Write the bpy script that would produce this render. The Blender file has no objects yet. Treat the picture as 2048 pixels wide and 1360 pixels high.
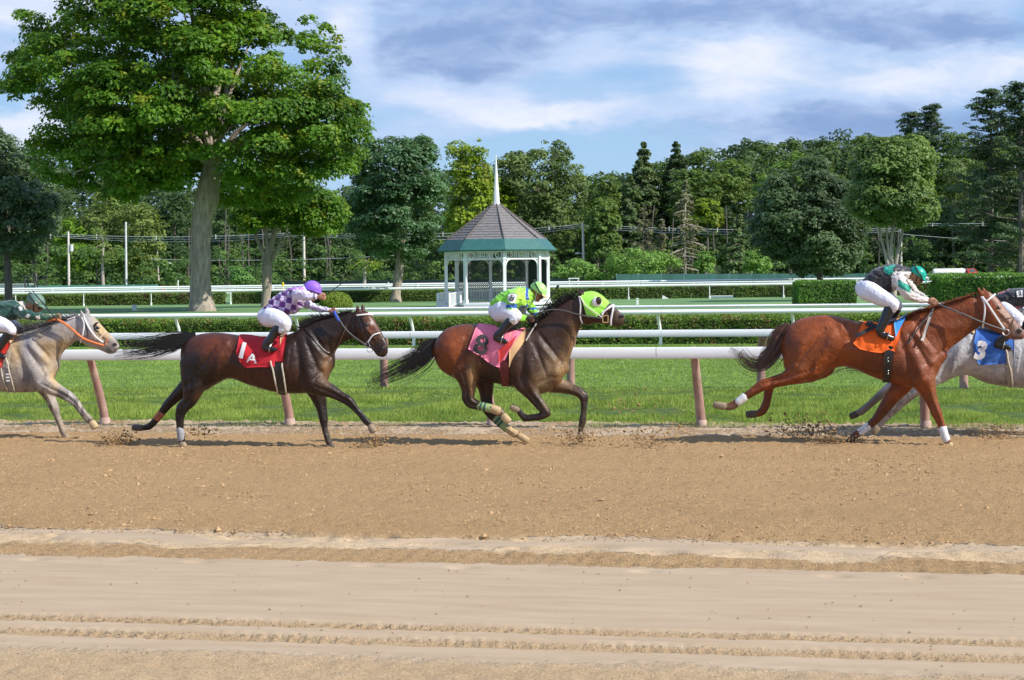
import bpy, bmesh, math, random
import numpy as np
from mathutils import Vector, Matrix, noise as mnoise
from mathutils.bvhtree import BVHTree
random.seed(7)
rng = np.random.default_rng(7)

# ------------------------------------------------------------------ camera
F, HC, CX, CY = 3600.0, 2.33, 1024.0, 545.0      # focal length in photo pixels, eye height, principal point
ROLL = math.radians(0.7)
TH = math.atan(0.194)                            # the rails run at this angle to the picture plane
scene = bpy.context.scene
col = scene.collection
CAMX = np.array([math.cos(ROLL), 0, -math.sin(ROLL)])
CAMU = np.array([math.sin(ROLL), 0, math.cos(ROLL)])
FWD = np.array([0.0, 1.0, 0.0])
CAM = np.array([0.0, 0.0, HC])
cd = bpy.data.cameras.new('camera')
cam = bpy.data.objects.new('camera', cd)
col.objects.link(cam)
cd.sensor_width = 36
cd.lens = 36 * F / 2048
cd.shift_y = -(680 - CY) / 2048
cd.clip_end = 8000
m = Matrix(((CAMX[0], CAMU[0], -FWD[0], CAM[0]), (CAMX[1], CAMU[1], -FWD[1], CAM[1]), (CAMX[2], CAMU[2], -FWD[2], CAM[2]), (0, 0, 0, 1)))
cam.matrix_world = m
scene.camera = cam

# ------------------------------------------------------------------ light
SUN_EL, SUN_AZ = math.radians(40), math.radians(27)      # azimuth measured from +X towards the camera (-Y)
sun_dir = Vector((math.cos(SUN_EL) * math.cos(SUN_AZ), -math.cos(SUN_EL) * math.sin(SUN_AZ), math.sin(SUN_EL)))
sl = bpy.data.lights.new('sun', 'SUN')
sl.energy = 5.0
sl.angle = math.radians(0.53)
sl.color = (1.0, 0.955, 0.88)
so = bpy.data.objects.new('sun', sl)
so.rotation_euler = sun_dir.to_track_quat('Z', 'Y').to_euler()
col.objects.link(so)
vs = scene.view_settings
scene.display_settings.display_device = 'sRGB'
vs.view_transform = 'Standard'
vs.look = 'None'
vs.exposure = 0.24
vs.gamma = 1
vs.use_curve_mapping = False

world = bpy.data.worlds.new('World')
scene.world = world
world.use_nodes = True


class NT:
    """small helper to write node trees"""
    def __init__(s, tree):
        s.t = tree

    def n(s, kind, inputs=None, **kw):
        nd = s.t.nodes.new(kind)
        for k, v in kw.items():
            setattr(nd, k, v)
        for k, v in (inputs or {}).items():
            if isinstance(v, bpy.types.NodeSocket):
                s.t.links.new(v, nd.inputs[k])
            else:
                nd.inputs[k].default_value = v
        return nd

    def math(s, op, a, b=0.0, c=0.0, clamp=False):
        return s.n('ShaderNodeMath', {0: a, 1: b, 2: c}, operation=op, use_clamp=clamp).outputs[0]

    def vmath(s, op, a, b=(0, 0, 0)):
        return s.n('ShaderNodeVectorMath', {0: a, 1: b}, operation=op)

    def mix(s, f, a, b, blend='MIX'):
        nd = s.t.nodes.new('ShaderNodeMix')
        nd.data_type = 'RGBA'
        nd.blend_type = blend
        for i, v in ((0, f), (6, a), (7, b)):
            if isinstance(v, bpy.types.NodeSocket):
                s.t.links.new(v, nd.inputs[i])
            else:
                nd.inputs[i].default_value = v if i == 0 or len(v) == 4 else (*v, 1)
        return nd.outputs[2]

    def noise(s, vec, scale, detail=4, rough=0.55, dist=0.0):
        return s.n('ShaderNodeTexNoise', {'Vector': vec, 'Scale': scale, 'Detail': detail, 'Roughness': rough, 'Distortion': dist})

    def ramp(s, f, a, b, lo=0.0, hi=1.0):
        nd = s.n('ShaderNodeMapRange', {0: f, 1: a, 2: b, 3: lo, 4: hi}, interpolation_type='SMOOTHSTEP')
        return nd.outputs[0]


def world_sky():
    t = NT(world.node_tree)
    world.node_tree.nodes.clear()
    sky = t.n('ShaderNodeTexSky', sky_type='NISHITA')
    sky.sun_disc = False
    sky.sun_elevation = SUN_EL
    sky.sun_rotation = math.atan2(sun_dir.x, sun_dir.y)
    sky.air_density = 1.0
    sky.dust_density = 0.6
    sky.ozone_density = 2.0
    tc = t.n('ShaderNodeTexCoord').outputs['Generated']
    sep = t.n('ShaderNodeSeparateXYZ', {0: tc})
    hz = t.math('MAXIMUM', sep.outputs[2], 0.0)
    # cloud layer seen at a low angle: wide and flat features near the horizon
    v = t.n('ShaderNodeCombineXYZ', {0: sep.outputs[0], 1: sep.outputs[1], 2: t.math('MULTIPLY', sep.outputs[2], 2.6)}).outputs[0]
    n1 = t.noise(v, 7.5, 9, 0.56, 0.25).outputs[0]
    n2 = t.noise(t.vmath('ADD', v, (4.3, 1.7, 0.2)).outputs[0], 5.0, 7, 0.5, 0.2).outputs[0]
    n3 = t.noise(t.vmath('ADD', v, (1.3, 7.7, 3.2)).outputs[0], 26.0, 7, 0.6, 0.4).outputs[0]

    def blob(px, py, rx, ry):
        d = FWD + ((px - CX) * CAMX + (CY - py) * CAMU) / F
        d = d / np.linalg.norm(d)
        off = t.vmath('SUBTRACT', tc, tuple(d)).outputs[0]
        wob = t.vmath('SCALE', t.vmath('SUBTRACT', t.noise(v, 16, 5, 0.6).outputs[1], (.5, .5, .5)).outputs[0])
        wob.inputs['Scale'].default_value = 0.035
        off = t.vmath('ADD', off, wob.outputs[0]).outputs[0]
        off = t.vmath('MULTIPLY', off, (F / rx, F / rx, F / ry)).outputs[0]
        ln = t.vmath('LENGTH', off).outputs[1]
        return t.ramp(ln, 0.25, 1.15, 1.0, 0.0)

    def total(items):
        acc = None
        for px, py, rx, ry, w in items:
            b = t.math('MULTIPLY', blob(px, py, rx, ry), w)
            acc = b if acc is None else t.math('ADD', acc, b)
        return acc
    dark = total(((930, 100, 330, 62, .9), (1300, 20, 620, 60, .75), (1850, 60, 330, 45, .75), (1900, 265, 460, 75, .8), (1420, 240, 300, 55, .5), (1250, 300, 260, 50, .35), (560, -30, 400, 60, .4)))
    light = total(((1490, 125, 190, 75, 1.0), (1900, 150, 330, 60, .9), (880, 195, 260, 45, .55), (1120, 235, 260, 40, .8), (1230, 110, 330, 40, .5), (30, 260, 150, 60, 1.1), (700, 60, 60, 130, .9), (60, 20, 240, 60, .8), (1420, 200, 240, 50, .6), (560, 30, 200, 90, .5)))
    clear = total(((1130, 310, 260, 60, .9), (720, 240, 170, 60, .3), (1350, 270, 130, 45, .4), (20, 190, 60, 60, .8)))
    blue = t.mix(t.ramp(hz, 0.0, 0.25), (0.36, 0.60, 0.90), (0.20, 0.40, 0.82))
    blue = t.mix(0.25, blue, t.mix(1.0, sky.outputs[0], (0.11, 0.11, 0.11), 'MULTIPLY'))
    cov = t.math('ADD', t.math('MULTIPLY', n1, 1.9), -0.36)
    cov = t.math('ADD', cov, t.math('MULTIPLY', t.math('ADD', dark, light), 0.42))
    cov = t.math('SUBTRACT', cov, t.math('MULTIPLY', clear, 0.55))
    cov = t.ramp(cov, 0.25, 0.95)
    sh = t.math('ADD', t.math('MULTIPLY', t.math('SUBTRACT', n2, 0.5), 0.8), t.math('MULTIPLY', t.math('SUBTRACT', n3, 0.5), 0.85))
    sh = t.math('ADD', sh, 0.50)
    sh = t.math('ADD', sh, t.math('MULTIPLY', light, 0.42))
    sh = t.math('SUBTRACT', sh, t.math('MULTIPLY', dark, 0.46))
    c1 = t.mix(t.ramp(sh, 0.0, 0.55), (0.245, 0.37, 0.64), (0.50, 0.63, 0.88))
    cc = t.mix(t.ramp(sh, 0.5, 1.15), c1, (0.80, 0.84, 0.94))
    skyc = t.mix(cov, blue, cc)
    bg = t.n('ShaderNodeBackground', {'Color': skyc, 'Strength': 0.93})
    out = t.n('ShaderNodeOutputWorld', {0: bg.outputs[0]})


world_sky()

# ------------------------------------------------------------------ geometry of the view
E2 = np.array([math.sin(TH), math.cos(TH), 0.0])         # across the rails, away from the camera
E1 = np.array([math.cos(TH), -math.sin(TH), 0.0])        # along the rails


def ray(px, py):
    return FWD + ((px - CX) * CAMX + (CY - py) * CAMU) / F


def P(px, py, Y):
    """place seen at a photo pixel, Y metres in front"""
    return CAM + Y * ray(px, py)


def G(px, py, z=0.0):
    d = ray(px, py)
    return CAM + d * ((z - HC) / d[2])


def T(px, py, v):
    """place seen at a photo pixel on the vertical plane parallel to the rails, v metres across"""
    d = ray(px, py)
    return CAM + d * (v / (d @ E2))


def hor(px):
    return CY - (px - CX) * math.tan(ROLL)


def PIX(p):
    q = np.asarray(p) - CAM
    Y = q[..., 1]
    return CX + F * (q @ CAMX) / Y, CY - F * (q @ CAMU) / Y


# ------------------------------------------------------------------ objects
def tag(o, label=None, cat=None, group=None, kind=None):
    if label:
        o['label'] = label
    if cat:
        o['category'] = cat
    if group:
        o['group'] = group
    if kind:
        o['kind'] = kind
    return o


def empty(name, loc=(0, 0, 0), label=None, cat=None, group=None, rz=0.0):
    o = bpy.data.objects.new(name, None)
    o.empty_display_size = 0.2
    o.location = tuple(loc)
    o.rotation_euler = (0, 0, rz)
    col.objects.link(o)
    return tag(o, label, cat, group)


def link(name, me, mat, parent=None):
    """meshes are written in world coordinates; the parent's location is taken off"""
    o = bpy.data.objects.new(name, me)
    col.objects.link(o)
    if mat is not None:
        if isinstance(mat, (list, tuple)):
            for x in mat:
                me.materials.append(x)
        else:
            me.materials.append(mat)
    if parent is not None:
        o.parent = parent
        o.matrix_parent_inverse = world_of(parent).inverted()
    return o


def world_of(o):
    mw = Matrix.LocRotScale(o.location, o.rotation_euler, o.scale)
    if o.parent is not None:
        mw = world_of(o.parent) @ o.matrix_parent_inverse @ mw
    return mw


def mesh_np(name, V, Fq, smooth=True):
    """V (n,3); Fq (m,3|4) int array or list of them"""
    me = bpy.data.meshes.new(name)
    V = np.asarray(V, dtype=np.float32)
    Fs = Fq if isinstance(Fq, list) else [Fq]
    Fs = [np.asarray(f, dtype=np.int32) for f in Fs if len(f)]
    me.vertices.add(len(V))
    me.vertices.foreach_set('co', V.ravel())
    nl = sum(f.size for f in Fs)
    npoly = sum(len(f) for f in Fs)
    me.loops.add(nl)
    me.polygons.add(npoly)
    me.loops.foreach_set('vertex_index', np.concatenate([f.ravel() for f in Fs]))
    st, off = [], 0
    for f in Fs:
        k = f.shape[1]
        st.append(off + np.arange(len(f), dtype=np.int32) * k)
        off += f.size
    me.polygons.foreach_set('loop_start', np.concatenate(st))
    me.polygons.foreach_set('use_smooth', np.full(npoly, smooth))
    me.update(calc_edges=True)
    return me


class MB:
    """collects shapes into one mesh"""
    def __init__(s):
        s.V, s.F, s.n = [], {}, 0

    def add(s, V, *faces):
        V = np.asarray(V, dtype=float).reshape(-1, 3)
        for f in faces:
            f = np.asarray(f, dtype=int)
            if len(f):
                s.F.setdefault(f.shape[1], []).append(f + s.n)
        s.V.append(V)
        s.n += len(V)
        return s

    def box(s, c, size, rz=0.0, bev=0.0, R=None):
        x, y, z = np.asarray(size) / 2
        v = np.array([(i, j, k) for i in (-x, x) for j in (-y, y) for k in (-z, z)])
        if R is None:
            cr, sr = math.cos(rz), math.sin(rz)
            R = np.array([[cr, -sr, 0], [sr, cr, 0], [0, 0, 1]])
        v = v @ np.asarray(R).T + np.asarray(c)
        f = [(0, 1, 3, 2), (4, 6, 7, 5), (0, 4, 5, 1), (2, 3, 7, 6), (0, 2, 6, 4), (1, 5, 7, 3)]
        return s.add(v, f)

    def bar(s, a, b, w, h, up=(0, 0, 1)):
        a, b = np.asarray(a, float), np.asarray(b, float)
        d = b - a
        L = np.linalg.norm(d)
        d = d / L
        side = np.cross(d, up)
        side /= np.linalg.norm(side)
        u = np.cross(side, d)
        R = np.array([d, side, u]).T
        return s.box((a + b) / 2, (L, w, h), R=R)

    def tube(s, pts, r, n=8, cap=True, flat=1.0, up=None):
        pts = np.asarray(pts, float)
        k = len(pts)
        r = np.broadcast_to(np.asarray(r, float), (k,))
        tan = np.gradient(pts, axis=0)
        tan /= np.linalg.norm(tan, axis=1)[:, None] + 1e-12
        ref = np.array([0, 0, 1.0]) if up is None else np.asarray(up, float)
        if up is None and abs(tan[:, 2]).mean() > .8:
            ref = np.array([0, 1.0, 0])
        A = np.cross(tan, ref)
        A /= np.linalg.norm(A, axis=1)[:, None] + 1e-12
        B = np.cross(A, tan)
        a = np.arange(n) * 2 * math.pi / n
        V = pts[:, None] + r[:, None, None] * (np.cos(a)[None, :, None] * A[:, None] + flat * np.sin(a)[None, :, None] * B[:, None])
        V = V.reshape(-1, 3)
        i = np.arange(k - 1)[:, None] * n
        j = np.arange(n)[None]
        j2 = (j + 1) % n
        f = np.stack([i + j, i + j2, i + n + j2, i + n + j], -1).reshape(-1, 4)
        fs = [f]
        if cap:
            V = np.vstack([V, pts[0], pts[-1]])
            q = np.arange(n)
            q2 = (q + 1) % n
            fs.append(np.stack([q2, q, np.full(n, k * n)], -1))
            fs.append(np.stack([(k - 1) * n + q, (k - 1) * n + q2, np.full(n, k * n + 1)], -1))
        return s.add(V, *fs)

    def ell(s, c, r, nu=12, nv=8, R=None):
        v = []
        for i in range(nv + 1):
            ph = math.pi * i / nv
            for j in range(nu):
                a = 2 * math.pi * j / nu
                v.append((math.sin(ph) * math.cos(a), math.sin(ph) * math.sin(a), math.cos(ph)))
        v = np.array(v) * np.asarray(r)
        if R is not None:
            v = v @ np.asarray(R).T
        v = v + np.asarray(c)
        f = [(i * nu + j, i * nu + (j + 1) % nu, (i + 1) * nu + (j + 1) % nu, (i + 1) * nu + j) for i in range(nv) for j in range(nu)]
        return s.add(v, [tuple(reversed(q)) for q in f])

    def mesh(s, name, smooth=True):
        return mesh_np(name, np.vstack(s.V), [np.vstack(f) for f in s.F.values()], smooth)

    def build(s, name, mat, parent=None, smooth=True):
        me = s.mesh(name, smooth)
        if smooth:
            try:
                me.set_sharp_from_angle(angle=math.radians(40))
            except Exception:
                pass
        return link(name, me, mat, parent)


def bevel_mesh(me, w, seg=1):
    bm = bmesh.new()
    bm.from_mesh(me)
    bmesh.ops.remove_doubles(bm, verts=bm.verts, dist=1e-5)
    bmesh.ops.bevel(bm, geom=[e for e in bm.edges if e.is_manifold and e.calc_face_angle(0) > .5], offset=w, segments=seg, affect='EDGES', profile=.5)
    bm.to_mesh(me)
    bm.free()


# ------------------------------------------------------------------ materials
MATS = {}


def pmat(name, colr, rough=0.6, var=0.15, vscale=6.0, bump=0.0, bscale=30.0, spec=0.5, attr=None, stretch=(1, 1, 1), metal=0.0, trans=0.0, coat=0.0, dirt=None, dirt_amt=0.0, dscale=3.0):
    if name in MATS:
        return MATS[name]
    mt = bpy.data.materials.new(name)
    mt.use_nodes = True
    t = NT(mt.node_tree)
    bs = mt.node_tree.nodes['Principled BSDF']
    tc = t.n('ShaderNodeTexCoord').outputs['Object']
    mp = t.n('ShaderNodeMapping', {0: tc, 3: stretch}).outputs[0]
    n = t.noise(mp, vscale, 5).outputs[0]
    if attr:
        base = t.n('ShaderNodeAttribute', attribute_name=attr).outputs[0]
    else:
        base = t.n('ShaderNodeRGB').outputs[0]
        base.default_value = (*colr, 1)
    f = t.ramp(n, 0.25, 0.75, 1 - var, 1 + var)
    c = t.vmath('SCALE', base)
    mt.node_tree.links.new(f, c.inputs['Scale'])
    c = c.outputs[0]
    if dirt is not None:
        dn = t.noise(mp, dscale, 6, 0.65).outputs[0]
        c = t.mix(t.ramp(dn, 0.62 - dirt_amt * .35, 0.82 - dirt_amt * .35, 0, min(1, dirt_amt * 1.6)), c, dirt)
    mt.node_tree.links.new(c, bs.inputs['Base Color'])
    bs.inputs['Roughness'].default_value = rough
    bs.inputs['Specular IOR Level'].default_value = spec
    bs.inputs['Metallic'].default_value = metal
    bs.inputs['Coat Weight'].default_value = coat
    if trans:
        bs.inputs['Transmission Weight'].default_value = trans
    if bump:
        b = t.n('ShaderNodeBump', {'Height': t.noise(mp, bscale, 6, 0.6).outputs[0], 'Distance': bump, 'Strength': 1.0})
        mt.node_tree.links.new(b.outputs[0], bs.inputs['Normal'])
    MATS[name] = mt
    return mt


# smooth lattice noise for mesh relief, vectorised
def vnoise(x, y, seed=0):
    xi, yi = np.floor(x).astype(np.int64), np.floor(y).astype(np.int64)
    fx, fy = x - xi, y - yi
    fx, fy = fx * fx * (3 - 2 * fx), fy * fy * (3 - 2 * fy)

    def h(a, b):
        q = (a * 374761393 + b * 668265263 + seed * 2246822519) & 0xffffffff
        q = ((q ^ (q >> 13)) * 1274126177) & 0xffffffff
        return ((q ^ (q >> 16)) & 0xffff) / 65535.0
    return (h(xi, yi) * (1 - fx) + h(xi + 1, yi) * fx) * (1 - fy) + (h(xi, yi + 1) * (1 - fx) + h(xi + 1, yi + 1) * fx) * fy


def fbm(x, y, seed=0, oct=4):
    s, a, tot = 0, 1, 0
    for i in range(oct):
        s = s + a * vnoise(x * 2 ** i, y * 2 ** i, seed + i * 17)
        tot += a
        a *= .5
    return s / tot


def sstep(x, a, b):
    t = np.clip((x - a) / (b - a), 0, 1)
    return t * t * (3 - 2 * t)
# ------------------------------------------------------------------ the ground
def UV(u, v, z=0.0):
    return np.stack([u * E1[0] + v * E2[0], u * E1[1] + v * E2[1], z + 0 * u], -1)


def tc_of(py, px=1024):
    g = G(px, py)
    return g @ E2


def grid_faces(nu, nv):
    i = np.arange(nv - 1)[:, None] * nu
    j = np.arange(nu - 1)[None]
    return np.stack([i + j, i + j + 1, i + nu + j + 1, i + nu + j], -1).reshape(-1, 4)


V_EDGE = 26.05          # where the dirt meets the grass at the dirt rail


def track():
    u = np.concatenate([[-900, -300, -120, -60, -30, -18, -12], np.arange(-8.6, 8.2, .036), [12, 18, 30, 60, 120, 300, 900]])
    v = np.concatenate([[-60, -20, 0, 5, 8], np.arange(9.3, 16.4, .021), np.arange(16.42, 26.6, .036)])
    U, V = np.meshgrid(u, v)
    fine = (np.abs(U) < 12)
    U = U - .21 * V                      # the view drifts along the rails with distance
    edge = V + .5 * (fbm(U * .5, V * 0 + 3, 5, 4) - .5)
    # zones across the track (v is measured from the lens)
    v1, v2, v3 = tc_of(1078), tc_of(1098), tc_of(1126)
    rag = .16 * (fbm(U * 7, V * 9, 71, 4) - .5)
    w1 = edge + .10 * (fbm(U * 2.2, V * 3, 9, 3) - .5) + rag * 1.3
    harrow = sstep(w1, v1 - .06, v1 + .05)
    crust = sstep(V, v2 - .1, v2) * (1 - harrow)
    patch = sstep(fbm(U * 1.1, V * 5.0, 21, 4), .44, .53) * sstep(V, v3 - .1, v3 + .1) * (1 - harrow)
    band = sstep(V + rag * 1.5, v3 - .12 + .15 * (fbm(U * 3, V * 2, 4, 3) - .5), v3 + .05) * (1 - sstep(V + rag, v2 - .08, v2 + .04)) * 1.0
    near = 1 - sstep(V + .35 * (fbm(U * .9, V * 1.5, 33, 4) - .5), tc_of(1345), tc_of(1300))
    t1, t2 = tc_of(1259), tc_of(1288)
    tread1 = np.exp(-(((V - t1) / .125) ** 8))
    tread2 = np.exp(-(((V - t2) / .145) ** 8))
    tread = np.maximum(tread1, tread2)
    blocks = (np.abs(((U / .105 + .35 * np.sin(V * 9)) % 1) - .5) < .40) * 1.0
    rough = np.clip(harrow + .75 * patch * (1 - harrow) + .8 * band + near * .8 + tread * (.45 + .30 * blocks), 0, 1)
    rough = np.where(V < 9, .6, rough)
    # relief
    clod = fbm(U * 13, V * 10, 1, 3) ** 2 + .45 * (vnoise(U * 21, V * 21, 61) > .72)
    comb = .5 + .5 * np.sin(V * 62 + 2.5 * fbm(U * .6, V * .5, 8, 3) + 1.5 * fbm(U * 3, V * 2, 12, 2))
    z = harrow * (.036 * clod + .010 * comb + .03 * (fbm(U * .7, V * 1.2, 3, 3) - .5) + .012)
    z += (1 - harrow) * .004 * (fbm(U * 3, V * 5, 6, 3) - .5)
    z -= .030 * patch * (1 - harrow) * sstep(fbm(U * 9, V * 18, 2, 2), .25, .7)
    blocks = (np.abs(((U / .105 + .35 * np.sin(V * 9)) % 1) - .5) < .40) * 1.0
    grooves = .5 + .5 * np.cos((V - t1) * 2 * math.pi / .085)
    z -= tread * (.010 + .042 * blocks * (.45 + .55 * grooves)) * (.75 + .4 * fbm(U * 2.2, V * 4, 14, 3))
    z += .014 * np.exp(-(((np.abs(V - t1) - .15) / .03) ** 2)) * fbm(U * 8, V * 6, 10, 2)
    z += .014 * np.exp(-(((np.abs(V - t2) - .17) / .03) ** 2)) * fbm(U * 8, V * 6, 11, 2)
    b2 = (np.abs(((U / .16) % 1) - .5) < .3) * 1.0
    z -= band * (.008 + .028 * b2 * (.5 + .5 * np.cos(V * 90))) * (.5 + fbm(U * 3, V * 4, 15, 2))
    z += near * (.05 * (fbm(U * 12, V * 12, 16, 3) - .45) + .02 * (fbm(U * 1.5, V * 16, 17, 3) - .5))
    # hoof prints along the smooth lane
    for k in range(16):
        pu = -8.2 + k * .72 + .12 * math.sin(k * 3.1)
        d = np.hypot((U - pu) / .11, (V - (v3 - .22 - .006 * k + .03 * math.sin(k * 2.2))) / .075)
        z -= .025 * np.exp(-d ** 4) * (.3 + .7 * ((k * 7) % 5 > 1))
    pits = [(1500, 1106, .2), (1310, 1100, .12), (1670, 1110, .22), (1160, 1092, .16), (70, 1072, .12), (360, 1088, .14), (1980, 1112, .2), (860, 1085, .16), (480, 1075, .15)]
    pitm = 0 * U
    for px, py, r in pits:
        g = G(px, py)
        d = np.hypot((U - g @ E1) / (r * 1.8), (V - g @ E2) / (r * .8))
        q = np.exp(-d ** 4)
        z -= .06 * q
        pitm = np.maximum(pitm, q)
    rough = np.maximum(rough, pitm)
    # lip of packed dirt under the dirt rail
    lip = np.exp(-(((V - 25.75) / .2) ** 2))
    z += .04 * lip * (.7 + .6 * fbm(U * 2, V * 3, 18, 3))
    z -= .045 * np.exp(-(((V - 25.15) / .10) ** 2)) * (.4 + 1.1 * fbm(U * 1.1, V, 19, 3))
    z += .02 * np.exp(-(((V - 24.9) / .08) ** 2))
    z += .05 * sstep(V, 25.9, 26.5)
    rough = np.where(V > 24.85, np.clip(.1 + .5 * fbm(U * 2, V * 4, 23, 3), 0, 1), rough)
    z = np.where(fine, z, 0)
    z = np.where(V < 9.2, 0, z)
    co = np.stack([U, V, z], -1).reshape(-1, 3)
    me = mesh_np('dirt_track', co, grid_faces(len(u), len(v)), True)
    a = me.attributes.new('rough_zone', 'FLOAT', 'POINT')
    a.data.foreach_set('value', rough.ravel().astype(np.float32))
    a = me.attributes.new('red_zone', 'FLOAT', 'POINT')
    a.data.foreach_set('value', np.clip(harrow + band * .8 + tread * .35 + near * .25 + (V > 24.85) * .35, 0, 1).ravel().astype(np.float32))
    mt = bpy.data.materials.new('track_dirt')
    mt.use_nodes = True
    t = NT(mt.node_tree)
    bs = mt.node_tree.nodes['Principled BSDF']
    tc = t.n('ShaderNodeTexCoord').outputs['Object']
    ar = t.n('ShaderNodeAttribute', attribute_name='rough_zone').outputs[2]
    rr = t.n('ShaderNodeAttribute', attribute_name='red_zone').outputs[2]
    st = t.n('ShaderNodeMapping', {0: tc, 3: (.35, 2.2, 1)}).outputs[0]
    streak = t.noise(st, 3.0, 6, .6).outputs[0]
    fine_n = t.noise(tc, 55, 5, .7).outputs[0]
    med = t.noise(tc, 16, 5, .65).outputs[0]
    f = t.ramp(t.math('ADD', ar, t.math('MULTIPLY', t.math('SUBTRACT', med, .5), .7)), .3, .6)
    packed = t.mix(t.ramp(streak, .3, .7), (.385, .28, .18), (.44, .332, .225))
    loose = t.mix(t.ramp(fine_n, .3, .7), (.50, .31, .145), (.79, .51, .26))
    pale = t.mix(t.ramp(fine_n, .3, .7), (.45, .325, .19), (.66, .495, .32))
    loose = t.mix(rr, pale, loose)
    big = t.noise(tc, .55, 5, .6).outputs[0]
    loose = t.mix(t.ramp(big, .3, .75, 0, .22), loose, (.36, .22, .105))
    dark_speck = t.noise(tc, 24, 4, .75).outputs[0]  # random darker speckles in the loose soil
    loose = t.mix(t.ramp(dark_speck, .60, .68, 0, .6), loose, (.30, .185, .085))
    c = t.mix(f, packed, loose)
    spk = t.noise(tc, 9, 3, .9).outputs[0]
    c = t.mix(t.ramp(spk, .68, .76, 0, .45), c, (.29, .19, .10))
    mt.node_tree.links.new(c, bs.inputs['Base Color'])
    bs.inputs['Roughness'].default_value = .95
    bs.inputs['Specular IOR Level'].default_value = .15
    hgt = t.math('ADD', t.noise(tc, 58, 5, .7).outputs[0], t.math('MULTIPLY', t.noise(tc, 130, 3, .7).outputs[0], .5))
    amt = t.math('ADD', t.math('MULTIPLY', f, t.math('ADD', t.math('MULTIPLY', rr, .040), .012)), .0014)
    b = t.n('ShaderNodeBump', {'Height': t.math('MULTIPLY', hgt, amt), 'Distance': 1.0, 'Strength': 1.0})
    mt.node_tree.links.new(b.outputs[0], bs.inputs['Normal'])
    me.materials.append(mt)
    o = bpy.data.objects.new('dirt_track', me)
    o.rotation_euler = (0, 0, -TH)
    col.objects.link(o)
    tag(o, 'sandy brown dirt racetrack with harrowed cushion and tyre tracks', None, None, 'structure')


track()


def clods():
    """loose crumbs of soil lying on the harrowed part"""
    oc = np.array([(1, 0, 0), (-1, 0, 0), (0, 1, 0), (0, -1, 0), (0, 0, 1), (0, 0, -1)], float)
    of = np.array([(0, 2, 4), (2, 1, 4), (1, 3, 4), (3, 0, 4), (2, 0, 5), (1, 2, 5), (3, 1, 5), (0, 3, 5)])

    def make(cen, size, name, label, mat):
        n = len(cen)
        V = oc[None] * size[:, None, None] * rng.uniform(.6, 1.3, (n, 6, 3))
        a = rng.uniform(0, 6.28, n)
        R = np.stack([np.cos(a), -np.sin(a), np.sin(a), np.cos(a)], -1).reshape(n, 2, 2)
        V[..., :2] = np.einsum('nij,nkj->nki', R, V[..., :2])
        V[..., 2] *= .8
        V = (V + cen[:, None]).reshape(-1, 3)
        Fc = (of[None] + 6 * np.arange(n)[:, None, None]).reshape(-1, 3)
        o = link(name, mesh_np(name, V, Fc, False), mat)
        return tag(o, label, None, None, 'stuff')
    m1 = pmat('soil_crumb', (.42, .27, .14), .95, .3, 9, .004, 60, .15)
    n = 15000
    v = rng.uniform(tc_of(1078), 24.9, n) ** 1.0
    u = rng.uniform(-1, 1, n) * (v * .31 + .6) - v * .21
    lift = .015 + .036 * fbm(u * 14, v * 9, 1, 3) ** 2
    sz = rng.uniform(.006, .017, n) * (1 + (rng.random(n) < .04) * 1.2)
    make(UV(u, v, lift), sz, 'soil_crumbs', 'loose crumbs of brown soil on the harrowed track', m1)
    n = 900
    v = np.concatenate([rng.uniform(tc_of(1360), tc_of(1126), n // 4), tc_of(1076) + rng.normal(0, .10, n - n // 4)])
    u = rng.uniform(-1, 1, n) * (v * .31 + .4) - v * .21
    make(UV(u, v, .008), rng.uniform(.004, .012, n) * .9, 'scattered_soil_bits', 'small bits of soil lying on the smooth packed lane', pmat('soil_bit', (.38, .26, .15), .95, .3, 9, 0, 1, .15))
    # soil thrown up by the hooves
    m2 = pmat('thrown_soil', (.27, .17, .08), .95, .3, 9, 0, 60, .15)
    for px, py, v0, s, k, lab in ((235, 884, 23.2, .17, 260, 'clump of dirt kicked up behind the dark bay horse in red cloth'), (400, 868, 23.2, .16, 60, 'sparse dirt flying beside the standing hind leg of the dark bay horse'), (745, 888, 23.2, .16, 120, 'low spray of dirt under the front hoof of the dark bay horse'),
                                 (1150, 882, 23.5, .22, 150, 'dirt kicked up under the front hoof of the horse in pink cloth'), (1300, 882, 23.5, .30, 170, 'low dirt spray on the empty track between two horses'), (1268, 820, 23.5, .40, 60, 'thin high dust of dirt specks before the grass'),
                                 (1615, 866, 24.6, .30, 420, 'large fan of flying dirt behind the chestnut horse'), (1668, 885, 24.0, .20, 240, 'mound of dirt thrown by the rear front hoof of the chestnut horse'), (2000, 873, 24.9, .28, 200, 'dirt flying at the right edge under the white grey horse')):
        k = int(k * 1.5)
        q = rng.normal(0, 1, (k, 3))
        c0 = T(px, py, v0)
        cen = c0 + q[:, :1] * E1 * s * .8 + q[:, 1:2] * E2 * .15 + np.abs(q[:, 2:3]) * np.array([0, 0, 1.0]) * s * .42 - np.array([0, 0, s * .1])
        cen[:, 2] = np.maximum(cen[:, 2], .01)
        make(cen, rng.uniform(.005, .016, k) * (1 + (rng.random(k) < .12)), 'flying_dirt', lab, m2)


clods()


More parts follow.
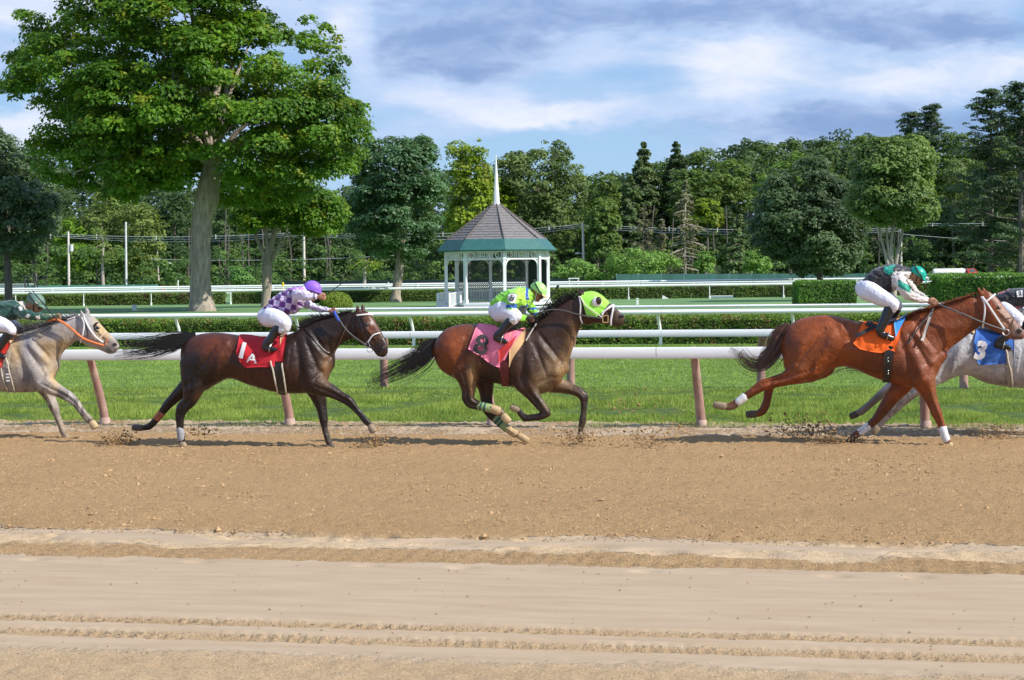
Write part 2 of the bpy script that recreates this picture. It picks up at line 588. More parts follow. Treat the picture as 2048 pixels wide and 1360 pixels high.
def leaf_material(name, a, b, trans=0.35, rough=.55, spec=.25, noise_scale=.35, third=None):
    """a and b: two leaf colours mixed per leaf and by patches"""
    b = tuple(min(.6, x * 1.25) for x in b)
    if name in MATS:
        return MATS[name]
    mt = bpy.data.materials.new(name)
    mt.use_nodes = True
    t = NT(mt.node_tree)
    mt.node_tree.nodes.clear()
    out = t.n('ShaderNodeOutputMaterial')
    ti = t.n('ShaderNodeAttribute', attribute_name='tint').outputs[2]
    tc = t.n('ShaderNodeTexCoord').outputs['Object']
    nz = t.noise(tc, noise_scale, 3).outputs[0]
    f = t.math('ADD', t.math('MULTIPLY', ti, .6), t.math('MULTIPLY', t.math('SUBTRACT', nz, .5), 1.6))
    c = t.mix(t.ramp(t.math('ADD', f, .15), 0, 1), a, b)
    if third is not None:
        n3 = t.noise(tc, noise_scale * 3.1, 3).outputs[0]
        c = t.mix(t.ramp(t.math('ADD', n3, t.math('MULTIPLY', ti, .12)), .62, .74), c, third)
    p = t.n('ShaderNodeBsdfPrincipled', {'Base Color': c, 'Roughness': rough, 'Specular IOR Level': spec})
    tr = t.n('ShaderNodeBsdfTranslucent', {'Color': t.mix(.5, c, (.35, .5, .05), 'MIX')})
    mx = t.n('ShaderNodeMixShader', {0: trans, 1: p.outputs[0], 2: tr.outputs[0]})
    mt.node_tree.links.new(mx.outputs[0], out.inputs[0])
    MATS[name] = mt
    return mt


def tint_attr(me, per, k):
    a = me.attributes.new('tint', 'FLOAT', 'POINT')
    a.data.foreach_set('value', np.repeat(per.astype(np.float32), k))


def ground_sheets():
    gm = pmat('mown_grass', (.15, .225, .05), .8, .35, 2.5, .03, 45, .2)
    vm = pmat('verge_soil_grass', (.085, .13, .03), .9, .45, 5, .04, 30, .2)

    def sheet(name, v0, v1, z, mat, label, ud=2.0, half=900):
        u = np.concatenate([[-half, -120, -50], np.arange(-30, 30.1, ud), [50, 120, half]])
        v = np.linspace(v0, v1, 9)
        U, Vv = np.meshgrid(u, v)
        co = UV(U.ravel(), Vv.ravel(), z)
        o = link(name, mesh_np(name, co, grid_faces(len(u), len(v))), mat)
        tag(o, label, None, None, 'structure')
    sheet('grass_verge', 26.3, 34.9, .035, vm, 'rough grass strip between the dirt rail and the turf course')
    sheet('turf_course', 34.9, 56.0, .030, gm, 'mown green turf course behind the two rails')
    lawn = bpy.data.materials.new('lawn_grass')
    lawn.use_nodes = True
    t = NT(lawn.node_tree)
    bs = lawn.node_tree.nodes['Principled BSDF']
    tc = t.n('ShaderNodeTexCoord').outputs['Object']
    n = t.noise(tc, .12, 6, .6).outputs[0]
    n2 = t.noise(tc, 3, 4, .6).outputs[0]
    c = t.mix(t.ramp(t.math('ADD', n, t.math('MULTIPLY', n2, .35)), .5, .8), (.105, .20, .075), (.17, .28, .10))
    lawn.node_tree.links.new(c, bs.inputs['Base Color'])
    bs.inputs['Roughness'].default_value = .9
    bs.inputs['Specular IOR Level'].default_value = .2
    sheet('infield_lawn', 56.0, 420, .025, lawn, 'smooth green infield lawn around the gazebo', 6.0)
    me = mesh_np('ground', [(-3500, -200, -.2), (3500, -200, -.2), (3500, 6000, -.2), (-3500, 6000, -.2)], np.array([(0, 1, 2, 3)]))
    o = link('ground', me, pmat('far_ground', (.07, .10, .035), .95, .3, .02))
    tag(o, 'flat green ground reaching to the horizon', None, None, 'structure')


ground_sheets()


def blades(name, label, n, v0, v1, hmin, hmax, wid, mat, power=1.0, clump=0.0, dens=None, z0=.03, seed=3, lean=.6):
    r = np.random.default_rng(seed)
    v = v0 + (v1 - v0) * r.random(n) ** power
    u = r.uniform(-1, 1, n) * (v * .315 + 1.2) - v * .21
    x = UV(u, v, z0)
    if dens is not None:
        keep = r.random(n) < dens(u, v)
        x, u, v = x[keep], u[keep], v[keep]
        n = len(x)
    g = fbm(u * 1.3, v * 1.0, 41, 4)
    h = (hmin + (hmax - hmin) * r.random(n) ** 1.5) * (1 + clump * 2.2 * np.maximum(g - .5, -.25) * 2)
    a = r.uniform(0, 6.283, n)
    d = np.stack([np.cos(a), np.sin(a), 0 * a], -1)
    s = np.stack([-np.sin(a * 3.7), np.cos(a * 3.7), 0 * a], -1)
    w = wid * r.uniform(.6, 1.4, n)
    tip = x + d * (h * lean * r.uniform(0, 1, n))[:, None] + np.array([0, 0, 1.0]) * h[:, None]
    V = np.stack([x - s * w[:, None], x + s * w[:, None], tip], 1).reshape(-1, 3)
    me = mesh_np(name, V, np.arange(3 * n).reshape(-1, 3), False)
    tint_attr(me, np.clip(r.random(n) * .6 + g * .8 - .2, 0, 1), 3)
    o = link(name, me, mat)
    return tag(o, label, None, None, 'stuff')


gA = leaf_material('verge_blades', (.14, .215, .035), (.33, .41, .085), .30, .6, .2, 1.2, (.27, .31, .08))
gB = leaf_material('turf_blades', (.18, .28, .05), (.28, .39, .08), .35, .6, .2, .5)
gC = leaf_material('dry_blades', (.25, .27, .12), (.42, .40, .22), .3, .7, .2, 1.2)
blades('verge_grass', 'uneven tall grass growing between the dirt rail and turf rail', 190000, 26.25, 31.8, .025, .085, .006, gA, 1.1, 1.0, seed=3)
blades('verge_short_grass', 'shorter grass on the far side of the verge', 90000, 31.0, 35.2, .02, .055, .008, gA, 1, .6, seed=4)
blades('dry_grass_fringe', 'dry pale grass fringe along the edge of the dirt', 26000, 26.0, 26.75, .02, .065, .0045, gC, 1, .5, seed=5)
blades('turf_grass', 'short mown grass of the turf course', 150000, 35.0, 55.5, .02, .045, .012, gB, .9, .2, seed=6)
# ------------------------------------------------------------------ rails
white = pmat('white_rail', (.87, .87, .86), .38, .05, 2.0, .001, 18, .5, stretch=(.4, .4, 4), dirt=(.55, .50, .42), dirt_amt=.12)
pink = pmat('faded_post_paint', (.36, .205, .17), .6, .18, 4.0, .003, 40, .4, stretch=(1, 1, .5), dirt=(.50, .40, .30), dirt_amt=.35, dscale=5)
pale_base = pmat('dusty_post_foot', (.46, .32, .26), .8, .2, 12, .003, 40)


def u_on(px, py, v):
    return T(px, py, v) @ E1


def U3(u, v, z):
    return u * E1 + v * E2 + np.array([0, 0, z])


def rail_board(mb, u0, u1, v, z0, z1, th):
    """rounded board section lying along the rails"""
    h, w = (z1 - z0) / 2, th / 2
    zc = (z0 + z1) / 2
    n = 12
    a = np.arange(n) * 2 * math.pi / n
    cc = np.sign(np.cos(a)) * np.abs(np.cos(a)) ** .45
    ss = np.sign(np.sin(a)) * np.abs(np.sin(a)) ** .45
    V = []
    for u in (u0, u1):
        for c, s in zip(cc, ss):
            V.append(U3(u, v + w * c, zc + h * s))
    f = [(i, (i + 1) % n, n + (i + 1) % n, n + i) for i in range(n)]
    mb.add(V, f)
    mb.add(V[:n], [tuple(range(n))[::-1]])
    mb.add(V[n:], [tuple(range(n))])


def dirt_rail():
    vb = T(1405, 860, 0.0001 + 1) @ E2  # unused anchor
    v_base = G(1405, 860) @ E2
    v_top = v_base - .50
    r = empty('dirt_track_rail', U3(0, v_base, 0), 'nearest white board rail on faded pink leaning posts along the dirt', 'racetrack rail', 'rails beside the tracks')
    za, zb = T(1180, 718, v_top)[2], T(1180, 695, v_top)[2]
    us = np.arange(-40, 30, 4.0) + 1.1
    for a in us:
        mb = MB()
        rail_board(mb, a, a + 3.99, v_top, za, zb, .075)
        mb.build('rail_board', white, r)
    mids = [G(x, 858) for x in (193, 573, 985, 1405, 1850)]
    pu = [p @ E1 for p in mids]
    d = (pu[-1] - pu[0]) / 4
    pus = [pu[0] - d * k for k in (5, 4, 3, 2, 1)] + pu + [pu[-1] + d * k for k in (1, 2, 3, 4)]
    for u in pus:
        mb = MB()
        t = np.linspace(0, 1, 12)
        zz = t * (zb - .02)
        off = np.where(t < .15, 0, ((t - .15) / .85) ** 1.15) * .46
        pts = [U3(u - .06 * q, v_base - o_, z) for q, o_, z in zip(t, off, zz)]
        mb.tube(pts, np.linspace(.072, .058, 12), 12)
        po = mb.build('post', pink, r)
        mb = MB()
        mb.tube([U3(u, v_base, -.05), U3(u, v_base, .13), U3(u, v_base, .15)], [.088, .082, .074], 12)
        mb.build('post_foot', pale_base, po)
    return v_top, (za + zb) / 2


DR_V, DR_Z = dirt_rail()


def turf_rail():
    vb = G(765, 782) @ E2
    vt = vb + .42
    r = empty('turf_course_outer_rail', U3(0, vb, 0), 'second white board rail across the grass with straight pink posts', 'racetrack rail', 'rails beside the tracks')
    za, zb = T(1180, 675, vb)[2], T(1180, 660.5, vb)[2]
    for a in np.arange(-46, 36, 5.0) + 2.2:
        mb = MB()
        rail_board(mb, a, a + 4.99, vb, za, zb, .07)
        mb.build('rail_board', white, r)
    us = [G(x, 780) @ E1 for x in (765, 1140, 1522, 1928)]
    d = (us[-1] - us[0]) / 3
    for u in [us[0] - d * k for k in (6, 5, 4, 3, 2, 1)] + us + [us[-1] + d * k for k in (1, 2, 3)]:
        mb = MB()
        mb.tube([U3(u, vb + .45, -.03), U3(u, vb + .43, .5), U3(u + .02, vb + .38, .85), U3(u + .06, vb + .22, 1.02), U3(u + .08, vb + .06, za + .02)], [.085, .082, .085, .09, .08], 10)
        mb.build('post', pink, r)


turf_rail()


def pipe_rail(name, label, v, z, rad, posts, z2=None, lean=.22, u0=-60, u1=60, seg=6.0, prad=.03, grp='rails beside the tracks'):
    r = empty(name, U3(0, v, 0), label, 'racetrack rail', grp)
    a = u0
    while a < u1:
        mb = MB()
        mb.tube([U3(a, v, z), U3(a + seg - .01, v, z)], rad, 10)
        mb.build('rail_pipe', white, r)
        if z2 is not None:
            mb = MB()
            mb.tube([U3(a, v, z2), U3(a + seg - .01, v, z2)], rad * .8, 8)
            mb.build('lower_pipe', white, r)
        a += seg
    for u in posts:
        mb = MB()
        mb.tube([U3(u, v + lean, 0), U3(u, v + lean, z * .35), U3(u - .02, v + lean * .85, z * .6), U3(u - .05, v + lean * .4, z * .85), U3(u - .06, v, z)], prad, 8)
        mb.build('post', white, r)


v3 = T(1024, 621, 1)[1] * 0 + 55.9 * math.cos(TH)
z3 = T(1024, 626.5, v3)[2]
u_posts = [T(x, 650, v3 + .1) @ E1 for x in (354, 594, 823, 1070, 1319, 1588, 1850)]
dd = (u_posts[-1] - u_posts[0]) / 6
pipe_rail('turf_course_inner_rail', 'third rail, a thick white pipe in front of the long clipped hedge', v3, z3, .078, [u_posts[0] - dd * k for k in (5, 4, 3, 2, 1)] + u_posts + [u_posts[-1] + dd * k for k in (1, 2, 3)], prad=.05, lean=.35)
v4 = 59.9 * math.cos(TH)
z4 = T(1700, 610, v4)[2]
us4 = u_on(622, 621, v4)
pipe_rail('infield_path_rail', 'thin double white pipe rail just behind the clipped hedge', v4, z4, .045, np.arange(us4, 60, 2.9), z2=z4 - .17, lean=0, u0=us4, prad=.022)
vA = 143 * math.cos(TH)
zA = T(1024, 575, vA)[2]


def far_rail(name, label, Y, pyl, pyr, rad, post_px, x0=-300, x1=2400, zlow=None):
    """far rail described by its height in the picture at the left and right edge"""
    a, b = P(x0, pyl + (pyl - pyr) * 0 + (pyr - pyl) * (x0 / 2048), Y), P(x1, pyl + (pyr - pyl) * (x1 / 2048), Y)
    z = 1.14
    a[2] = b[2] = z
    r = empty(name, (0, Y, 0), label, 'racetrack rail', 'rails beside the tracks')
    n = 12
    for i in range(n):
        p, q = a + (b - a) * i / n, a + (b - a) * (i + .998) / n
        mb = MB()
        mb.tube([p, q], rad, 8)
        mb.build('rail_pipe', white, r)
    for x in post_px:
        g = P(x, 0, Y)
        mb = MB()
        mb.tube([(g[0], Y, 0), (g[0], Y, z)], .035, 6)
        mb.tube([(g[0], Y, 0), (g[0], Y, .22)], .075, 6)
        mb.build('post', white, r)


far_rail('far_hedge_rail', 'far white rail with sparse thin posts in front of the low far hedge', 146, 0, 0, .10, [24, 160, 295, 454, 1412, 1700, 1560, 1250])
far_rail('backstretch_rail', 'farthest white rail running beyond the low far hedge', 205, 0, 0, .11, list(range(-80, 2200, 135)))
far_rail('backstretch_second_rail', 'thin white rail close before the farthest one', 176, 0, 0, .06, list(range(-60, 2200, 160)))

# ------------------------------------------------------------------ hedges


def leaf_quads(cen, nor, size, r, flat=.55, sq=.6):
    """rhombic leaves at cen facing about nor"""
    n = len(cen)
    nor = nor / (np.linalg.norm(nor, axis=1)[:, None] + 1e-9)
    a = r.normal(0, 1, (n, 3))
    t = np.cross(nor, a)
    t /= np.linalg.norm(t, axis=1)[:, None] + 1e-9
    b = np.cross(nor, t)
    s = size[:, None]
    V = np.stack([cen - t * s, cen - b * s * sq + nor * s * .12, cen + t * s, cen + b * s * sq + nor * s * .12], 1)
    return V.reshape(-1, 3)


def foliage_mesh(name, cen, nor, size, tint, r):
    V = leaf_quads(cen, nor, size, r)
    me = mesh_np(name, V, np.arange(len(V)).reshape(-1, 4), False)
    tint_attr(me, tint, 4)
    return me


core_dark = pmat('hedge_core_dark', (.06, .05, .035), .9, .3, 8)  # dark tone of the solid cores, in place of shade between leaves


def hedge(name, label, quad, h, n, size, mat, seed, z_low=0.0, round_=.06):
    """quad: four ground points a b c d (front left, front right, back right, back left)"""
    r = np.random.default_rng(seed)
    a, b, c, d = [np.array([p[0], p[1], 0.0]) for p in quad]
    root = empty(name, (a + b) / 2, label, 'hedge', 'clipped hedges')
    L, Wd = np.linalg.norm(b - a), np.linalg.norm(d - a)
    aF, aT, aS = L * h, L * Wd * .6, Wd * h
    k = r.random(n) * (aF + aT + 2 * aS)
    s, t = r.random(n), r.random(n)
    up = np.array([0, 0, 1.0])
    fn = np.cross(b - a, up)
    fn /= np.linalg.norm(fn)
    cen = np.zeros((n, 3))
    nor = np.zeros((n, 3))
    m = k < aF
    cen[m] = a + (b - a) * s[m, None] + up * h * t[m, None]
    nor[m] = fn
    m2 = (k >= aF) & (k < aF + aT)
    cen[m2] = a + (b - a) * s[m2, None] + (d - a) * t[m2, None] + up * h
    nor[m2] = up
    m3 = (k >= aF + aT) & (k < aF + aT + aS)
    cen[m3] = a + (d - a) * s[m3, None] + up * h * t[m3, None]
    nor[m3] = a - b
    m4 = k >= aF + aT + aS
    cen[m4] = b + (c - b) * s[m4, None] + up * h * t[m4, None]
    nor[m4] = b - a
    bumpy = fbm(cen[:, 0] * 2.2 + cen[:, 1], cen[:, 2] * 2.5 + cen[:, 1] * 1.3, seed, 3) - .5
    low = fbm(cen[:, 0] * .5, cen[:, 1] * .5, seed + 3, 3) - .5
    cen += nor / (np.linalg.norm(nor, axis=1)[:, None]) * (bumpy * .22 * min(1, h) + r.uniform(-.12, .05, n) * min(1, h))[:, None]
    cen[:, 2] += low * .16 * h * (cen[:, 2] > .8 * h)
    cen[:, 2] = np.maximum(cen[:, 2], .03)
    nn = nor / np.linalg.norm(nor, axis=1)[:, None] + r.normal(0, .75, (n, 3))
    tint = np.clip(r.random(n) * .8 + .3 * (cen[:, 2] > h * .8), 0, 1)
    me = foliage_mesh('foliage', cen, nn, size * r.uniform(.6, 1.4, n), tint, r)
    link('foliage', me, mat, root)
    ins = .16 * min(1, h)
    mb = MB()
    e1, e2 = (b - a) / L, (d - a) / Wd
    q = [a + (e1 + e2) * ins, b + (e2 - e1) * ins, c - (e1 + e2) * ins, d + (e1 - e2) * ins]
    # solid dark inner box standing in for inner shade, subdivided and roughened
    bm = bmesh.new()
    vs_ = [bm.verts.new(p + up * 0.0) for p in q] + [bm.verts.new(p + up * (h - ins)) for p in q]
    for f in ((0, 1, 5, 4), (1, 2, 6, 5), (2, 3, 7, 6), (3, 0, 4, 7), (4, 5, 6, 7)):
        bm.faces.new([vs_[i] for i in f])
    bmesh.ops.subdivide_edges(bm, edges=bm.edges, cuts=6, use_grid_fill=True)
    for vtx in bm.verts:
        vtx.co += Vector(r.normal(0, .02, 3))
    me = bpy.data.meshes.new('dark_core')
    bm.to_mesh(me)
    bm.free()
    link('dark_core', me, core_dark, root)
    return root


hl = leaf_material('hedge_leaves', (.05, .11, .018), (.17, .27, .035), .2, .5, .3, 1.0, (.30, .20, .07))
hl2 = leaf_material('far_hedge_leaves', (.065, .11, .03), (.15, .22, .05), .2, .6, .2, .25, (.12, .085, .045))
hl3 = leaf_material('tall_hedge_leaves', (.05, .12, .02), (.15, .29, .045), .2, .5, .3, .6)

vh = 57.4 * math.cos(TH)
ztop = T(1024, 636, vh)[2]
hedge('long_clipped_hedge', 'long low clipped hedge with reddish patches behind the third white rail', [U3(-34, vh, 0), U3(16, vh, 0), U3(16, vh + 1.5, 0), U3(-34, vh + 1.5, 0)], ztop, 120000, .034, hl, 11)


def far_hedge(name, label, px0, px1, Y0, Y1, h, n, size, mat, seed, depth=1.6):
    a, b = P(px0, 500, Y0), P(px1, 500, Y1)
    d = np.array([0, depth, 0])
    return hedge(name, label, [a, b, b + d, a + d], h, n, size, mat, seed)


far_hedge('far_hedge', 'low far hedge left of the big maple trunk', -260, 444, 148, 148, .98, 20000, .07, hl2, 12)
far_hedge('far_hedge', 'low far hedge between the small gap and the round topiary bush', 464, 660, 148, 148, .95, 6000, .07, hl2, 13)
far_hedge('far_hedge', 'low far hedge running behind the gazebo', 660, 1120, 149, 149, .97, 15000, .07, hl2, 14)
far_hedge('far_hedge', 'low far hedge right of the gazebo ending at the tall block hedge', 1120, 1606, 149, 149, 1.02, 15000, .07, hl2, 15)
far_hedge('tall_block_hedge', 'tall square hedge block behind the black silks rider', 1597, 1712, 112, 112, 1.52, 11000, .055, hl3, 16, 2.5)
far_hedge('low_gap_hedge', 'low dark hedge seen through the gap under the green helmet', 1712, 1890, 150, 150, 1.25, 6000, .07, hl2, 18)
far_hedge('tall_block_hedge', 'tall square hedge with uneven top at the right edge', 1880, 2300, 104, 100, 1.85, 30000, .055, hl3, 17, 3.0)


def topiary():
    r = np.random.default_rng(5)
    c = G(672, 617)
    root = empty('topiary_bush', c, 'round clipped topiary bush behind the purple helmet rider', 'bush')
    n = 9000
    q = r.normal(0, 1, (n, 3))
    q /= np.linalg.norm(q, axis=1)[:, None]
    q[:, 2] = np.abs(q[:, 2])
    R = np.array([1.15, 1.1, 1.13])
    s = np.sign(q) * np.abs(q) ** .75
    s /= np.linalg.norm(s, axis=1)[:, None] ** .4
    cen = c + s * R * (1 + r.uniform(-.06, .03, n))[:, None]
    me = foliage_mesh('foliage', cen, q + r.normal(0, .6, (n, 3)), .05 * r.uniform(.7, 1.4, n), r.random(n), r)
    link('foliage', me, leaf_material('topiary_leaves', (.10, .16, .02), (.24, .32, .04), .2, .5, .25, .8), root)
    mb = MB()
    mb.ell(c + np.array([0, 0, .35]), R * np.array([.86, .86, .62]))  # solid dark core painted in place of the bush's inner shade
    mb.build('dark_core', core_dark, root)


topiary()

# ------------------------------------------------------------------ gazebo
gw = pmat('gazebo_white', (.80, .80, .79), .55, .06, 1.2, .002, 20, .4, dirt=(.55, .53, .48), dirt_amt=.12)
gdark = pmat('gazebo_lattice_green', (.012, .028, .022), .6, .2, 3)
shingle = pmat('weathered_shingle', (.20, .185, .185), .9, .22, 5.0, .02, 26, .2, stretch=(1, 1, 3), dirt=(.28, .25, .24), dirt_amt=.35, dscale=2)
ridge_m = pmat('shingle_ridge', (.15, .125, .115), .9, .2, 5)
green_m = pmat('gazebo_green_fascia', (.035, .13, .12), .5, .12, 3.0, .003, 20, .4, dirt=(.12, .20, .18), dirt_amt=.15)


def gazebo():
    Yg = 121.0
    s = F / Yg
    c = P(994, 500, Yg)
    c = np.array([c[0], Yg, 0.0])
    hz = hor(994)

    def zz(py):
        return HC + (hz - py) / s
    root = empty('gazebo', c, 'white octagonal gazebo with shingled roof, green band and tall white spire', 'gazebo')
    R = 103 / s
    A = [math.radians(8.4 + 45 * k) for k in range(8)]      # from the camera direction, to the right

    def C(a, r, z):
        return c + np.array([math.sin(a) * r, -math.cos(a) * r, z])
    zf = zz(604)
    ze, zb, za = zz(501.5), zz(480), zz(409)
    zfr, zrail = zz(519), zz(582)
    # floor and plinth
    for nm, z0, z1, rr, mt in (('plinth', 0, zf - .16, R + .12, pmat('gazebo_plinth', (.35, .34, .32), .8)), ('floor', zf - .16, zf, R + .25, gw)):
        mb = MB()
        v = [C(a, rr, z0) for a in A] + [C(a, rr, z1) for a in A]
        mb.add(v, [(i, (i + 1) % 8, 8 + (i + 1) % 8, 8 + i) for i in range(8)])
        mb.add(v[8:], [tuple(range(8))])
        mb.add(v[:8], [tuple(range(8))[::-1]])
        mb.build(nm, mt, root, False)
    for a in A:
        mb = MB()
        p = C(a, R, 0)
        R3 = np.array([[math.cos(a), -math.sin(a), 0], [math.sin(a), math.cos(a), 0], [0, 0, 1]])
        mb.box((p[0], p[1], (zf + ze) / 2), (.20, .20, ze - zf), R=R3)
        mb.box((p[0], p[1], zf + .10), (.27, .27, .20), R=R3)
        mb.box((p[0], p[1], zfr + .05), (.25, .25, .08), R=R3)
        mb.build('post', gw, root, False)
    # roof
    Re, Rb, Rt = 121 / s, 101 / s, 8 / s
    for k in range(8):
        a, b = A[k], A[(k + 1) % 8]
        mb = MB()
        rows = 13
        for i in range(rows):                       # courses of shingles, each stepping over the next
            t0, t1 = i / rows, (i + 1) / rows
            r0, r1 = Rb + (Rt - Rb) * t0, Rb + (Rt - Rb) * t1
            h0, h1 = zb + (za - zb) * t0 ** 1.06, zb + (za - zb) * t1 ** 1.06
            v = [C(a, r0 + .02, h0 + .025), C(b, r0 + .02, h0 + .025), C(b, r1, h1), C(a, r1, h1), C(a, r0, h0 - .01), C(b, r0, h0 - .01)]
            mb.add(v, [(0, 1, 2, 3), (4, 5, 1, 0)])
        mb.build('roof_panel', shingle, root, False)
        mb = MB()
        v = [C(a, Re, ze + .03), C(b, Re, ze + .03), C(b, Rb + .03, zb + .03), C(a, Rb + .03, zb + .03), C(a, Re - .06, ze - .06), C(b, Re - .06, ze - .06), C(a, Re - .55, ze + .02), C(b, Re - .55, ze + .02)]
        mb.add(v, [(0, 1, 2, 3), (4, 5, 1, 0), (6, 7, 5, 4)])
        mb.build('green_band', green_m, root, False)
        mb = MB()
        mb.tube([C(a, Rb + .03, zb + .04), C(a, Rt, za + .02)], .045, 6)
        mb.build('roof_ridge', ridge_m, root)
    mb = MB()
    zs = zz(309)
    for (z0, r0, z1, r1) in ((za - .1, 8.2 / s, za + .12, 7.5 / s), (za + .12, 6.6 / s, zs, .8 / s)):
        v = [C(a, r0, z0) for a in A] + [C(a, r1, z1) for a in A]
        mb.add(v, [(i, (i + 1) % 8, 8 + (i + 1) % 8, 8 + i) for i in range(8)])
        mb.add(v[8:], [tuple(range(8))])
    sp = mb.build('spire', gw, root, False)
    # bays: 0 front-left-centre ... index k spans A[k]..A[k+1]
    for k in range(8):
        a, b = A[k], A[(k + 1) % 8]
        p, q = C(a, R - .02, 0), C(b, R - .02, 0)
        up = np.array([0, 0, 1.0])
        L = np.linalg.norm(q - p)
        d = (q - p) / L
        n_ = np.cross(d, up)
        mid = math.degrees((a + b) / 2) if k < 7 else math.degrees(a) + 22.5
        mb = MB()                                     # frieze: rails, rings and turned spindles
        mb.bar(p + up * (zfr + .02), q + up * (zfr + .02), .09, .09)
        mb.bar(p + up * (ze - .03), q + up * (ze - .03), .09, .08)
        hh = (ze - zfr - .10)
        zc = (ze + zfr) / 2
        for sgn in (0, 1):
            cc = (p + d * (.10 + hh / 2 + .03)) if sgn == 0 else (q - d * (.10 + hh / 2 + .03))
            ang = np.linspace(0, 2 * math.pi, 15)
            mb.tube([cc + d * math.cos(t) * hh * .46 + up * (zc + math.sin(t) * hh * .46) for t in ang], .042, 6, cap=False, up=n_)
        x0 = .16 + hh + .08
        ns = 9
        for i in range(ns):
            x = x0 + (L - 2 * x0) * (i + .5) / ns
            mb.tube([p + d * x + up * z for z in np.linspace(zfr + .06, ze - .06, 5)], [.02, .05, .022, .05, .02], 5)
        mb.build('frieze', gw, root)
        for sgn, o0 in ((1, p), (-1, q)):             # curved brackets below the frieze
            mb = MB()
            ang = np.linspace(0, math.pi / 2, 7)
            rr = .42
            pts = [o0 + d * sgn * (.10 + rr - rr * math.cos(t)) + up * (zfr - rr + rr * math.sin(t)) for t in ang]
            for i in range(6):
                mb.bar(pts[i], pts[i + 1] + (pts[i + 1] - pts[i]) * .1, .07, .07, up=n_)
            mb.build('bracket', gw, root, False)
        front = k in (7, 0)                           # open front bays keep no railing
        if k == 6:
            continue                                  # bay of the steps
        back = k in (1, 2, 3, 4, 5)
        if not front:
            mb = MB()
            mb.bar(p + up * zrail, q + up * zrail, .10, .06)
            mb.bar(p + up * (zf + .12), q + up * (zf + .12), .08, .05)
            nb = int(L / .13)
            for i in range(nb):
                x = .1 + (L - .2) * (i + .5) / nb
                mb.bar(p + d * x + up * (zf + .12), p + d * x + up * zrail, .045, .045, up=n_)
            mb.build('railing', gw, root, False)
        if k in (2, 3, 4):                            # dark diagonal lattice in the rear bays, with a white toothed edge
            mb = MB()
            z0, z1 = zrail + .12, zfr - .02
            st = .16
            H = z1 - z0
            for sg in (1, -1):
                x = -H
                while x < L + H:
                    xa, xb = x, x + sg * H
                    pa, pb = (xa, z0), (xb, z1)
                    # clip to the bay
                    def clip(pa, pb):
                        (x1, y1), (x2, y2) = pa, pb
                        lo, hi = 0.0, 1.0
                        dx = x2 - x1
                        for bound, s_ in ((.1, 1), (L - .1, -1)):
                            num, den = (bound - x1) * s_, dx * s_
                            t = num / den
                            if den > 0:
                                lo = max(lo, t)
                            else:
                                hi = min(hi, t)
                        return (lo, hi) if hi - lo > .02 else None
                    r = clip(pa, pb)
                    if r:
                        A1 = p + d * (xa + (xb - xa) * r[0]) + up * (z0 + H * r[0]) + n_ * (.012 * sg)
                        B1 = p + d * (xa + (xb - xa) * r[1]) + up * (z0 + H * r[1]) + n_ * (.012 * sg)
                        mb.bar(A1, B1, .012, .088, up=n_)
                    x += st
            mb.build('lattice', gdark, root, False)
            mb = MB()
            nt = int(L / .2)
            for i in range(nt):
                mb.box(p + d * (.1 + (L - .2) * (i + .5) / nt) + up * (zrail + .10), (.10, .04, .12))
            mb.build('toothed_trim', gw, root, False)
    # steps at the left bay
    k = 6
    a, b = A[6], A[7]
    mid = (a + b + 0) / 2
    dm = np.array([math.sin(mid), -math.cos(mid), 0])
    sd = np.array([math.cos(mid), math.sin(mid), 0])
    ap = R * math.cos(math.radians(22.5))
    base = c + dm * ap
    up = np.array([0, 0, 1.0])
    Rm = np.array([sd, dm, up]).T
    for i in range(3):
        mb = MB()
        h = zf * (3 - i) / 4
        mb.box(base + dm * (.25 + .12 + .25 * i) + up * h / 2, (1.5, .26, h), R=Rm)
        mb.build('step', gw, root, False)
    for sg in (1, -1):
        mb = MB()
        o0 = base + sd * sg * .80
        e0 = o0 + dm * .95
        mb.bar(o0 + up * zrail, e0 + up * (.98), .09, .07)
        mb.bar(o0 + up * (zf + .1), e0 + up * .12, .09, .06)
        for t in np.linspace(.05, .97, 11):
            pz = o0 + (e0 - o0) * t
            mb.bar(pz + up * (zf + .1 + (.12 - zf - .1) * t), pz + up * (zrail + (.98 - zrail) * t), .045, .045, up=sd)
        mb.box(e0 + up * .52, (.12, .12, 1.04), R=Rm)
        mb.build('stair_railing', gw, root, False)
    # shallow front step
    mb = MB()
    mid = math.radians(8.4 - 22.5)
    dm = np.array([math.sin(mid), -math.cos(mid), 0])
    sd = np.array([math.cos(mid), math.sin(mid), 0])
    mb.box(c + dm * (ap + .45) + up * .14, (2.6, .42, .28), R=np.array([sd, dm, up]).T)
    mb.build('step', gw, root, False)


gazebo()
# ------------------------------------------------------------------ trees
bark_a = pmat('maple_bark', (.36, .30, .24), .9, .36, 2.2, .05, 9, .2, stretch=(2.2, 2.2, .5), dirt=(.27, .23, .19), dirt_amt=.4, dscale=3)
bark_b = pmat('dark_bark', (.17, .145, .12), .9, .3, 3, .03, 12, .2, stretch=(2, 2, .5))
bark_pale = pmat('pale_bark', (.38, .33, .28), .9, .25, 3, .02, 12, .2, stretch=(2, 2, .5))


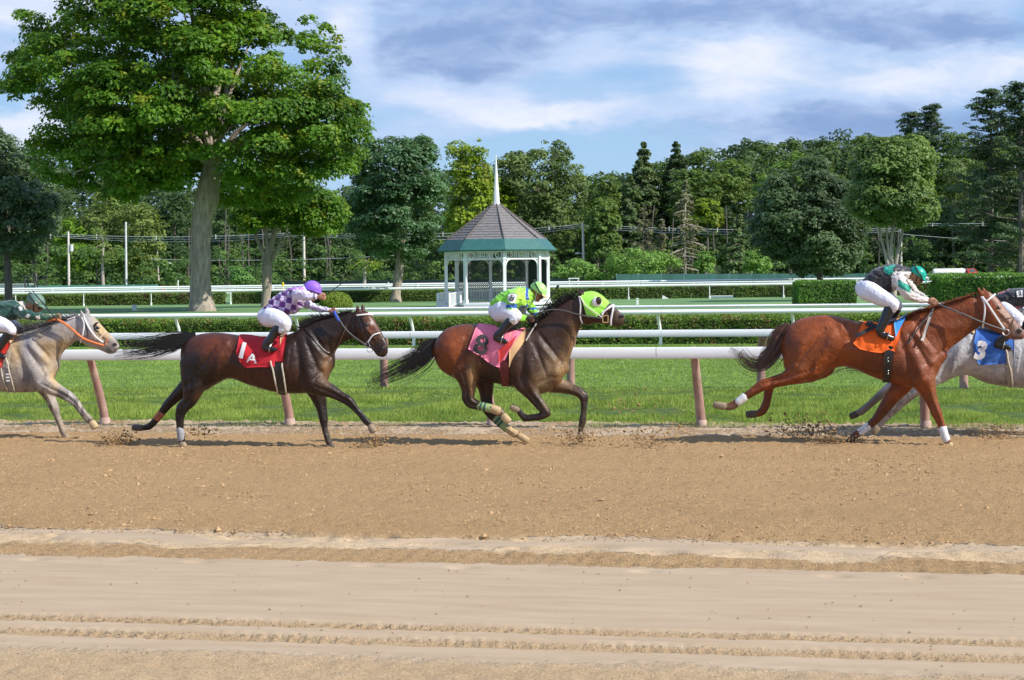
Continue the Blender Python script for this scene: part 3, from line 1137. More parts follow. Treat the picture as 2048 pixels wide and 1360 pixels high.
def trunk_mesh(mb, pts, rad, n=12, rough=.0, seed=0):
    """tapered, slightly knotted limb"""
    pts, rad = np.asarray(pts, float), np.asarray(rad, float)
    k = len(pts)
    t = np.linspace(0, 1, k)
    m_ = max(k, 6 if k < 4 else k * 3)
    tt = np.linspace(0, 1, m_)
    P2 = np.stack([np.interp(tt, t, pts[:, i]) for i in range(3)], -1)
    # smooth the bends
    for _ in range(2):
        P2[1:-1] = (P2[:-2] + 2 * P2[1:-1] + P2[2:]) / 4
    R2 = np.interp(tt, t, rad)
    if rough:
        R2 = R2 * (1 + rough * (fbm(tt * 9, tt * 0 + seed, seed, 3) - .5))
        P2 = P2 + (np.stack([fbm(tt * 4, tt * 0, seed + 5, 2), fbm(tt * 4, tt * 0, seed + 9, 2), tt * 0], -1) - .5) * np.array([1, 1, 0]) * R2[:, None] * rough
    mb.tube(P2, R2, n)


def in_poly(x, y, poly):
    ins = np.zeros(len(x), bool)
    n = len(poly)
    for i in range(n):
        x1, y1 = poly[i]
        x2, y2 = poly[(i + 1) % n]
        c = ((y1 > y) != (y2 > y)) & (x < (x2 - x1) * (y - y1) / (y2 - y1 + 1e-9) + x1)
        ins ^= c
    return ins


def edge_dist(x, y, poly):
    d = np.full(len(x), 1e9)
    n = len(poly)
    for i in range(n):
        a, b = np.array(poly[i], float), np.array(poly[(i + 1) % n], float)
        ab = b - a
        t = np.clip(((x - a[0]) * ab[0] + (y - a[1]) * ab[1]) / (ab @ ab), 0, 1)
        d = np.minimum(d, np.hypot(x - a[0] - t * ab[0], y - a[1] - t * ab[1]))
    return d


def crown_clumps(poly, Y, nclump, r, gaps=(), depth=1.0, rc=(.5, 1.1)):
    """clump centres filling a crown whose outline in the picture is poly"""
    # uneven outline: bays and lobes along every side
    q, n_ = [], len(poly)
    amp = min(16, .07 * (max(p[0] for p in poly) - min(p[0] for p in poly)))
    for i in range(n_):
        a_, b_ = np.array(poly[i], float), np.array(poly[(i + 1) % n_], float)
        L_ = np.hypot(*(b_ - a_))
        k_ = max(1, int(L_ / (amp * 1.6)))
        nr = np.array([b_[1] - a_[1], a_[0] - b_[0]]) / (L_ + 1e-6)
        for j in range(k_):
            q.append(tuple(a_ + (b_ - a_) * j / k_ + nr * r.uniform(-1, .8) * amp))
    poly = q
    xs, ys = [p[0] for p in poly], [p[1] for p in poly]
    s = F / Y
    out = []
    R = None
    X = r.uniform(min(xs), max(xs), nclump * 8)
    Z = r.uniform(min(ys), max(ys), nclump * 8)
    ok = in_poly(X, Z, poly)
    X, Z = X[ok], Z[ok]
    D = edge_dist(X, Z, poly) / s
    R = min(max(xs) - min(xs), max(ys) - min(ys)) / s / 2
    keep = D > rc[0] * .38
    for gx, gy, gr in gaps:
        keep &= np.hypot(X - gx, Z - gy) > gr
    X, Z, D = X[keep][:nclump], Z[keep][:nclump], D[keep][:nclump]
    dd = np.sqrt(np.clip(D * (2 * R - D), 0, None)) * depth
    # most clumps sit near the outer shell
    q = r.uniform(-1, 1, len(X))
    q = np.sign(q) * np.abs(q) ** .45
    off = q * dd
    cen = np.array([P(a, b, Y) for a, b in zip(X, Z)])
    sc = (Y + off) / Y
    cen[:, 1] += off
    cen[:, 0] *= sc
    cen[:, 2] = HC + (cen[:, 2] - HC) * sc
    rad = r.uniform(rc[0], rc[1], len(X))
    rad = np.minimum(rad, D + .25)
    mid = np.array([cen[:, 0].mean(), Y, cen[:, 2].mean() - R * .2])
    return cen, rad, mid


def clump_leaves(cen, rad, mid, per, size, r, flat=.7, droop=0.0, up=.55):
    n = len(cen)
    cnt = np.maximum(4, (per * (rad / rad.mean()) ** 2).astype(int))
    idx = np.repeat(np.arange(n), cnt)
    q = r.normal(0, 1, (len(idx), 3))
    q /= np.linalg.norm(q, axis=1)[:, None]
    q[:, 2] = np.where(q[:, 2] < -.35, -q[:, 2], q[:, 2])
    rr = rad[idx] * r.uniform(.45, 1.05, len(idx)) ** .7
    # uneven lumps on each clump
    q2 = q * np.array([1, 1, flat])
    lump = .75 + .5 * vnoise(q[:, 0] * 2.3 + idx * 3.1, q[:, 2] * 2.3 + q[:, 1] * 1.7, 5)
    pos = cen[idx] + q2 * (rr * lump)[:, None]
    outw = cen[idx] - mid
    outw /= np.linalg.norm(outw, axis=1)[:, None] + 1e-6
    nor = q * .7 + outw * .35 + np.array([0, 0, up]) + r.normal(0, .42, (len(idx), 3))
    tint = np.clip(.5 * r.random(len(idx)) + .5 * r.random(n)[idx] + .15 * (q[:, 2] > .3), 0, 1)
    return pos, nor, size * r.uniform(.6, 1.35, len(idx)), tint


def tree(name, label, poly, Y, base_px, trunk, mat, bark, seed, nclump, per, size, rc=(.5, 1.1), gaps=(), group=None, limbs=10, cat='tree', depth=1.0, flat=.7, limb_r=.5, extra=None):
    """trunk: list of (px, py, half width in photo px); base first"""
    r = np.random.default_rng(seed)
    s = F / Y
    g = P(base_px[0], base_px[1], Y)
    root = empty(name, (g[0], Y, 0), label, cat, group)
    cen, rad, mid = crown_clumps(poly, Y, nclump, r, gaps, depth, rc)
    if extra is not None:
        ec, er = extra
        cen, rad = np.vstack([cen, ec]), np.concatenate([rad, er])
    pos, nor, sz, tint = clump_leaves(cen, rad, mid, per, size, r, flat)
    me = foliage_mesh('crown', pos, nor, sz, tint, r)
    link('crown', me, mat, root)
    mb = MB()
    for tk in (trunk if isinstance(trunk[0][0], (tuple, list)) else [trunk]):
        pts = [P(x, y, Y) for x, y, w in tk]
        if tk[0][1] >= base_px[1] - 2:
            pts[0][2] = -.05
        trunk_mesh(mb, pts, [w / s for x, y, w in tk], 14, .25, seed)
    top = P(*((trunk if not isinstance(trunk[0][0], (tuple, list)) else trunk[0])[-1][:2]), Y)
    tr = (trunk if not isinstance(trunk[0][0], (tuple, list)) else trunk[0])[-1][2] / s
    order = r.permutation(len(cen))[:limbs]
    for i in order:
        e = cen[i]
        mpt = top * .5 + e * .5 + np.array([0, 0, np.linalg.norm(e - top) * .12])
        trunk_mesh(mb, [top - np.array([0, 0, .4]), top * .75 + mpt * .25 + np.array([0, 0, .3]), mpt, e], [tr * limb_r, tr * limb_r * .8, tr * limb_r * .5, .03], 6, .2, i)
    mb.build('trunk', bark, root)
    return root


maple = leaf_material('maple_leaves', (.028, .088, .006), (.125, .255, .014), .36, .5, .3, .25, (.25, .29, .02))
maple_dark = leaf_material('dark_maple_leaves', (.018, .055, .018), (.085, .175, .065), .25, .45, .4, .3)
linden = leaf_material('grey_green_leaves', (.05, .085, .045), (.12, .18, .09), .25, .5, .35, .3)
yellowg = leaf_material('yellow_green_leaves', (.08, .15, .012), (.24, .32, .02), .35, .55, .25, .12, (.27, .27, .05))
oak = leaf_material('oak_leaves', (.055, .09, .026), (.16, .215, .065), .28, .55, .25, .1)
midg = leaf_material('mid_green_leaves', (.04, .08, .018), (.135, .205, .04), .28, .55, .25, .1)
darkg = leaf_material('deep_green_leaves', (.02, .045, .016), (.07, .12, .036), .22, .55, .25, .1)
olive = leaf_material('olive_leaves', (.085, .125, .03), (.19, .24, .06), .3, .6, .2, .1)
bright = leaf_material('bright_shrub_leaves', (.09, .19, .03), (.20, .34, .07), .3, .55, .25, .2)
needle_l = leaf_material('pale_needles', (.07, .12, .04), (.15, .21, .08), .2, .6, .2, .1)
needle_d = leaf_material('dark_needles', (.03, .06, .024), (.075, .12, .04), .15, .6, .2, .1)
pine_n = leaf_material('pine_needles', (.025, .05, .025), (.075, .125, .05), .2, .5, .3, .1)
drab = leaf_material('drab_twigs', (.12, .12, .06), (.20, .19, .10), .2, .7, .2, .1)

BIG = [(-8, 170), (8, 110), (50, 75), (35, 35), (60, 10), (95, 25), (130, -20), (160, -90), (300, -150), (480, -140), (560, -70), (610, -20), (600, 15), (575, 40), (600, 75), (585, 30), (650, 28), (690, 70), (706, 130), (700, 185), (735, 215), (748, 270), (738, 330), (700, 375), (660, 392), (600, 410), (545, 430), (470, 440), (430, 415), (380, 408), (310, 408), (230, 412), (140, 400), (80, 365), (52, 300), (60, 235), (10, 205)]
tree('big_maple_tree', 'huge maple with wide bright green crown and thick grey trunk, tallest tree at left', BIG, 119.0, (402, 622),
     [(404, 622, 31), (403, 600, 24), (402, 560, 20.5), (402, 520, 20), (401, 490, 20), (404, 462, 23), (403, 445, 21), (407, 420, 22), (412, 395, 24), (418, 360, 22), (425, 320, 16)],
     maple, bark_a, 21, 600, 310, .150, (.75, 1.8), gaps=((520, 12, 30), (590, 190, 20), (505, 140, 18), (592, 110, 34), (560, 25, 26), (345, 215, 16), (330, 95, 14)), limbs=34, depth=.85, limb_r=.42)

tree('slender_maple_tree', 'slimmer maple with forked trunk between the big maple and the dark linden', [(450, 395), (520, 380), (600, 385), (690, 380), (700, 430), (680, 470), (640, 500), (600, 480), (560, 470), (500, 470), (455, 450)], 130.0, (535, 618),
     [[(532, 618, 11), (533, 590, 9), (534, 560, 9.5), (534, 530, 10)], [(534, 532, 9), (528, 510, 5), (517, 485, 4), (508, 462, 3)], [(534, 532, 9), (540, 500, 6), (548, 470, 5), (556, 440, 4)], [(534, 525, 7), (536, 490, 4), (530, 455, 3)]],
     maple, bark_a, 22, 110, 170, .135, (.6, 1.2), limbs=5, limb_r=.2)

tree('dark_linden_tree', 'round dark blue-green linden tree left of the gazebo', [(672, 450), (688, 380), (705, 320), (735, 285), (765, 262), (800, 262), (850, 272), (878, 300), (884, 335), (903, 375), (900, 430), (872, 480), (850, 515), (820, 528), (780, 520), (735, 518), (700, 500)], 147.0, (795, 605),
     [(790, 605, 12), (792, 585, 9), (795, 560, 8.5), (799, 530, 9), (803, 500, 8)], maple_dark, bark_a, 23, 360, 130, .15, (.6, 1.15), limbs=10)
tree('grey_green_tree', 'grey-green tree cut by the left edge behind the dark green silks rider', [(-120, 330), (-60, 250), (-15, 248), (25, 270), (45, 310), (75, 330), (112, 390), (122, 450), (105, 500), (70, 528), (20, 522), (-60, 520), (-120, 500)], 135.0, (17, 604),
     [(17, 604, 9), (17, 570, 7.5), (16, 540, 7), (14, 505, 7)], linden, bark_b, 24, 300, 130, .15, (.6, 1.15), limbs=8)
tree('broad_dark_tree', 'broad dark tree with grey-green foliage reaching down to the green fence', [(1488, 440), (1495, 395), (1515, 360), (1540, 330), (1590, 315), (1650, 318), (1700, 350), (1735, 400), (1748, 450), (1735, 500), (1705, 540), (1685, 562), (1620, 566), (1580, 560), (1575, 540), (1530, 520), (1500, 490)], 196.0, (1640, 572),
     [(1640, 574, 7), (1640, 540, 6), (1640, 480, 5)], leaf_material('broad_dark_leaves', (.028, .055, .024), (.095, .145, .06), .25, .5, .35, .12), bark_b, 25, 400, 120, .20, (.8, 2.0), limbs=8, flat=.6)
tree('multi_stem_maple', 'maple with several pale stems fanning out above the green helmet', [(1690, 400), (1700, 330), (1730, 285), (1775, 265), (1830, 262), (1862, 290), (1868, 340), (1876, 390), (1872, 435), (1850, 460), (1815, 462), (1780, 458), (1740, 445), (1705, 430)], 128.0, (1785, 604),
     [[(1786, 604, 8), (1786, 580, 7), (1785, 560, 7), (1784, 545, 5)], [(1782, 555, 4), (1772, 515, 3.2), (1762, 475, 2.6), (1752, 430, 2)], [(1785, 550, 4), (1781, 500, 3.4), (1786, 455, 2.8), (1795, 400, 2)], [(1788, 555, 4), (1794, 510, 3.4), (1804, 470, 3), (1810, 430, 2.4)], [(1783, 540, 3), (1774, 490, 2.4), (1773, 440, 2)]],
     leaf_material('soft_maple_leaves', (.04, .085, .02), (.18, .26, .065), .3, .5, .35, .3), bark_pale, 26, 330, 125, .135, (.5, 1.15), limbs=4, limb_r=.12)


def blob_poly(cx, top, w, bottom, r, k=15, square=.75):
    """uneven rounded crown outline"""
    cy = (top + bottom) / 2
    hw, hh = w / 2, (bottom - top) / 2
    o = []
    for i in range(k):
        a = 2 * math.pi * i / k
        c, s = math.cos(a), math.sin(a)
        q = r.uniform(.86, 1.12)
        o.append((cx + np.sign(c) * abs(c) ** square * hw * q, cy - np.sign(s) * abs(s) ** square * hh * (q if s < 0 else min(q, 1.03))))
    return o


def wood_tree(label, cx, top, w, bottom, Y, mat, seed, density=1.0, name='woodland_tree', bark=None, cat='tree', pale=False, base=None, size=None, group='trees of the wood behind the far fence'):
    r = np.random.default_rng(seed)
    poly = blob_poly(cx, top, w, bottom, r)
    s = F / Y
    A = w * (bottom - top) / s / s
    rc = (1.0, 2.1) if w > 70 else (.6, 1.2)
    n = int(A / (rc[0] + rc[1]) ** 2 * 4 * 1.8 * density)
    by = hor(cx) + HC * s
    tk = [(cx, by, 4 if w > 70 else 2.5), (cx + r.uniform(-3, 3), bottom - (bottom - top) * .2, 3 if w > 70 else 2), (cx, top + (bottom - top) * .4, 1.5)]
    sz = size or .30
    return tree(name, label, poly, Y, (cx, by), tk, mat, bark or bark_b, seed, n, 62 if w > 70 else 55, sz, rc, limbs=5, group=group, cat=cat, flat=.65)


def conifer(label, cx, top, w, bottom, Y, mat, seed, dens=1.0, name='spruce_tree', bare=0.0, bark=None, group='trees of the wood behind the far fence', trunk_w=2.5):
    """whorled tree: drooping boughs around a straight stem"""
    r = np.random.default_rng(seed)
    s = F / Y
    by = hor(cx) + HC * s
    g = P(cx, by, Y)
    tp = P(cx, top, Y)
    zb = P(cx, bottom, Y)[2]
    root = empty(name, (g[0], Y, 0), label, 'tree', group)
    H = tp[2] - max(zb, .5)
    R = w / 2 / s
    mb = MB()
    mb.tube([(g[0], Y, 0), (g[0], Y, tp[2] * .5), (tp[0], Y, tp[2])], [trunk_w / s * 1.2, trunk_w / s, .04], 6)
    pos, nor, tint = [], [], []
    nl = int(H / .6)
    for i in range(nl):
        t = (i + r.uniform(-.3, .3)) / nl
        t = min(max(t, 0), 1)
        z = tp[2] - t * H
        L = R * 1.15 * (t ** .8) * r.uniform(.6, 1.2) + .3
        x0 = g[0] + (tp[0] - g[0]) * z / tp[2]
        for k in range(7):
            a = r.uniform(0, 6.283)
            Lk = L * r.uniform(.6, 1.15)
            d = np.array([math.cos(a), math.sin(a), 0])
            dz = -.28 * Lk + .1
            e = np.array([x0, Y, z]) + d * Lk + np.array([0, 0, dz])
            mb.tube([(x0, Y, z), (np.array([x0, Y, z]) + e) / 2 + np.array([0, 0, .1]), e], [.07, .05, .02], 3, cap=False)
            if r.random() < bare:
                continue
            m_ = int(16 * dens * (1 + Lk))
            q = r.uniform(.15, 1.05, m_) ** .8
            p = np.array([x0, Y, z]) + d * (Lk * q)[:, None] + np.array([0, 0, 1.0]) * (dz * q - r.uniform(0, .5, m_))[:, None]
            sd = np.array([-d[1], d[0], 0])
            p += sd * (r.normal(0, .22, m_) * Lk * (1 - q * .5) * .8)[:, None]
            pos.append(p)
            nor.append(np.array([0, 0, .8]) + d * .5 + r.normal(0, .45, (m_, 3)))
            tint.append(np.full(m_, r.random()) * .6 + r.random(m_) * .4)
    mb.build('trunk', bark or bark_b, root)
    if pos:
        pos, nor, tint = np.vstack(pos), np.vstack(nor), np.concatenate(tint)
        me = foliage_mesh('crown', pos, nor, .26 * r.uniform(.6, 1.4, len(pos)), tint, r)
        link('crown', me, mat, root)
    return root


def pine(label, cx, top, w, bottom, Y, mat, seed, group='tall pines against the sky'):
    """ragged white pine: flat pads of needles on level boughs"""
    r = np.random.default_rng(seed)
    s = F / Y
    by = hor(cx) + HC * s
    g, tp = P(cx, by, Y), P(cx, top, Y)
    H = tp[2] - P(cx, bottom, Y)[2]
    root = empty('pine_tree', (g[0], Y, 0), label, 'pine tree', group)
    mb = MB()
    mb.tube([(g[0], Y, 0), (g[0] * .5 + tp[0] * .5, Y, tp[2] * .5), (tp[0], Y, tp[2])], [.55, .35, .06], 8)
    cen, rad = [], []
    n = int(H * 3.0)
    for i in range(n):
        t = (i + .3) / n
        z = tp[2] - t * H
        L = (w / 2 / s) * (.16 + 1.05 * t ** .55) * r.uniform(.55, 1.1)
        a = r.uniform(0, 6.283)
        d = np.array([math.cos(a), math.sin(a) * .8, 0])
        o = np.array([g[0] + (tp[0] - g[0]) * z / tp[2], Y, z])
        e = o + d * L + np.array([0, 0, .22 * L])
        mb.tube([o, (o + e) / 2 - np.array([0, 0, .05 * L]), e], [.12, .08, .03], 4, cap=False)
        for q in (1.0, .75, .5, .28):
            cen.append(o + (e - o) * q + r.normal(0, .25, 3))
            rad.append(r.uniform(.65, 1.35))
    mb.build('trunk', bark_b, root)
    cen, rad = np.array(cen), np.array(rad)
    pos, nor, sz, tint = clump_leaves(cen, rad, cen.mean(0), 62, .21, r, .42)
    link('crown', foliage_mesh('crown', pos, nor, sz, tint, r), mat, root)
    return root


W = wood_tree
# left side behind the big maple
W('far deciduous tree whose top shows at the left edge below the big maple crown', 70, 285, 150, 520, 330, darkg, 101)
W('bright green tree behind the leftmost utility pole', 150, 430, 95, 570, 300, leaf_material('fresh_leaves', (.06, .14, .012), (.17, .29, .02), .35, .55, .25, .15), 102, 1.1)
W('tall pale olive tree between the two left utility poles', 205, 385, 100, 510, 300, olive, 103, .9)
W('yellowish olive tree right of the second utility pole', 285, 395, 90, 560, 296, olive, 104, 1.0)
W('olive green tree behind the tall bare pole at left', 250, 380, 90, 560, 312, midg, 105)
W('dark tree just left of the big maple trunk', 350, 380, 90, 560, 318, darkg, 106)
W('dark woodland tree seen right of the big maple trunk', 455, 400, 100, 560, 330, darkg, 107)
W('dark tree behind the forked trunk', 560, 400, 120, 555, 335, darkg, 108)
W('dark tree between the forked maple and the dark linden', 660, 400, 110, 560, 322, darkg, 109)
W('dim tree left of the gazebo under the linden crown', 770, 440, 120, 560, 330, darkg, 110)
W('dim tree directly behind the gazebo railing', 900, 430, 110, 560, 320, darkg, 111)
W('deep green tree seen through the gazebo arches', 1020, 400, 130, 560, 315, darkg, 112)
W('yellow-green tree rising left of the gazebo spire', 938, 277, 112, 500, 290, yellowg, 113, 1.15)
W('smaller yellow-green tree directly behind the gazebo spire', 1000, 355, 70, 480, 296, yellowg, 114, 1.1)
W('large rounded grey-green oak right of the gazebo spire', 1078, 280, 195, 520, 300, oak, 115, 1.2)
W('mid green tree right of the grey-green oak', 1195, 345, 105, 520, 312, midg, 116, 1.1)
W('small feathery tree low in front of the pale larch', 1208, 405, 70, 520, 285, midg, 117)
conifer('tall pale green larch against the sky right of the oak', 1287, 283, 120, 500, 320, needle_l, 118, 1.5)
conifer('pointed dark spruce against the sky in the middle of the wood', 1352, 282, 110, 480, 322, needle_d, 119, 1.5)
W('soft rounded tree between the pale larch and the pointed spruce', 1318, 312, 80, 470, 328, midg, 170, 1.1)
W('low rounded tree left of the pale larch', 1240, 340, 90, 480, 325, oak, 171, 1.1)
W('broad tree filling the wood under the pointed dark spruce', 1385, 330, 110, 520, 312, midg, 172, 1.0)
W('rounded tree right of the pointed dark spruce', 1410, 295, 110, 470, 335, midg, 120, 1.1)
W('mid green tree left of the hill crest', 1462, 320, 110, 500, 320, midg, 121, 1.1)
W('tree with bright yellow-green patch in the dark wood', 1415, 395, 60, 470, 290, yellowg, 122, .9)
W('dark understory tree right of the bare spruce', 1450, 400, 110, 560, 300, darkg, 123)
W('hill crest tree, leftmost of the ridge line', 1500, 278, 110, 420, 390, darkg, 124)
W('hill crest tree above the broad dark tree', 1560, 272, 120, 420, 392, midg, 125)
W('lighter green domed tree below the ridge line', 1580, 305, 130, 470, 300, leaf_material('dome_leaves', (.06, .13, .02), (.15, .25, .035), .3, .55, .25, .1), 126, 1.1)
W('dark hill crest tree left of the twin pines', 1630, 268, 110, 420, 395, darkg, 127)
W('hill crest tree just left of the twin pines', 1700, 268, 120, 420, 392, midg, 128)
W('hill crest tree under the twin pines', 1775, 270, 120, 420, 390, darkg, 129)
W('mid green tree rising right of the twin pines', 1915, 262, 110, 470, 340, midg, 130, 1.1)
W('bushy green tree between the twin pines and the tall right pines', 1945, 300, 120, 500, 320, oak, 131, 1.0)
W('leafy tree standing between the tall right pines', 2005, 262, 120, 520, 300, midg, 173, 1.1)
W('dark tree below the tall right pines', 2000, 330, 150, 560, 300, darkg, 132, 1.2)
W('dark tree behind the stems of the fanning maple', 1750, 420, 120, 560, 310, darkg, 133)
W('dark wood tree above the white tank truck', 1880, 400, 140, 560, 312, darkg, 134, 1.2)
W('grey-green tree at the right edge below the pines', 2075, 380, 130, 560, 290, oak, 135)
pine('shorter left one of the twin pines on the ridge', 1822, 228, 75, 330, 345, pine_n, 140)
pine('taller right one of the twin pines on the ridge', 1862, 214, 95, 330, 340, pine_n, 141)
pine('tall ragged pine near the right edge', 1982, 186, 190, 540, 270, pine_n, 142)
pine('tallest pine cut by the right edge of the picture', 2042, 170, 200, 540, 262, pine_n, 143)
conifer('thin half-bare spruce with pale straight trunk in the middle of the wood', 1371, 363, 95, 545, 262, drab, 150, .35, bare=.55, bark=bark_pale, trunk_w=2.2)
conifer('thin dead conifer with bare grey trunk left of the half-bare spruce', 1288, 410, 60, 500, 264, drab, 151, .3, bare=.6, bark=bark_b, trunk_w=1.6)
conifer('slim conifer with pale trunk behind the flowering bushes', 1324, 440, 44, 540, 266, drab, 152, .4, bare=.5, bark=bark_pale, trunk_w=1.6)
conifer('soft green conifer above the flowering bushes', 1260, 350, 90, 520, 290, needle_l, 153, 1.1)
conifer('drooping conifer left of the broad dark tree', 1480, 430, 95, 560, 268, needle_l, 154, .8)

W('light green flowering bushes in front of the wood right of the gazebo', 1285, 497, 170, 566, 252, bright, 160, 1.2, 'flowering_bush', cat='bush', size=.22, group='bushes before the wood')
W('low green bush behind the lamp pole right of the gazebo', 1165, 520, 150, 570, 255, bright, 161, 1.1, 'green_bush', cat='bush', size=.22, group='bushes before the wood')
W('small pointed bright tree in front of the bare spruce', 1410, 500, 42, 556, 250, bright, 162, 1.3, 'young_tree', size=.2, group='young trees before the wood')
W('small bright young tree left of the broad dark tree', 1512, 500, 58, 556, 250, bright, 163, 1.2, 'young_tree', size=.2, group='young trees before the wood')
W('small lone bright green tree right of the big maple trunk', 482, 530, 52, 576, 214, leaf_material('young_leaves', (.06, .15, .03), (.15, .28, .07), .3, .55, .25, .2), 164, 1.6, 'young_tree', size=.17, group='young trees before the wood')
W('small tree with light yellow-green boughs at the whip tip left of the linden', 728, 505, 78, 552, 214, yellowg, 165, .6, 'young_tree', size=.18, group='young trees before the wood', bark=bark_pale)
W('thin tree with pale forked trunk between the two left poles', 207, 455, 75, 545, 240, olive, 166, .55, 'slender_tree', bark=bark_pale, size=.17, group='young trees before the wood')


def far_wood():
    """the woodland mass that closes the view behind the single trees"""
    r = np.random.default_rng(55)
    pos, rad = [], []
    prof = [(-300, 290), (60, 300), (200, 355), (420, 365), (700, 375), (900, 345), (1100, 350), (1200, 362), (1300, 330), (1400, 310), (1480, 292), (1560, 280), (1700, 274), (1900, 275), (2048, 240), (2350, 250)]
    for Y, k, dy in ((350, 1150, 22), (400, 1250, 10), (440, 1100, 0)):
        x = r.uniform(-250, 2300, k)
        tp = np.interp(x, [p[0] for p in prof], [p[1] for p in prof]) + dy
        y = tp + (r.random(k) ** .8) * (hor(x) + 12 - tp)
        for a, b in zip(x, y):
            pos.append(P(a, b, Y + r.uniform(-12, 12)))
            rad.append(r.uniform(1.6, 3.2))
    pos, rad = np.array(pos), np.array(rad)
    mid = np.array([0, 600, -20])
    p, n, s, t = clump_leaves(pos, rad, mid, 58, .55, r, .8)
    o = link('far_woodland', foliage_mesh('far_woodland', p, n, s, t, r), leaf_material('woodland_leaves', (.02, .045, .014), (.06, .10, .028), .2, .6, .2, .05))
    tag(o, 'dense mass of dark green woodland closing the view', None, None, 'stuff')
    # trunks standing in the gloom
    mb = MB()
    for i in range(80):
        x = r.uniform(-100, 2150)
        Y = r.uniform(285, 360)
        a = P(x, 500, Y)
        h = r.uniform(9, 14)
        mb.tube([(a[0], Y, 0), (a[0] + r.uniform(-.4, .4), Y, h / 2), (a[0] + r.uniform(-.8, .8), Y, h)], [r.uniform(.14, .3), .16, .1], 5)
    o = mb.build('woodland_trunks', pmat('wood_trunks', (.10, .085, .07), .9, .3, 2))
    tag(o, 'slender trunks standing in the shade of the wood', None, None, 'stuff')
    # undergrowth in front of the wood
    k = 1500
    x = r.uniform(-200, 2250, k)
    Y = r.uniform(272, 345, k)
    pp = np.array([P(a, 500, b) for a, b in zip(x, Y)])
    pp[:, 2] = r.uniform(0, 1, k) ** 1.6 * 6.5
    p, n, s, t = clump_leaves(pp, r.uniform(.8, 1.7, k), mid, 40, .3, r, .8)
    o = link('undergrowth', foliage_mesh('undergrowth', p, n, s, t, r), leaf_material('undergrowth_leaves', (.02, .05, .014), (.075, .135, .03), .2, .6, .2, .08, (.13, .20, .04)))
    tag(o, 'dark leafy undergrowth along the foot of the wood', None, None, 'stuff')
    # dark rising ground added as backing, standing in for the wood's deep shade
    xs = np.linspace(-500, 500, 60)
    ys = np.array([330, 350, 380, 430, 480, 900])
    hs = np.array([-.5, 1.5, 6, 13, 16, 18])
    U, V = np.meshgrid(xs, ys)
    Z = np.interp(V, ys, hs) * (.7 + .4 * sstep(U, -20, 90)) * (.85 + .3 * fbm(U * .02, V * .02, 3, 2))
    me = mesh_np('backing_hill', np.stack([U, V, Z], -1).reshape(-1, 3), grid_faces(60, 6))
    o = link('backing_hill', me, pmat('dark_backing', (.035, .045, .018), .95, .4, .3))
    tag(o, 'low dark hill added as backing under the far trees', None, None, 'structure')


far_wood()
# ------------------------------------------------------------------ poles, wires, fences and small things
pole_m = pmat('weathered_pole', (.68, .60, .55), .85, .2, 3, .01, 15, .2, stretch=(2, 2, .3))
pole_g = pmat('grey_pole', (.62, .62, .62), .7, .12, 3, .005, 15, .3)
wire_m = pmat('wire_grey', (.45, .47, .50), .5, .05)
dark_m = pmat('dark_gear', (.05, .05, .055), .5, .1)


def pole(label, px, top, py_base, Y, half, mat=pole_m, lean=0.0, name='utility_pole'):
    a = P(px, py_base, Y)
    a[2] = 0
    b = P(px + lean, top, Y)
    root = empty(name, a, label, 'utility pole', 'poles along the far road')
    mb = MB()
    mb.tube([a, (a + b) / 2, b], [half * Y / F * 1.15, half * Y / F, half * Y / F * .8], 8)
    mb.build('pole', mat, root)
    return root, b


def lamp_arm(root, px0, py0, px1, py1, Y):
    mb = MB()
    a, b = P(px0, py0, Y), P(px1, py1, Y)
    mb.tube([a, (a + b) / 2 + np.array([0, 0, .25]), b], .05, 6)
    mb.build('lamp_arm', pole_g, root)
    mb = MB()
    mb.ell(b + np.array([.1 * np.sign(px1 - px0), 0, -.05]), (.42, .2, .14))
    mb.build('lamp_head', pmat('lamp_head', (.55, .60, .62), .4, .05), root)


YP = 285.0
r1, t1 = pole('leftmost utility pole with small white transformer and dark base', 138, 463, 583, YP, 2.4, lean=-1.5)
mb = MB()
mb.tube([P(143, 503, YP), P(143, 489, YP)], .3, 10)
mb.build('transformer', pmat('transformer_grey', (.62, .64, .65), .4), r1)
mb = MB()
mb.ell(P(138, 581, YP) + np.array([0, -.3, .1]), (.7, .4, .45))
mb.build('dark_base', dark_m, r1)
r2, t2 = pole('plain straight grey pole without wires left of the big maple', 252.5, 444, 583, YP - 5, 2.2, pole_g, -1.0)
r3, t3 = pole('thin leaning pole with a street lamp left of the big maple', 318, 490, 583, YP + 12, 1.5, pole_m, -4)
lamp_arm(r3, 317, 530, 337, 526, YP + 12)
r4, t4 = pole('utility pole with a crossarm behind the purple helmet', 609, 457, 590, YP, 2.5, lean=-1.5)
r5, t5 = pole('utility pole with a small lamp right of the gazebo', 1168.5, 445, 576, YP, 2.7, lean=-3)
lamp_arm(r5, 1167, 512, 1156, 506, YP)
r6, t6 = pole('utility pole beside the fanning maple stems', 1802, 452, 570, YP + 5, 2.6)


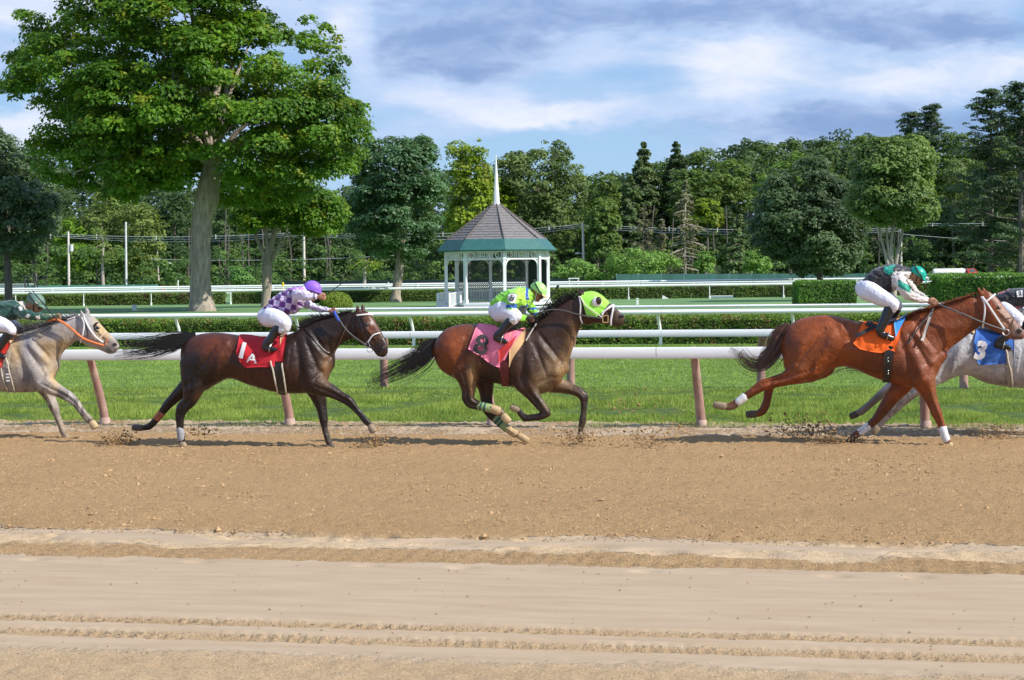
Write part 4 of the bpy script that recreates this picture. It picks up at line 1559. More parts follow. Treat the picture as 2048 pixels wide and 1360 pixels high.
def span(label, ends, nsub=3, sag=4, Y=YP, spacer=True):
    """one run of parallel wires between two points of the picture"""
    (x0, y0), (x1, y1) = ends
    root = empty('overhead_wires', P((x0 + x1) / 2, (y0 + y1) / 2, Y), label, 'power line', 'wires along the far road')
    for k in range(nsub):
        pts = []
        for t in np.linspace(0, 1, 17):
            pts.append(P(x0 + (x1 - x0) * t, y0 + (y1 - y0) * t + sag * 4 * t * (1 - t) * (1 + .25 * k) + k * 3.2, Y + .2 * k))
        mb = MB()
        mb.tube(pts, .032, 4)
        mb.build('wire', wire_m, root)
    if spacer:
        for t in np.linspace(.12, .88, max(2, int(abs(x1 - x0) / 95))):
            a = P(x0 + (x1 - x0) * t, y0 + (y1 - y0) * t + sag * 4 * t * (1 - t) - 2, Y - .05)
            mb = MB()
            mb.box(a - np.array([0, 0, .25]), (.10, .10, .75))
            mb.build('spacer', pole_g, root)


span('wires running left out of the picture from the leftmost utility pole', ((-160, 478), (137, 469)), 2, 3)
span('wires from the leftmost utility pole past the big maple trunk', ((137, 469), (607, 464)), 3, 7)
span('wires from the pole behind the purple helmet to the lamp pole', ((607, 464), (1165, 448)), 3, 11)
span('wires from the lamp pole across the right half of the wood', ((1165, 449), (1802, 456)), 3, 7)
span('wires on the right running from the fanning maple to the edge', ((1802, 447), (2330, 442)), 2, 2)
span('single low cable against the dark wood at the right', ((1802, 468), (2330, 478)), 1, 10, spacer=False)
span('single low cable behind the big maple trunk', ((300, 518), (800, 510)), 1, 6, spacer=False)


def fence(label, px0, px1, Y, top0, top1, mat, postm, seed, step=3.0):
    a, b = P(px0, 0, Y), P(px1, 0, Y)
    n = max(1, int(round((b[0] - a[0]) / step)))
    root = empty('screened_fence', (a[0], Y, 0), label, 'fence', 'far boundary fences')
    r = np.random.default_rng(seed)
    for i in range(n):
        x0, x1 = a[0] + (b[0] - a[0]) * i / n, a[0] + (b[0] - a[0]) * (i + 1) / n
        z0 = P(px0 + (px1 - px0) * i / n, top0 + (top1 - top0) * i / n, Y)[2]
        z1 = P(px0 + (px1 - px0) * (i + 1) / n, top0 + (top1 - top0) * (i + 1) / n, Y)[2]
        k = 7
        xs = np.linspace(x0 + .03, x1 - .03, k)
        V, Fc = [], []
        for j, x in enumerate(xs):
            bow = .05 * math.sin(j / (k - 1) * math.pi) * r.uniform(.3, 1.5)
            zt = z0 + (z1 - z0) * j / (k - 1) - abs(bow) * .6
            for q, z in enumerate(np.linspace(.05, zt, 4)):
                V.append((x, Y - bow + r.normal(0, .012), z))
        for j in range(k - 1):
            for q in range(3):
                s = j * 4 + q
                Fc.append((s, s + 4, s + 5, s + 1))
        me = mesh_np('screen_panel', V, np.array(Fc))
        link('screen_panel', me, mat, root)
        mb = MB()
        mb.tube([(x0, Y + .05, 0), (x0, Y + .05, z0 + .08)], .035, 6)
        mb.build('post', postm, root)


screen = pmat('green_windscreen', (.06, .15, .13), .7, .18, .8, .02, 6, .25, stretch=(1, 1, .2), dirt=(.10, .19, .17), dirt_amt=.2, dscale=.6)
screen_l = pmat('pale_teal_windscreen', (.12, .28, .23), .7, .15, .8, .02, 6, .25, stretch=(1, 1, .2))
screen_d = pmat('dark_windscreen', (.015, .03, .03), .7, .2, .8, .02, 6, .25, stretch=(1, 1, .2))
steel = pmat('fence_post_steel', (.40, .46, .45), .5, .1)
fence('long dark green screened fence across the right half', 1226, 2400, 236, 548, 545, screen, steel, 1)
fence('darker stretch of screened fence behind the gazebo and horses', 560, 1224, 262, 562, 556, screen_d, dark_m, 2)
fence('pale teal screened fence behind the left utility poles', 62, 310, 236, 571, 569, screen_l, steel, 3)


def small_box(name, label, px, py, w, h, d, mat, cat, cap=None, z0=0):
    g = G(px, py)
    root = empty(name, g, label, cat)
    mb = MB()
    mb.box(g + np.array([0, 0, h * .45]), (w * .8, d * .8, h * .9))
    mb.build('body', mat, root, False)
    mb = MB()
    mb.box(g + np.array([0, 0, h * .93]), (w, d, h * .16))
    mb.build('cap', cap or mat, root, False)
    return root


wpaint = pmat('white_paint', (.8, .8, .78), .5, .08, 5)
small_box('lawn_marker', 'small white marker box on the lawn left of the big maple', 269, 622, .32, .42, .3, wpaint, 'marker')
small_box('lawn_marker', 'small white marker post on the lawn above the green hooded horse', 1275, 610, .20, .46, .2, wpaint, 'marker')


def table(name, label, px, py, Y, w, h):
    a = P(px, py, Y)
    a[2] = 0
    root = empty(name, a, label, 'bench')
    mb = MB()
    mb.box(a + np.array([0, 0, h]), (w, .4, .12))
    mb.build('seat', wpaint, root, False)
    for s in (-1, 1):
        mb = MB()
        mb.box(a + np.array([s * w * .4, 0, h / 2]), (.12, .3, h))
        mb.build('leg', wpaint, root, False)


table('white_bench', 'low white bench frame before the dark fence right of the gazebo', 1148, 578, 212, 1.3, 1.55)
table('white_stand', 'small white T shaped stand in the hedge gap', 461, 605, 150, 1.1, .95)


def low_slab(label, px0, px1, py):
    a, b = G(px0, py), G(px1, py)
    root = empty('white_ground_board', (a + b) / 2, label, 'board')
    mb = MB()
    mb.box((a + b) / 2 + np.array([0, 0, .12]), (np.linalg.norm(b - a), .5, .24))
    mb.build('board', wpaint, root, False)


low_slab('flat white board lying on the lawn before the far hedge', 1424, 1462, 597)
g = G(1330, 598)
rt = empty('white_wedge', g, 'small white wedge on the lawn near the far hedge', 'marker')
mb = MB()
mb.add([g + np.array(q) for q in ((-.25, -.2, 0), (.35, -.2, 0), (.35, .2, 0), (-.25, .2, 0), (-.2, -.2, .32), (-.2, .2, .32))], [(0, 1, 2, 3)], [(0, 4, 1), (3, 2, 5)], [(0, 3, 5, 4), (1, 4, 5, 2)])
mb.build('body', wpaint, rt, False)


def marker_post(label, px, top, base_py, Y, half, mat, name='marker_post'):
    a = P(px, base_py, Y)
    a[2] = 0
    b = P(px, top, Y)
    root = empty(name, a, label, 'post')
    mb = MB()
    mb.tube([a, b], half * Y / F, 8)
    mb.build('post', mat, root)
    mb = MB()
    mb.tube([b, b + np.array([0, 0, .08])], [half * Y / F * 1.2, half * Y / F * .6], 8)
    mb.build('cap', mat, root)
    return root


ypaint = pmat('yellow_paint', (.75, .60, .02), .5, .08, 5)
marker_post('yellow marker post between the forked trunk and the purple helmet', 566, 566, 590, 200, 2.0, ypaint)
marker_post('yellow sleeve at the foot of the pole behind the purple helmet', 609, 560, 590, 284, 3.0, ypaint, 'pole_sleeve')
for px, tp, lab in ((356, 562, 'white post just left of the big maple trunk'), (105, 577, 'short white post before the teal fence at left'), (284, 574, 'short white post at the right part of the teal fence'), (546, 574, 'short white post between the forked trunk and yellow post'), (836, 570, 'short white post left of the gazebo'), (1205, 563, 'short white post right of the lamp pole'), (1596, 563, 'short white post at the end of the far rail before the tall hedge')):
    marker_post(lab, px, tp, 585, 203, 1.2, wpaint)


def arrow_sign():
    Y = 202.0
    a = P(777, 580, Y)
    a[2] = 0
    root = empty('arrow_sign', a, 'small white arrow shaped sign pointing up left of the gazebo', 'sign')
    mb = MB()
    mb.tube([a, a + np.array([0, 0, 1.1])], .05, 6)
    mb.build('post', wpaint, root)
    c = P(777, 570, Y)
    w = Y / F
    o = [(-5.5, 2.5), (-5.5, -2), (5.5, -2), (5.5, 2.5), (2.5, 2.5), (0, 6.5), (-2, 3.5)]
    mb = MB()
    f = [c + np.array([x * w, -.04, y * w]) for x, y in o]
    bck = [p + np.array([0, .08, 0]) for p in f]
    n = len(o)
    mb.add(f + bck, [tuple(range(n))], )
    mb.add(f + bck, [tuple(range(n, 2 * n))[::-1]])
    mb.add(f + bck, [(i, n + i, n + (i + 1) % n, (i + 1) % n) for i in range(n)])
    mb.build('arrow_board', wpaint, root, False)


arrow_sign()


def hydrant():
    a = P(325, 583, 230)
    a[2] = 0
    root = empty('red_hydrant', a, 'small red hydrant at the right end of the teal fence', 'hydrant')
    rm = pmat('red_paint', (.55, .05, .04), .5, .15)
    mb = MB()
    mb.tube([a, a + np.array([0, 0, .9]), a + np.array([0, 0, 1.05])], [.25, .25, .1], 10)
    mb.ell(a + np.array([0, 0, 1.0]), (.27, .27, .2))
    mb.build('barrel', rm, root)
    mb = MB()
    mb.tube([a + np.array([-.4, 0, .7]), a + np.array([.4, 0, .7])], .1, 8)
    mb.build('outlet', rm, root)


hydrant()


def shed():
    Y = 228.0
    a, b = P(-40, 0, Y), P(48, 0, Y)
    root = empty('grey_shed', ((a[0] + b[0]) / 2, Y, 0), 'low pale grey building with a door at the far left behind the tree', 'shed')
    w = b[0] - a[0]
    cx = (a[0] + b[0]) / 2
    z = P(0, 570, Y)[2]
    mb = MB()
    mb.box((cx, Y + 1.5, z / 2), (w, 3, z))
    mb.build('wall', pmat('shed_wall', (.55, .57, .58), .7), root, False)
    mb = MB()
    mb.box((cx, Y + 1.5, z + .08), (w + .4, 3.4, .14))
    mb.build('roof', pmat('shed_roof', (.35, .37, .38), .7), root, False)
    for px in (33, 42):
        c = P(px, 578, Y)
        mb = MB()
        mb.box((c[0], Y - .03, z * .42), (.42, .05, z * .8))
        mb.build('door', pmat('shed_door', (.30, .33, .36), .5), root, False)
    # dark open frame beside it
    root = empty('dark_frame_booth', P(52, 578, Y - 6), 'dark green open frame booth beside the pale grey building', 'booth')
    x0, x1 = P(43, 0, Y - 6)[0], P(62, 0, Y - 6)[0]
    zt = P(52, 553, Y - 6)[2]
    for x in (x0, x1):
        mb = MB()
        mb.box((x, Y - 6, zt / 2), (.14, .14, zt))
        mb.box((x, Y - 4.6, zt / 2), (.14, .14, zt))
        mb.build('post', dark_m, root, False)
    mb = MB()
    mb.box(((x0 + x1) / 2, Y - 5.3, zt), (x1 - x0 + .4, 1.8, .12))
    mb.build('roof', dark_m, root, False)
    mb = MB()
    mb.box(((x0 + x1) / 2, Y - 5.9, .75), (x1 - x0, .08, 1.3))
    mb.build('lower_panel', screen, root, False)


shed()


def truck():
    Y = 224.0
    s = Y / F
    x0, x1 = P(1858, 0, Y)[0], P(1960, 0, Y)[0]
    L = x1 - x0
    root = empty('tank_truck', ((x0 + x1) / 2, Y, 0), 'white tank truck with red cab passing behind the tall hedge at right', 'truck')
    red = pmat('truck_red', (.62, .05, .06), .35, .08, 3, coat=.3)
    cream = pmat('tank_white', (.78, .75, .68), .35, .06, 3)
    tyre = pmat('tyre_rubber', (.03, .03, .03), .8)
    glass = pmat('cab_glass', (.12, .16, .18), .1, .02, spec=.9)
    hz_ = hor(1910)
    z = lambda py: HC + (hz_ - py) * s
    mb = MB()
    pts = np.array([[x0, Y, 0], [x0 + .12, Y, 0], [x0 + .3, Y, 0], [x0 + L * .60, Y, 0], [x0 + L * .635, Y, 0], [x0 + L * .645, Y, 0]], float)
    pts[:, 2] = z(545.8)
    mb.tube(pts, [.25, .5, .56, .56, .5, .3], 16, up=(0, 0, 1))
    mb.build('tank', cream, root)
    mb = MB()
    mb.box((x0 + L * .33, Y, z(551.5)), (L * .64, 1.1, .35))
    mb.build('side_skirt', red, root, False)
    mb = MB()
    mb.box((x0 + L * .5, Y, .55), (L * .98, .9, .2))
    mb.build('chassis', dark_m, root, False)
    # cab with raked windscreen and bonnet
    xa, xb, xc, xd = x0 + L * .665, x0 + L * .80, x0 + L * .86, x1
    zr, zw, zh, zbm = z(537), z(543.5), z(548), .5
    prof = [(xa, zbm), (xd, zbm), (xd, zh - .12), (xd - .12, zh), (xc, zw - .12), (xb, zr), (xa + .08, zr), (xa, zr - .1)]
    n = len(prof)
    f = [(x, Y - .8, q) for x, q in prof]
    b = [(x, Y + .8, q) for x, q in prof]
    mb = MB()
    mb.add(f + b, [tuple(range(n))])
    mb.add(f + b, [tuple(range(n, 2 * n))[::-1]])
    mb.add(f + b, [(i, n + i, n + (i + 1) % n, (i + 1) % n) for i in range(n)])
    o = mb.build('cab', red, root, False)
    mb = MB()
    mb.add([(xa + .22, Y - .815, zw - .02), (xc - .28, Y - .815, zw - .02), (xb - .06, Y - .815, zr - .10), (xa + .22, Y - .815, zr - .10)], [(0, 1, 2, 3)])
    mb.build('side_window', glass, o, False)
    mb = MB()
    mb.add([(xc - .02, Y - .7, zw - .05), (xc - .02, Y + .7, zw - .05), (xb + .04, Y + .7, zr - .06), (xb + .04, Y - .7, zr - .06)], [(0, 1, 2, 3)])
    mb.build('windscreen', glass, o, False)
    for x in (x0 + L * .12, x0 + L * .28, x0 + L * .88):
        mb = MB()
        mb.tube([(x, Y - .75, .42), (x, Y - .5, .42)], .42, 16, up=(0, 0, 1))
        w_ = mb.build('wheel', tyre, root)
        mb = MB()
        mb.tube([(x, Y - .77, .42), (x, Y - .74, .42)], .2, 12, up=(0, 0, 1))
        mb.build('hub', pmat('hub_grey', (.5, .5, .5), .4), w_)


truck()
# ------------------------------------------------------------------ lofted bodies


def spline(A, sub):
    """Catmull-Rom through the rows of A"""
    A = np.asarray(A, float)
    n = len(A)
    if n < 3 or sub <= 1:
        return A
    Q = np.vstack([2 * A[0] - A[1], A, 2 * A[-1] - A[-2]])
    out = []
    for i in range(n - 1):
        p0, p1, p2, p3 = Q[i], Q[i + 1], Q[i + 2], Q[i + 3]
        for k in range(sub):
            t = k / sub
            out.append(.5 * ((2 * p1) + (p2 - p0) * t + (2 * p0 - 5 * p1 + 4 * p2 - p3) * t * t + (3 * p1 - p0 - 3 * p2 + p3) * t ** 3))
    out.append(A[-1])
    return np.array(out)


def loft(st, v, n=20, sub=3, ex=.9, flat_end=False):
    """st rows: ax, ay, bx, by (photo pixels of the two edges), half width in metres, offset across in metres"""
    S = spline(st, sub)
    a = np.arange(n) * 2 * math.pi / n
    c_, s_ = np.cos(a), np.sin(a)
    cc = np.sign(c_) * np.abs(c_) ** ex
    ss = np.sign(s_) * np.abs(s_) ** ex
    rings = []
    for r in S:
        A, B = T(r[0], r[1], v + r[5]), T(r[2], r[3], v + r[5])
        rings.append((( A + B) / 2, (A - B) / 2, max(.004, r[4])))
    full = []
    # rounded ends
    def cap(i, j):
        c, h, w = rings[i]
        d = c - rings[j][0]
        d = d / (np.linalg.norm(d) + 1e-9)
        L = min(np.linalg.norm(h), w)
        return [(c + d * L * .8, h * .35, w * .35), (c + d * L * .5, h * .75, w * .75)]
    e0, e1 = cap(0, 1), cap(-1, -2)
    if flat_end:                                       # a hoof ends in a flat sole
        c, h, w = rings[-1]
        e1 = [(c + (c - rings[-2][0]) * .35, h * .45, w * .6), (c + (c - rings[-2][0]) * .15, h * .85, w * .9)]
    full = e0 + rings + e1[::-1]
    V = []
    for c, h, w in full:
        for x, y in zip(cc, ss):
            V.append(c + h * x + E2 * w * y)
    k = len(full)
    V += [full[0][0], full[-1][0]]
    f = [(i * n + j, i * n + (j + 1) % n, (i + 1) * n + (j + 1) % n, (i + 1) * n + j) for i in range(k - 1) for j in range(n)]
    t0 = [((j + 1) % n, j, k * n) for j in range(n)]
    t1 = [((k - 1) * n + j, (k - 1) * n + (j + 1) % n, k * n + 1) for j in range(n)]
    return np.array(V), f, t0, t1


def leg_stations(pts, dv, scale, flat=.82, dv2=None, wmax=None):
    """pts rows: px, py, half width in photo pixels"""
    p = np.asarray(pts, float)
    t = np.gradient(p[:, :2], axis=0)
    t /= np.linalg.norm(t, axis=1)[:, None] + 1e-9
    nrm = np.stack([-t[:, 1], t[:, 0]], -1)
    out = []
    k = len(p)
    for i in range(k):
        a = p[i, :2] + nrm[i] * p[i, 2]
        b = p[i, :2] - nrm[i] * p[i, 2]
        d = dv if dv2 is None else dv + (dv2 - dv) * i / (k - 1)
        w = p[i, 2] * scale * flat
        if wmax:
            w = min(w, wmax - abs(d) + .012 * i)
        out.append((*a, *b, w, d))
    return out


def fuse(lofts, voxel, iters=3, extra=None, name='body'):
    mb = MB()
    for L in lofts:
        mb.add(*L)
    if extra:
        for e in extra:
            mb.add(e[0], *e[1:])
    me = mb.mesh(name)
    bm = bmesh.new()
    bm.from_mesh(me)
    bmesh.ops.recalc_face_normals(bm, faces=bm.faces)
    bm.to_mesh(me)
    bm.free()
    o = bpy.data.objects.new('tmp', me)
    col.objects.link(o)
    md = o.modifiers.new('r', 'REMESH')
    md.mode = 'VOXEL'
    md.voxel_size = voxel
    md.use_smooth_shade = True
    if iters:
        sm = o.modifiers.new('s', 'SMOOTH')
        sm.factor = .5
        sm.iterations = iters
    dg = bpy.context.evaluated_depsgraph_get()
    ev = o.evaluated_get(dg)
    out = bpy.data.meshes.new_from_object(ev)
    out.name = name
    bpy.data.objects.remove(o)
    bpy.data.meshes.remove(me)
    out.polygons.foreach_set('use_smooth', np.ones(len(out.polygons), bool))
    return out


def ell_geo(c, axes, nu=14, nv=10):
    """axes: three vectors"""
    mb = MB()
    mb.ell((0, 0, 0), (1, 1, 1), nu, nv)
    V = np.vstack(mb.V) @ np.asarray(axes) + np.asarray(c)
    return V, np.vstack(mb.F[4])


def co_of(me):
    V = np.zeros(len(me.vertices) * 3, np.float32)
    me.vertices.foreach_get('co', V)
    return V.reshape(-1, 3).astype(float)


def paint(me, colr, name='coat'):
    a = me.color_attributes.new(name, 'FLOAT_COLOR', 'POINT')
    c = np.ones((len(me.vertices), 4), np.float32)
    c[:, :3] = colr
    a.data.foreach_set('color', c.ravel())


def bvh_of(me):
    dg = None
    V = [tuple(x) for x in co_of(me)]
    return BVHTree.FromPolygons(V, [tuple(p.vertices) for p in me.polygons])


class Surf:
    """a body whose camera-side skin can be found under a photo pixel"""
    def __init__(s, me, v):
        s.b = bvh_of(me)
        s.v = v

    def at(s, px, py, off=.01):
        d = Vector(ray(px, py)).normalized()
        h = s.b.ray_cast(Vector(CAM), d)
        if h[0] is None:
            p = Vector(T(px, py, s.v))
            q = s.b.find_nearest(p)
            return np.array(q[0] + q[1] * off)
        n = h[1]
        return np.array(h[0] + n * off * .6 - d * off * .7)


def drape(surf, top, bot, m_=24, n_=16, off=.015, thick=.006, wrinkle=0.0, seed=0):
    """cloth between two pixel polylines laid on a body, given a thickness"""
    top, bot = np.asarray(top, float), np.asarray(bot, float)

    def res(p, k):
        d = np.concatenate([[0], np.cumsum(np.hypot(*np.diff(p, axis=0).T))])
        t = np.linspace(0, d[-1], k)
        return np.stack([np.interp(t, d, p[:, 0]), np.interp(t, d, p[:, 1])], -1)
    a, b = res(top, m_), res(bot, m_)
    V = []
    for j in range(n_):
        t = j / (n_ - 1)
        for i in range(m_):
            q = a[i] * (1 - t) + b[i] * t
            w = wrinkle * (mnoise.noise(Vector((q[0] * .10 + seed, q[1] * .035, seed))) + .5 * mnoise.noise(Vector((q[0] * .25, q[1] * .09 + 3, seed + 2))))
            V.append(surf.at(q[0], q[1], off + w * (.3 + .7 * t)))
    V = np.array(V).reshape(n_, m_, 3)
    # even out jumps
    for _ in range(2):
        W = V.copy()
        W[1:-1] = (V[:-2] + 2 * V[1:-1] + V[2:]) / 4
        W[:, 1:-1] = (W[:, :-2] + 2 * W[:, 1:-1] + W[:, 2:]) / 4
        V = W
    V = V.reshape(-1, 3)
    back = V + E2 * thick
    k = len(V)
    f = grid_faces(m_, n_)
    fb = f[:, ::-1] + k
    rim = [j * m_ for j in range(n_)] + [(n_ - 1) * m_ + i for i in range(1, m_)] + [j * m_ + m_ - 1 for j in range(n_ - 2, -1, -1)] + [i for i in range(m_ - 2, 0, -1)]
    rf = [(rim[i], rim[(i + 1) % len(rim)], rim[(i + 1) % len(rim)] + k, rim[i] + k) for i in range(len(rim))]
    return mesh_np('cloth', np.vstack([V, back]), [f[:, ::-1], np.array(fb), np.array(rf)])


def strap(surf, pts, r=.009, off=.010, n=None, flat=.5, mb=None):
    p = np.asarray(pts, float)
    L = np.hypot(*np.diff(p, axis=0).T).sum()
    S = spline(p, max(2, int(L / len(p) / 3) + 1))
    q = np.array([surf.at(x, y, off) for x, y in S])
    for _ in range(2):
        if len(q) > 3:
            q[1:-1] = (q[:-2] + 2 * q[1:-1] + q[2:]) / 4
    mb = mb or MB()
    mb.tube(q, r, 6)
    return mb


def free_line(pts, r, mb=None):
    """pts rows: px, py, v"""
    S = spline(np.asarray(pts, float), 5)
    mb = mb or MB()
    mb.tube(np.array([T(x, y, v) for x, y, v in S]), r, 6)
    return mb


def glyphs(text, surf, cx, cy, h, mat, parent, name, ang=0.0, bold=.03, off=.03, shear=0.0, wide=1.0, label=None):
    """print raised on a cloth: text set in photo pixels, laid on the surface"""
    cu = bpy.data.curves.new('t', 'FONT')
    cu.body = text
    cu.size = 1.0
    cu.offset = bold
    cu.align_x = 'CENTER'
    cu.resolution_u = 3
    o = bpy.data.objects.new('t', cu)
    col.objects.link(o)
    dg = bpy.context.evaluated_depsgraph_get()
    me = bpy.data.meshes.new_from_object(o.evaluated_get(dg))
    bpy.data.objects.remove(o)
    bm = bmesh.new()
    bm.from_mesh(me)
    bmesh.ops.triangulate(bm, faces=bm.faces)
    for _ in range(3):
        long_ = [e for e in bm.edges if e.calc_length() > .12]
        if long_:
            bmesh.ops.subdivide_edges(bm, edges=long_, cuts=1)
            bmesh.ops.triangulate(bm, faces=bm.faces)
    ys = [v.co.y for v in bm.verts]
    xs = [v.co.x for v in bm.verts]
    y0, y1 = min(ys), max(ys)
    xm = (min(xs) + max(xs)) / 2
    ca, sa = math.cos(ang), math.sin(ang)
    for vtx in bm.verts:
        x = (vtx.co.x - xm) / (y1 - y0) * h * wide
        y = ((vtx.co.y - y0) / (y1 - y0) - .5) * h
        x += shear * y
        px, py = cx + x * ca - y * sa * 1.0, cy - (x * sa + y * ca)
        vtx.co = Vector(surf.at(px, py, off))
    bm.to_mesh(me)
    bm.free()
    me.name = name
    o = link(name, me, mat, parent)
    if label:
        o['label'] = label
    return o


def hair(name, parent, mat, roots, tips_fn, n, seed, r0=.004, segs=9):
    """many thin tapered strands; tips_fn(root index, rng) gives guide points"""
    r = np.random.default_rng(seed)
    mb = MB()
    for i in range(n):
        g = tips_fn(i, r)
        S = spline(g, 4)
        k = len(S)
        mb.tube(S, np.linspace(1, .15, k) * r0 * r.uniform(.6, 1.4), 3, cap=False)
    return mb.build(name, mat, parent)


# ------------------------------------------------------------------ coats
def coat_material(name, rough=.42, spec=.5, splash=.16):
    mt = bpy.data.materials.new(name)
    mt.use_nodes = True
    t = NT(mt.node_tree)
    bs = mt.node_tree.nodes['Principled BSDF']
    tc = t.n('ShaderNodeTexCoord').outputs['Object']
    at = t.n('ShaderNodeAttribute', attribute_name='coat').outputs[0]
    nz = t.noise(tc, 7, 6, .65).outputs[0]
    nf = t.noise(t.n('ShaderNodeMapping', {0: tc, 3: (60, 60, 240)}).outputs[0], 1.0, 3, .7).outputs[0]
    s = t.math('ADD', t.ramp(nz, .25, .75, .72, 1.22), t.math('MULTIPLY', t.math('SUBTRACT', nf, .5), .28))
    c = t.vmath('SCALE', at)
    mt.node_tree.links.new(s, c.inputs['Scale'])
    spl = t.noise(tc, 42, 3, .8).outputs[0]
    blot = t.noise(tc, 3.2, 5, .6).outputs[0]
    df = t.math('MULTIPLY', t.ramp(spl, .56, .70, 0, 1), t.ramp(blot, .45, .68, 0, splash))
    cc = t.mix(df, c.outputs[0], (.30, .20, .11))
    mt.node_tree.links.new(cc, bs.inputs['Base Color'])
    rn = t.ramp(t.noise(tc, 11, 4).outputs[0], .3, .7, rough - .08, rough + .18)
    mt.node_tree.links.new(rn, bs.inputs['Roughness'])
    bs.inputs['Specular IOR Level'].default_value = spec
    hh = t.math('ADD', t.math('MULTIPLY', t.noise(tc, 16, 4, .55, .8).outputs[0], 1.0), t.math('MULTIPLY', nf, .05))
    b = t.n('ShaderNodeBump', {'Height': hh, 'Distance': .016, 'Strength': .8})
    mt.node_tree.links.new(b.outputs[0], bs.inputs['Normal'])
    return mt


black_leather = pmat('black_leather', (.018, .017, .018), .35, .2, 20, .002, 60, .5)
hoof_m = pmat('dusty_hoof', (.26, .19, .12), .7, .2, 20, .002, 60)
hoof_d = pmat('dark_hoof', (.07, .05, .04), .6, .2, 20, .002, 60)
eye_m = pmat('dark_eye', (.012, .008, .006), .08, .05, spec=.9)
metal_m = pmat('bit_steel', (.6, .6, .6), .25, .05, metal=1.0)
white_tack = pmat('white_tack', (.72, .70, .69), .5, .1, 12, dirt=(.45, .40, .33), dirt_amt=.2, dscale=12)
black_hair = pmat('black_hair', (.012, .010, .010), .38, .3, 30, 0, 1, .5)


def reliefs(H):
    W, SP, EL, HP, ST, BT, FL, TH = [np.array(H[k], float) for k in ('W', 'SP', 'EL', 'HP', 'ST', 'BT', 'FL', 'TH')]
    o = []

    def seg(a, b, r, amp):
        o.append((a[0], a[1], b[0], b[1], r, amp))
    m_ = lambda a, b, t: a * (1 - t) + b * t
    up = np.array([0, 1.0])
    seg(m_(W, SP, .25), m_(W, SP, .85), 6, .016)                     # blade ridge
    seg(m_(W, EL, .55), m_(W, EL, .95) + (2, -2), 10, .024)          # triceps
    seg(m_(W, SP, .3) - (9, -5), m_(SP, EL, .45) - (3, 6), 4.5, -.016)
    seg(W + (-14, 26), EL + (-17, -10), 7, -.022)                    # hollow behind the elbow
    seg(SP + (-8, 6), SP + (-2, 14), 9, .018)
    seg(m_(SP, EL, .35), m_(SP, EL, .75), 4, -.014)
    seg(m_(TH, SP, .08) + (-4, 4), m_(TH, SP, .85) + (-10, 4), 4.5, -.017)   # jugular groove
    seg(m_(TH, W, .2) + (0, 2), m_(TH, W, .8) + (4, 18), 10, .012)
    seg(m_(W, SP, .1) + (12, -2), m_(W, SP, .9) + (4, -8), 4, -.014)
    seg(FL, FL + (-6, 18), 11, -.026)                                # flank hollow
    seg(HP + (2, 4), HP + (4, 14), 7, .020)                          # point of the hip
    seg(m_(HP, ST, .25), m_(HP, ST, .95), 9, .020)                   # front thigh
    seg(m_(HP, BT, .3) + (2, 0), m_(BT, ST, .45), 4, -.015)
    seg(m_(BT, HP, .25) + (4, 0), m_(BT, ST, .35) + (4, 6), 11, .016)
    seg(m_(HP, BT, .55) + (0, -6), m_(HP, BT, .75) + (0, 2), 10, .014)
    seg(ST + (8, -22), ST + (2, -2), 3.5, .016)
    for k in range(7):                                               # faint ribs
        a = m_(W + (-20, 34), FL + (16, 18), (k + .5) / 7)
        seg(a, a + (-7, 46), 2.6, .0050)
        seg(a + (4, 0), a + (-3, 46), 2.4, -.0045)
    for lg in H['legs']:
        p = lg['pts']
        for i in range(1, len(p) - 1):
            t = np.array(p[i + 1][:2], float) - np.array(p[i][:2], float)
            n = np.array([-t[1], t[0]]) / (np.linalg.norm(t) + 1e-6)
            a, b = np.array(p[i][:2]) + n * p[i][2] * .22, np.array(p[i + 1][:2]) + n * p[i + 1][2] * .22
            if p[i][2] > 9.5:
                seg(a, b, 3.2, -.011)
                seg(a - n * p[i][2] * .62, b - n * p[i + 1][2] * .62, 3.5, .006)
            elif p[i][2] < 9:
                seg(a, b, 1.6, -.006)
    # cheek, cheekbone ridge, hollow above the muzzle
    e = np.array(H['eye'][0][:2])
    nz_ = np.array(H['nostril'][0][:2])
    jw = m_(TH, e, .45)
    seg(jw + (4, -4), jw + (6, 2), 9, .014)
    seg(e + (-1, 5), m_(e, nz_, .55) + (-1, 2), 2.6, .012)
    seg(m_(e, nz_, .25) + (-7, 6), m_(e, nz_, .8) + (-7, 4), 3.6, -.013)
    seg(e + (0, -5), e + (4, -4), 2.5, .010)
    seg(nz_ + (-7, -1), nz_ + (-9, 4), 3, -.008)
    return o


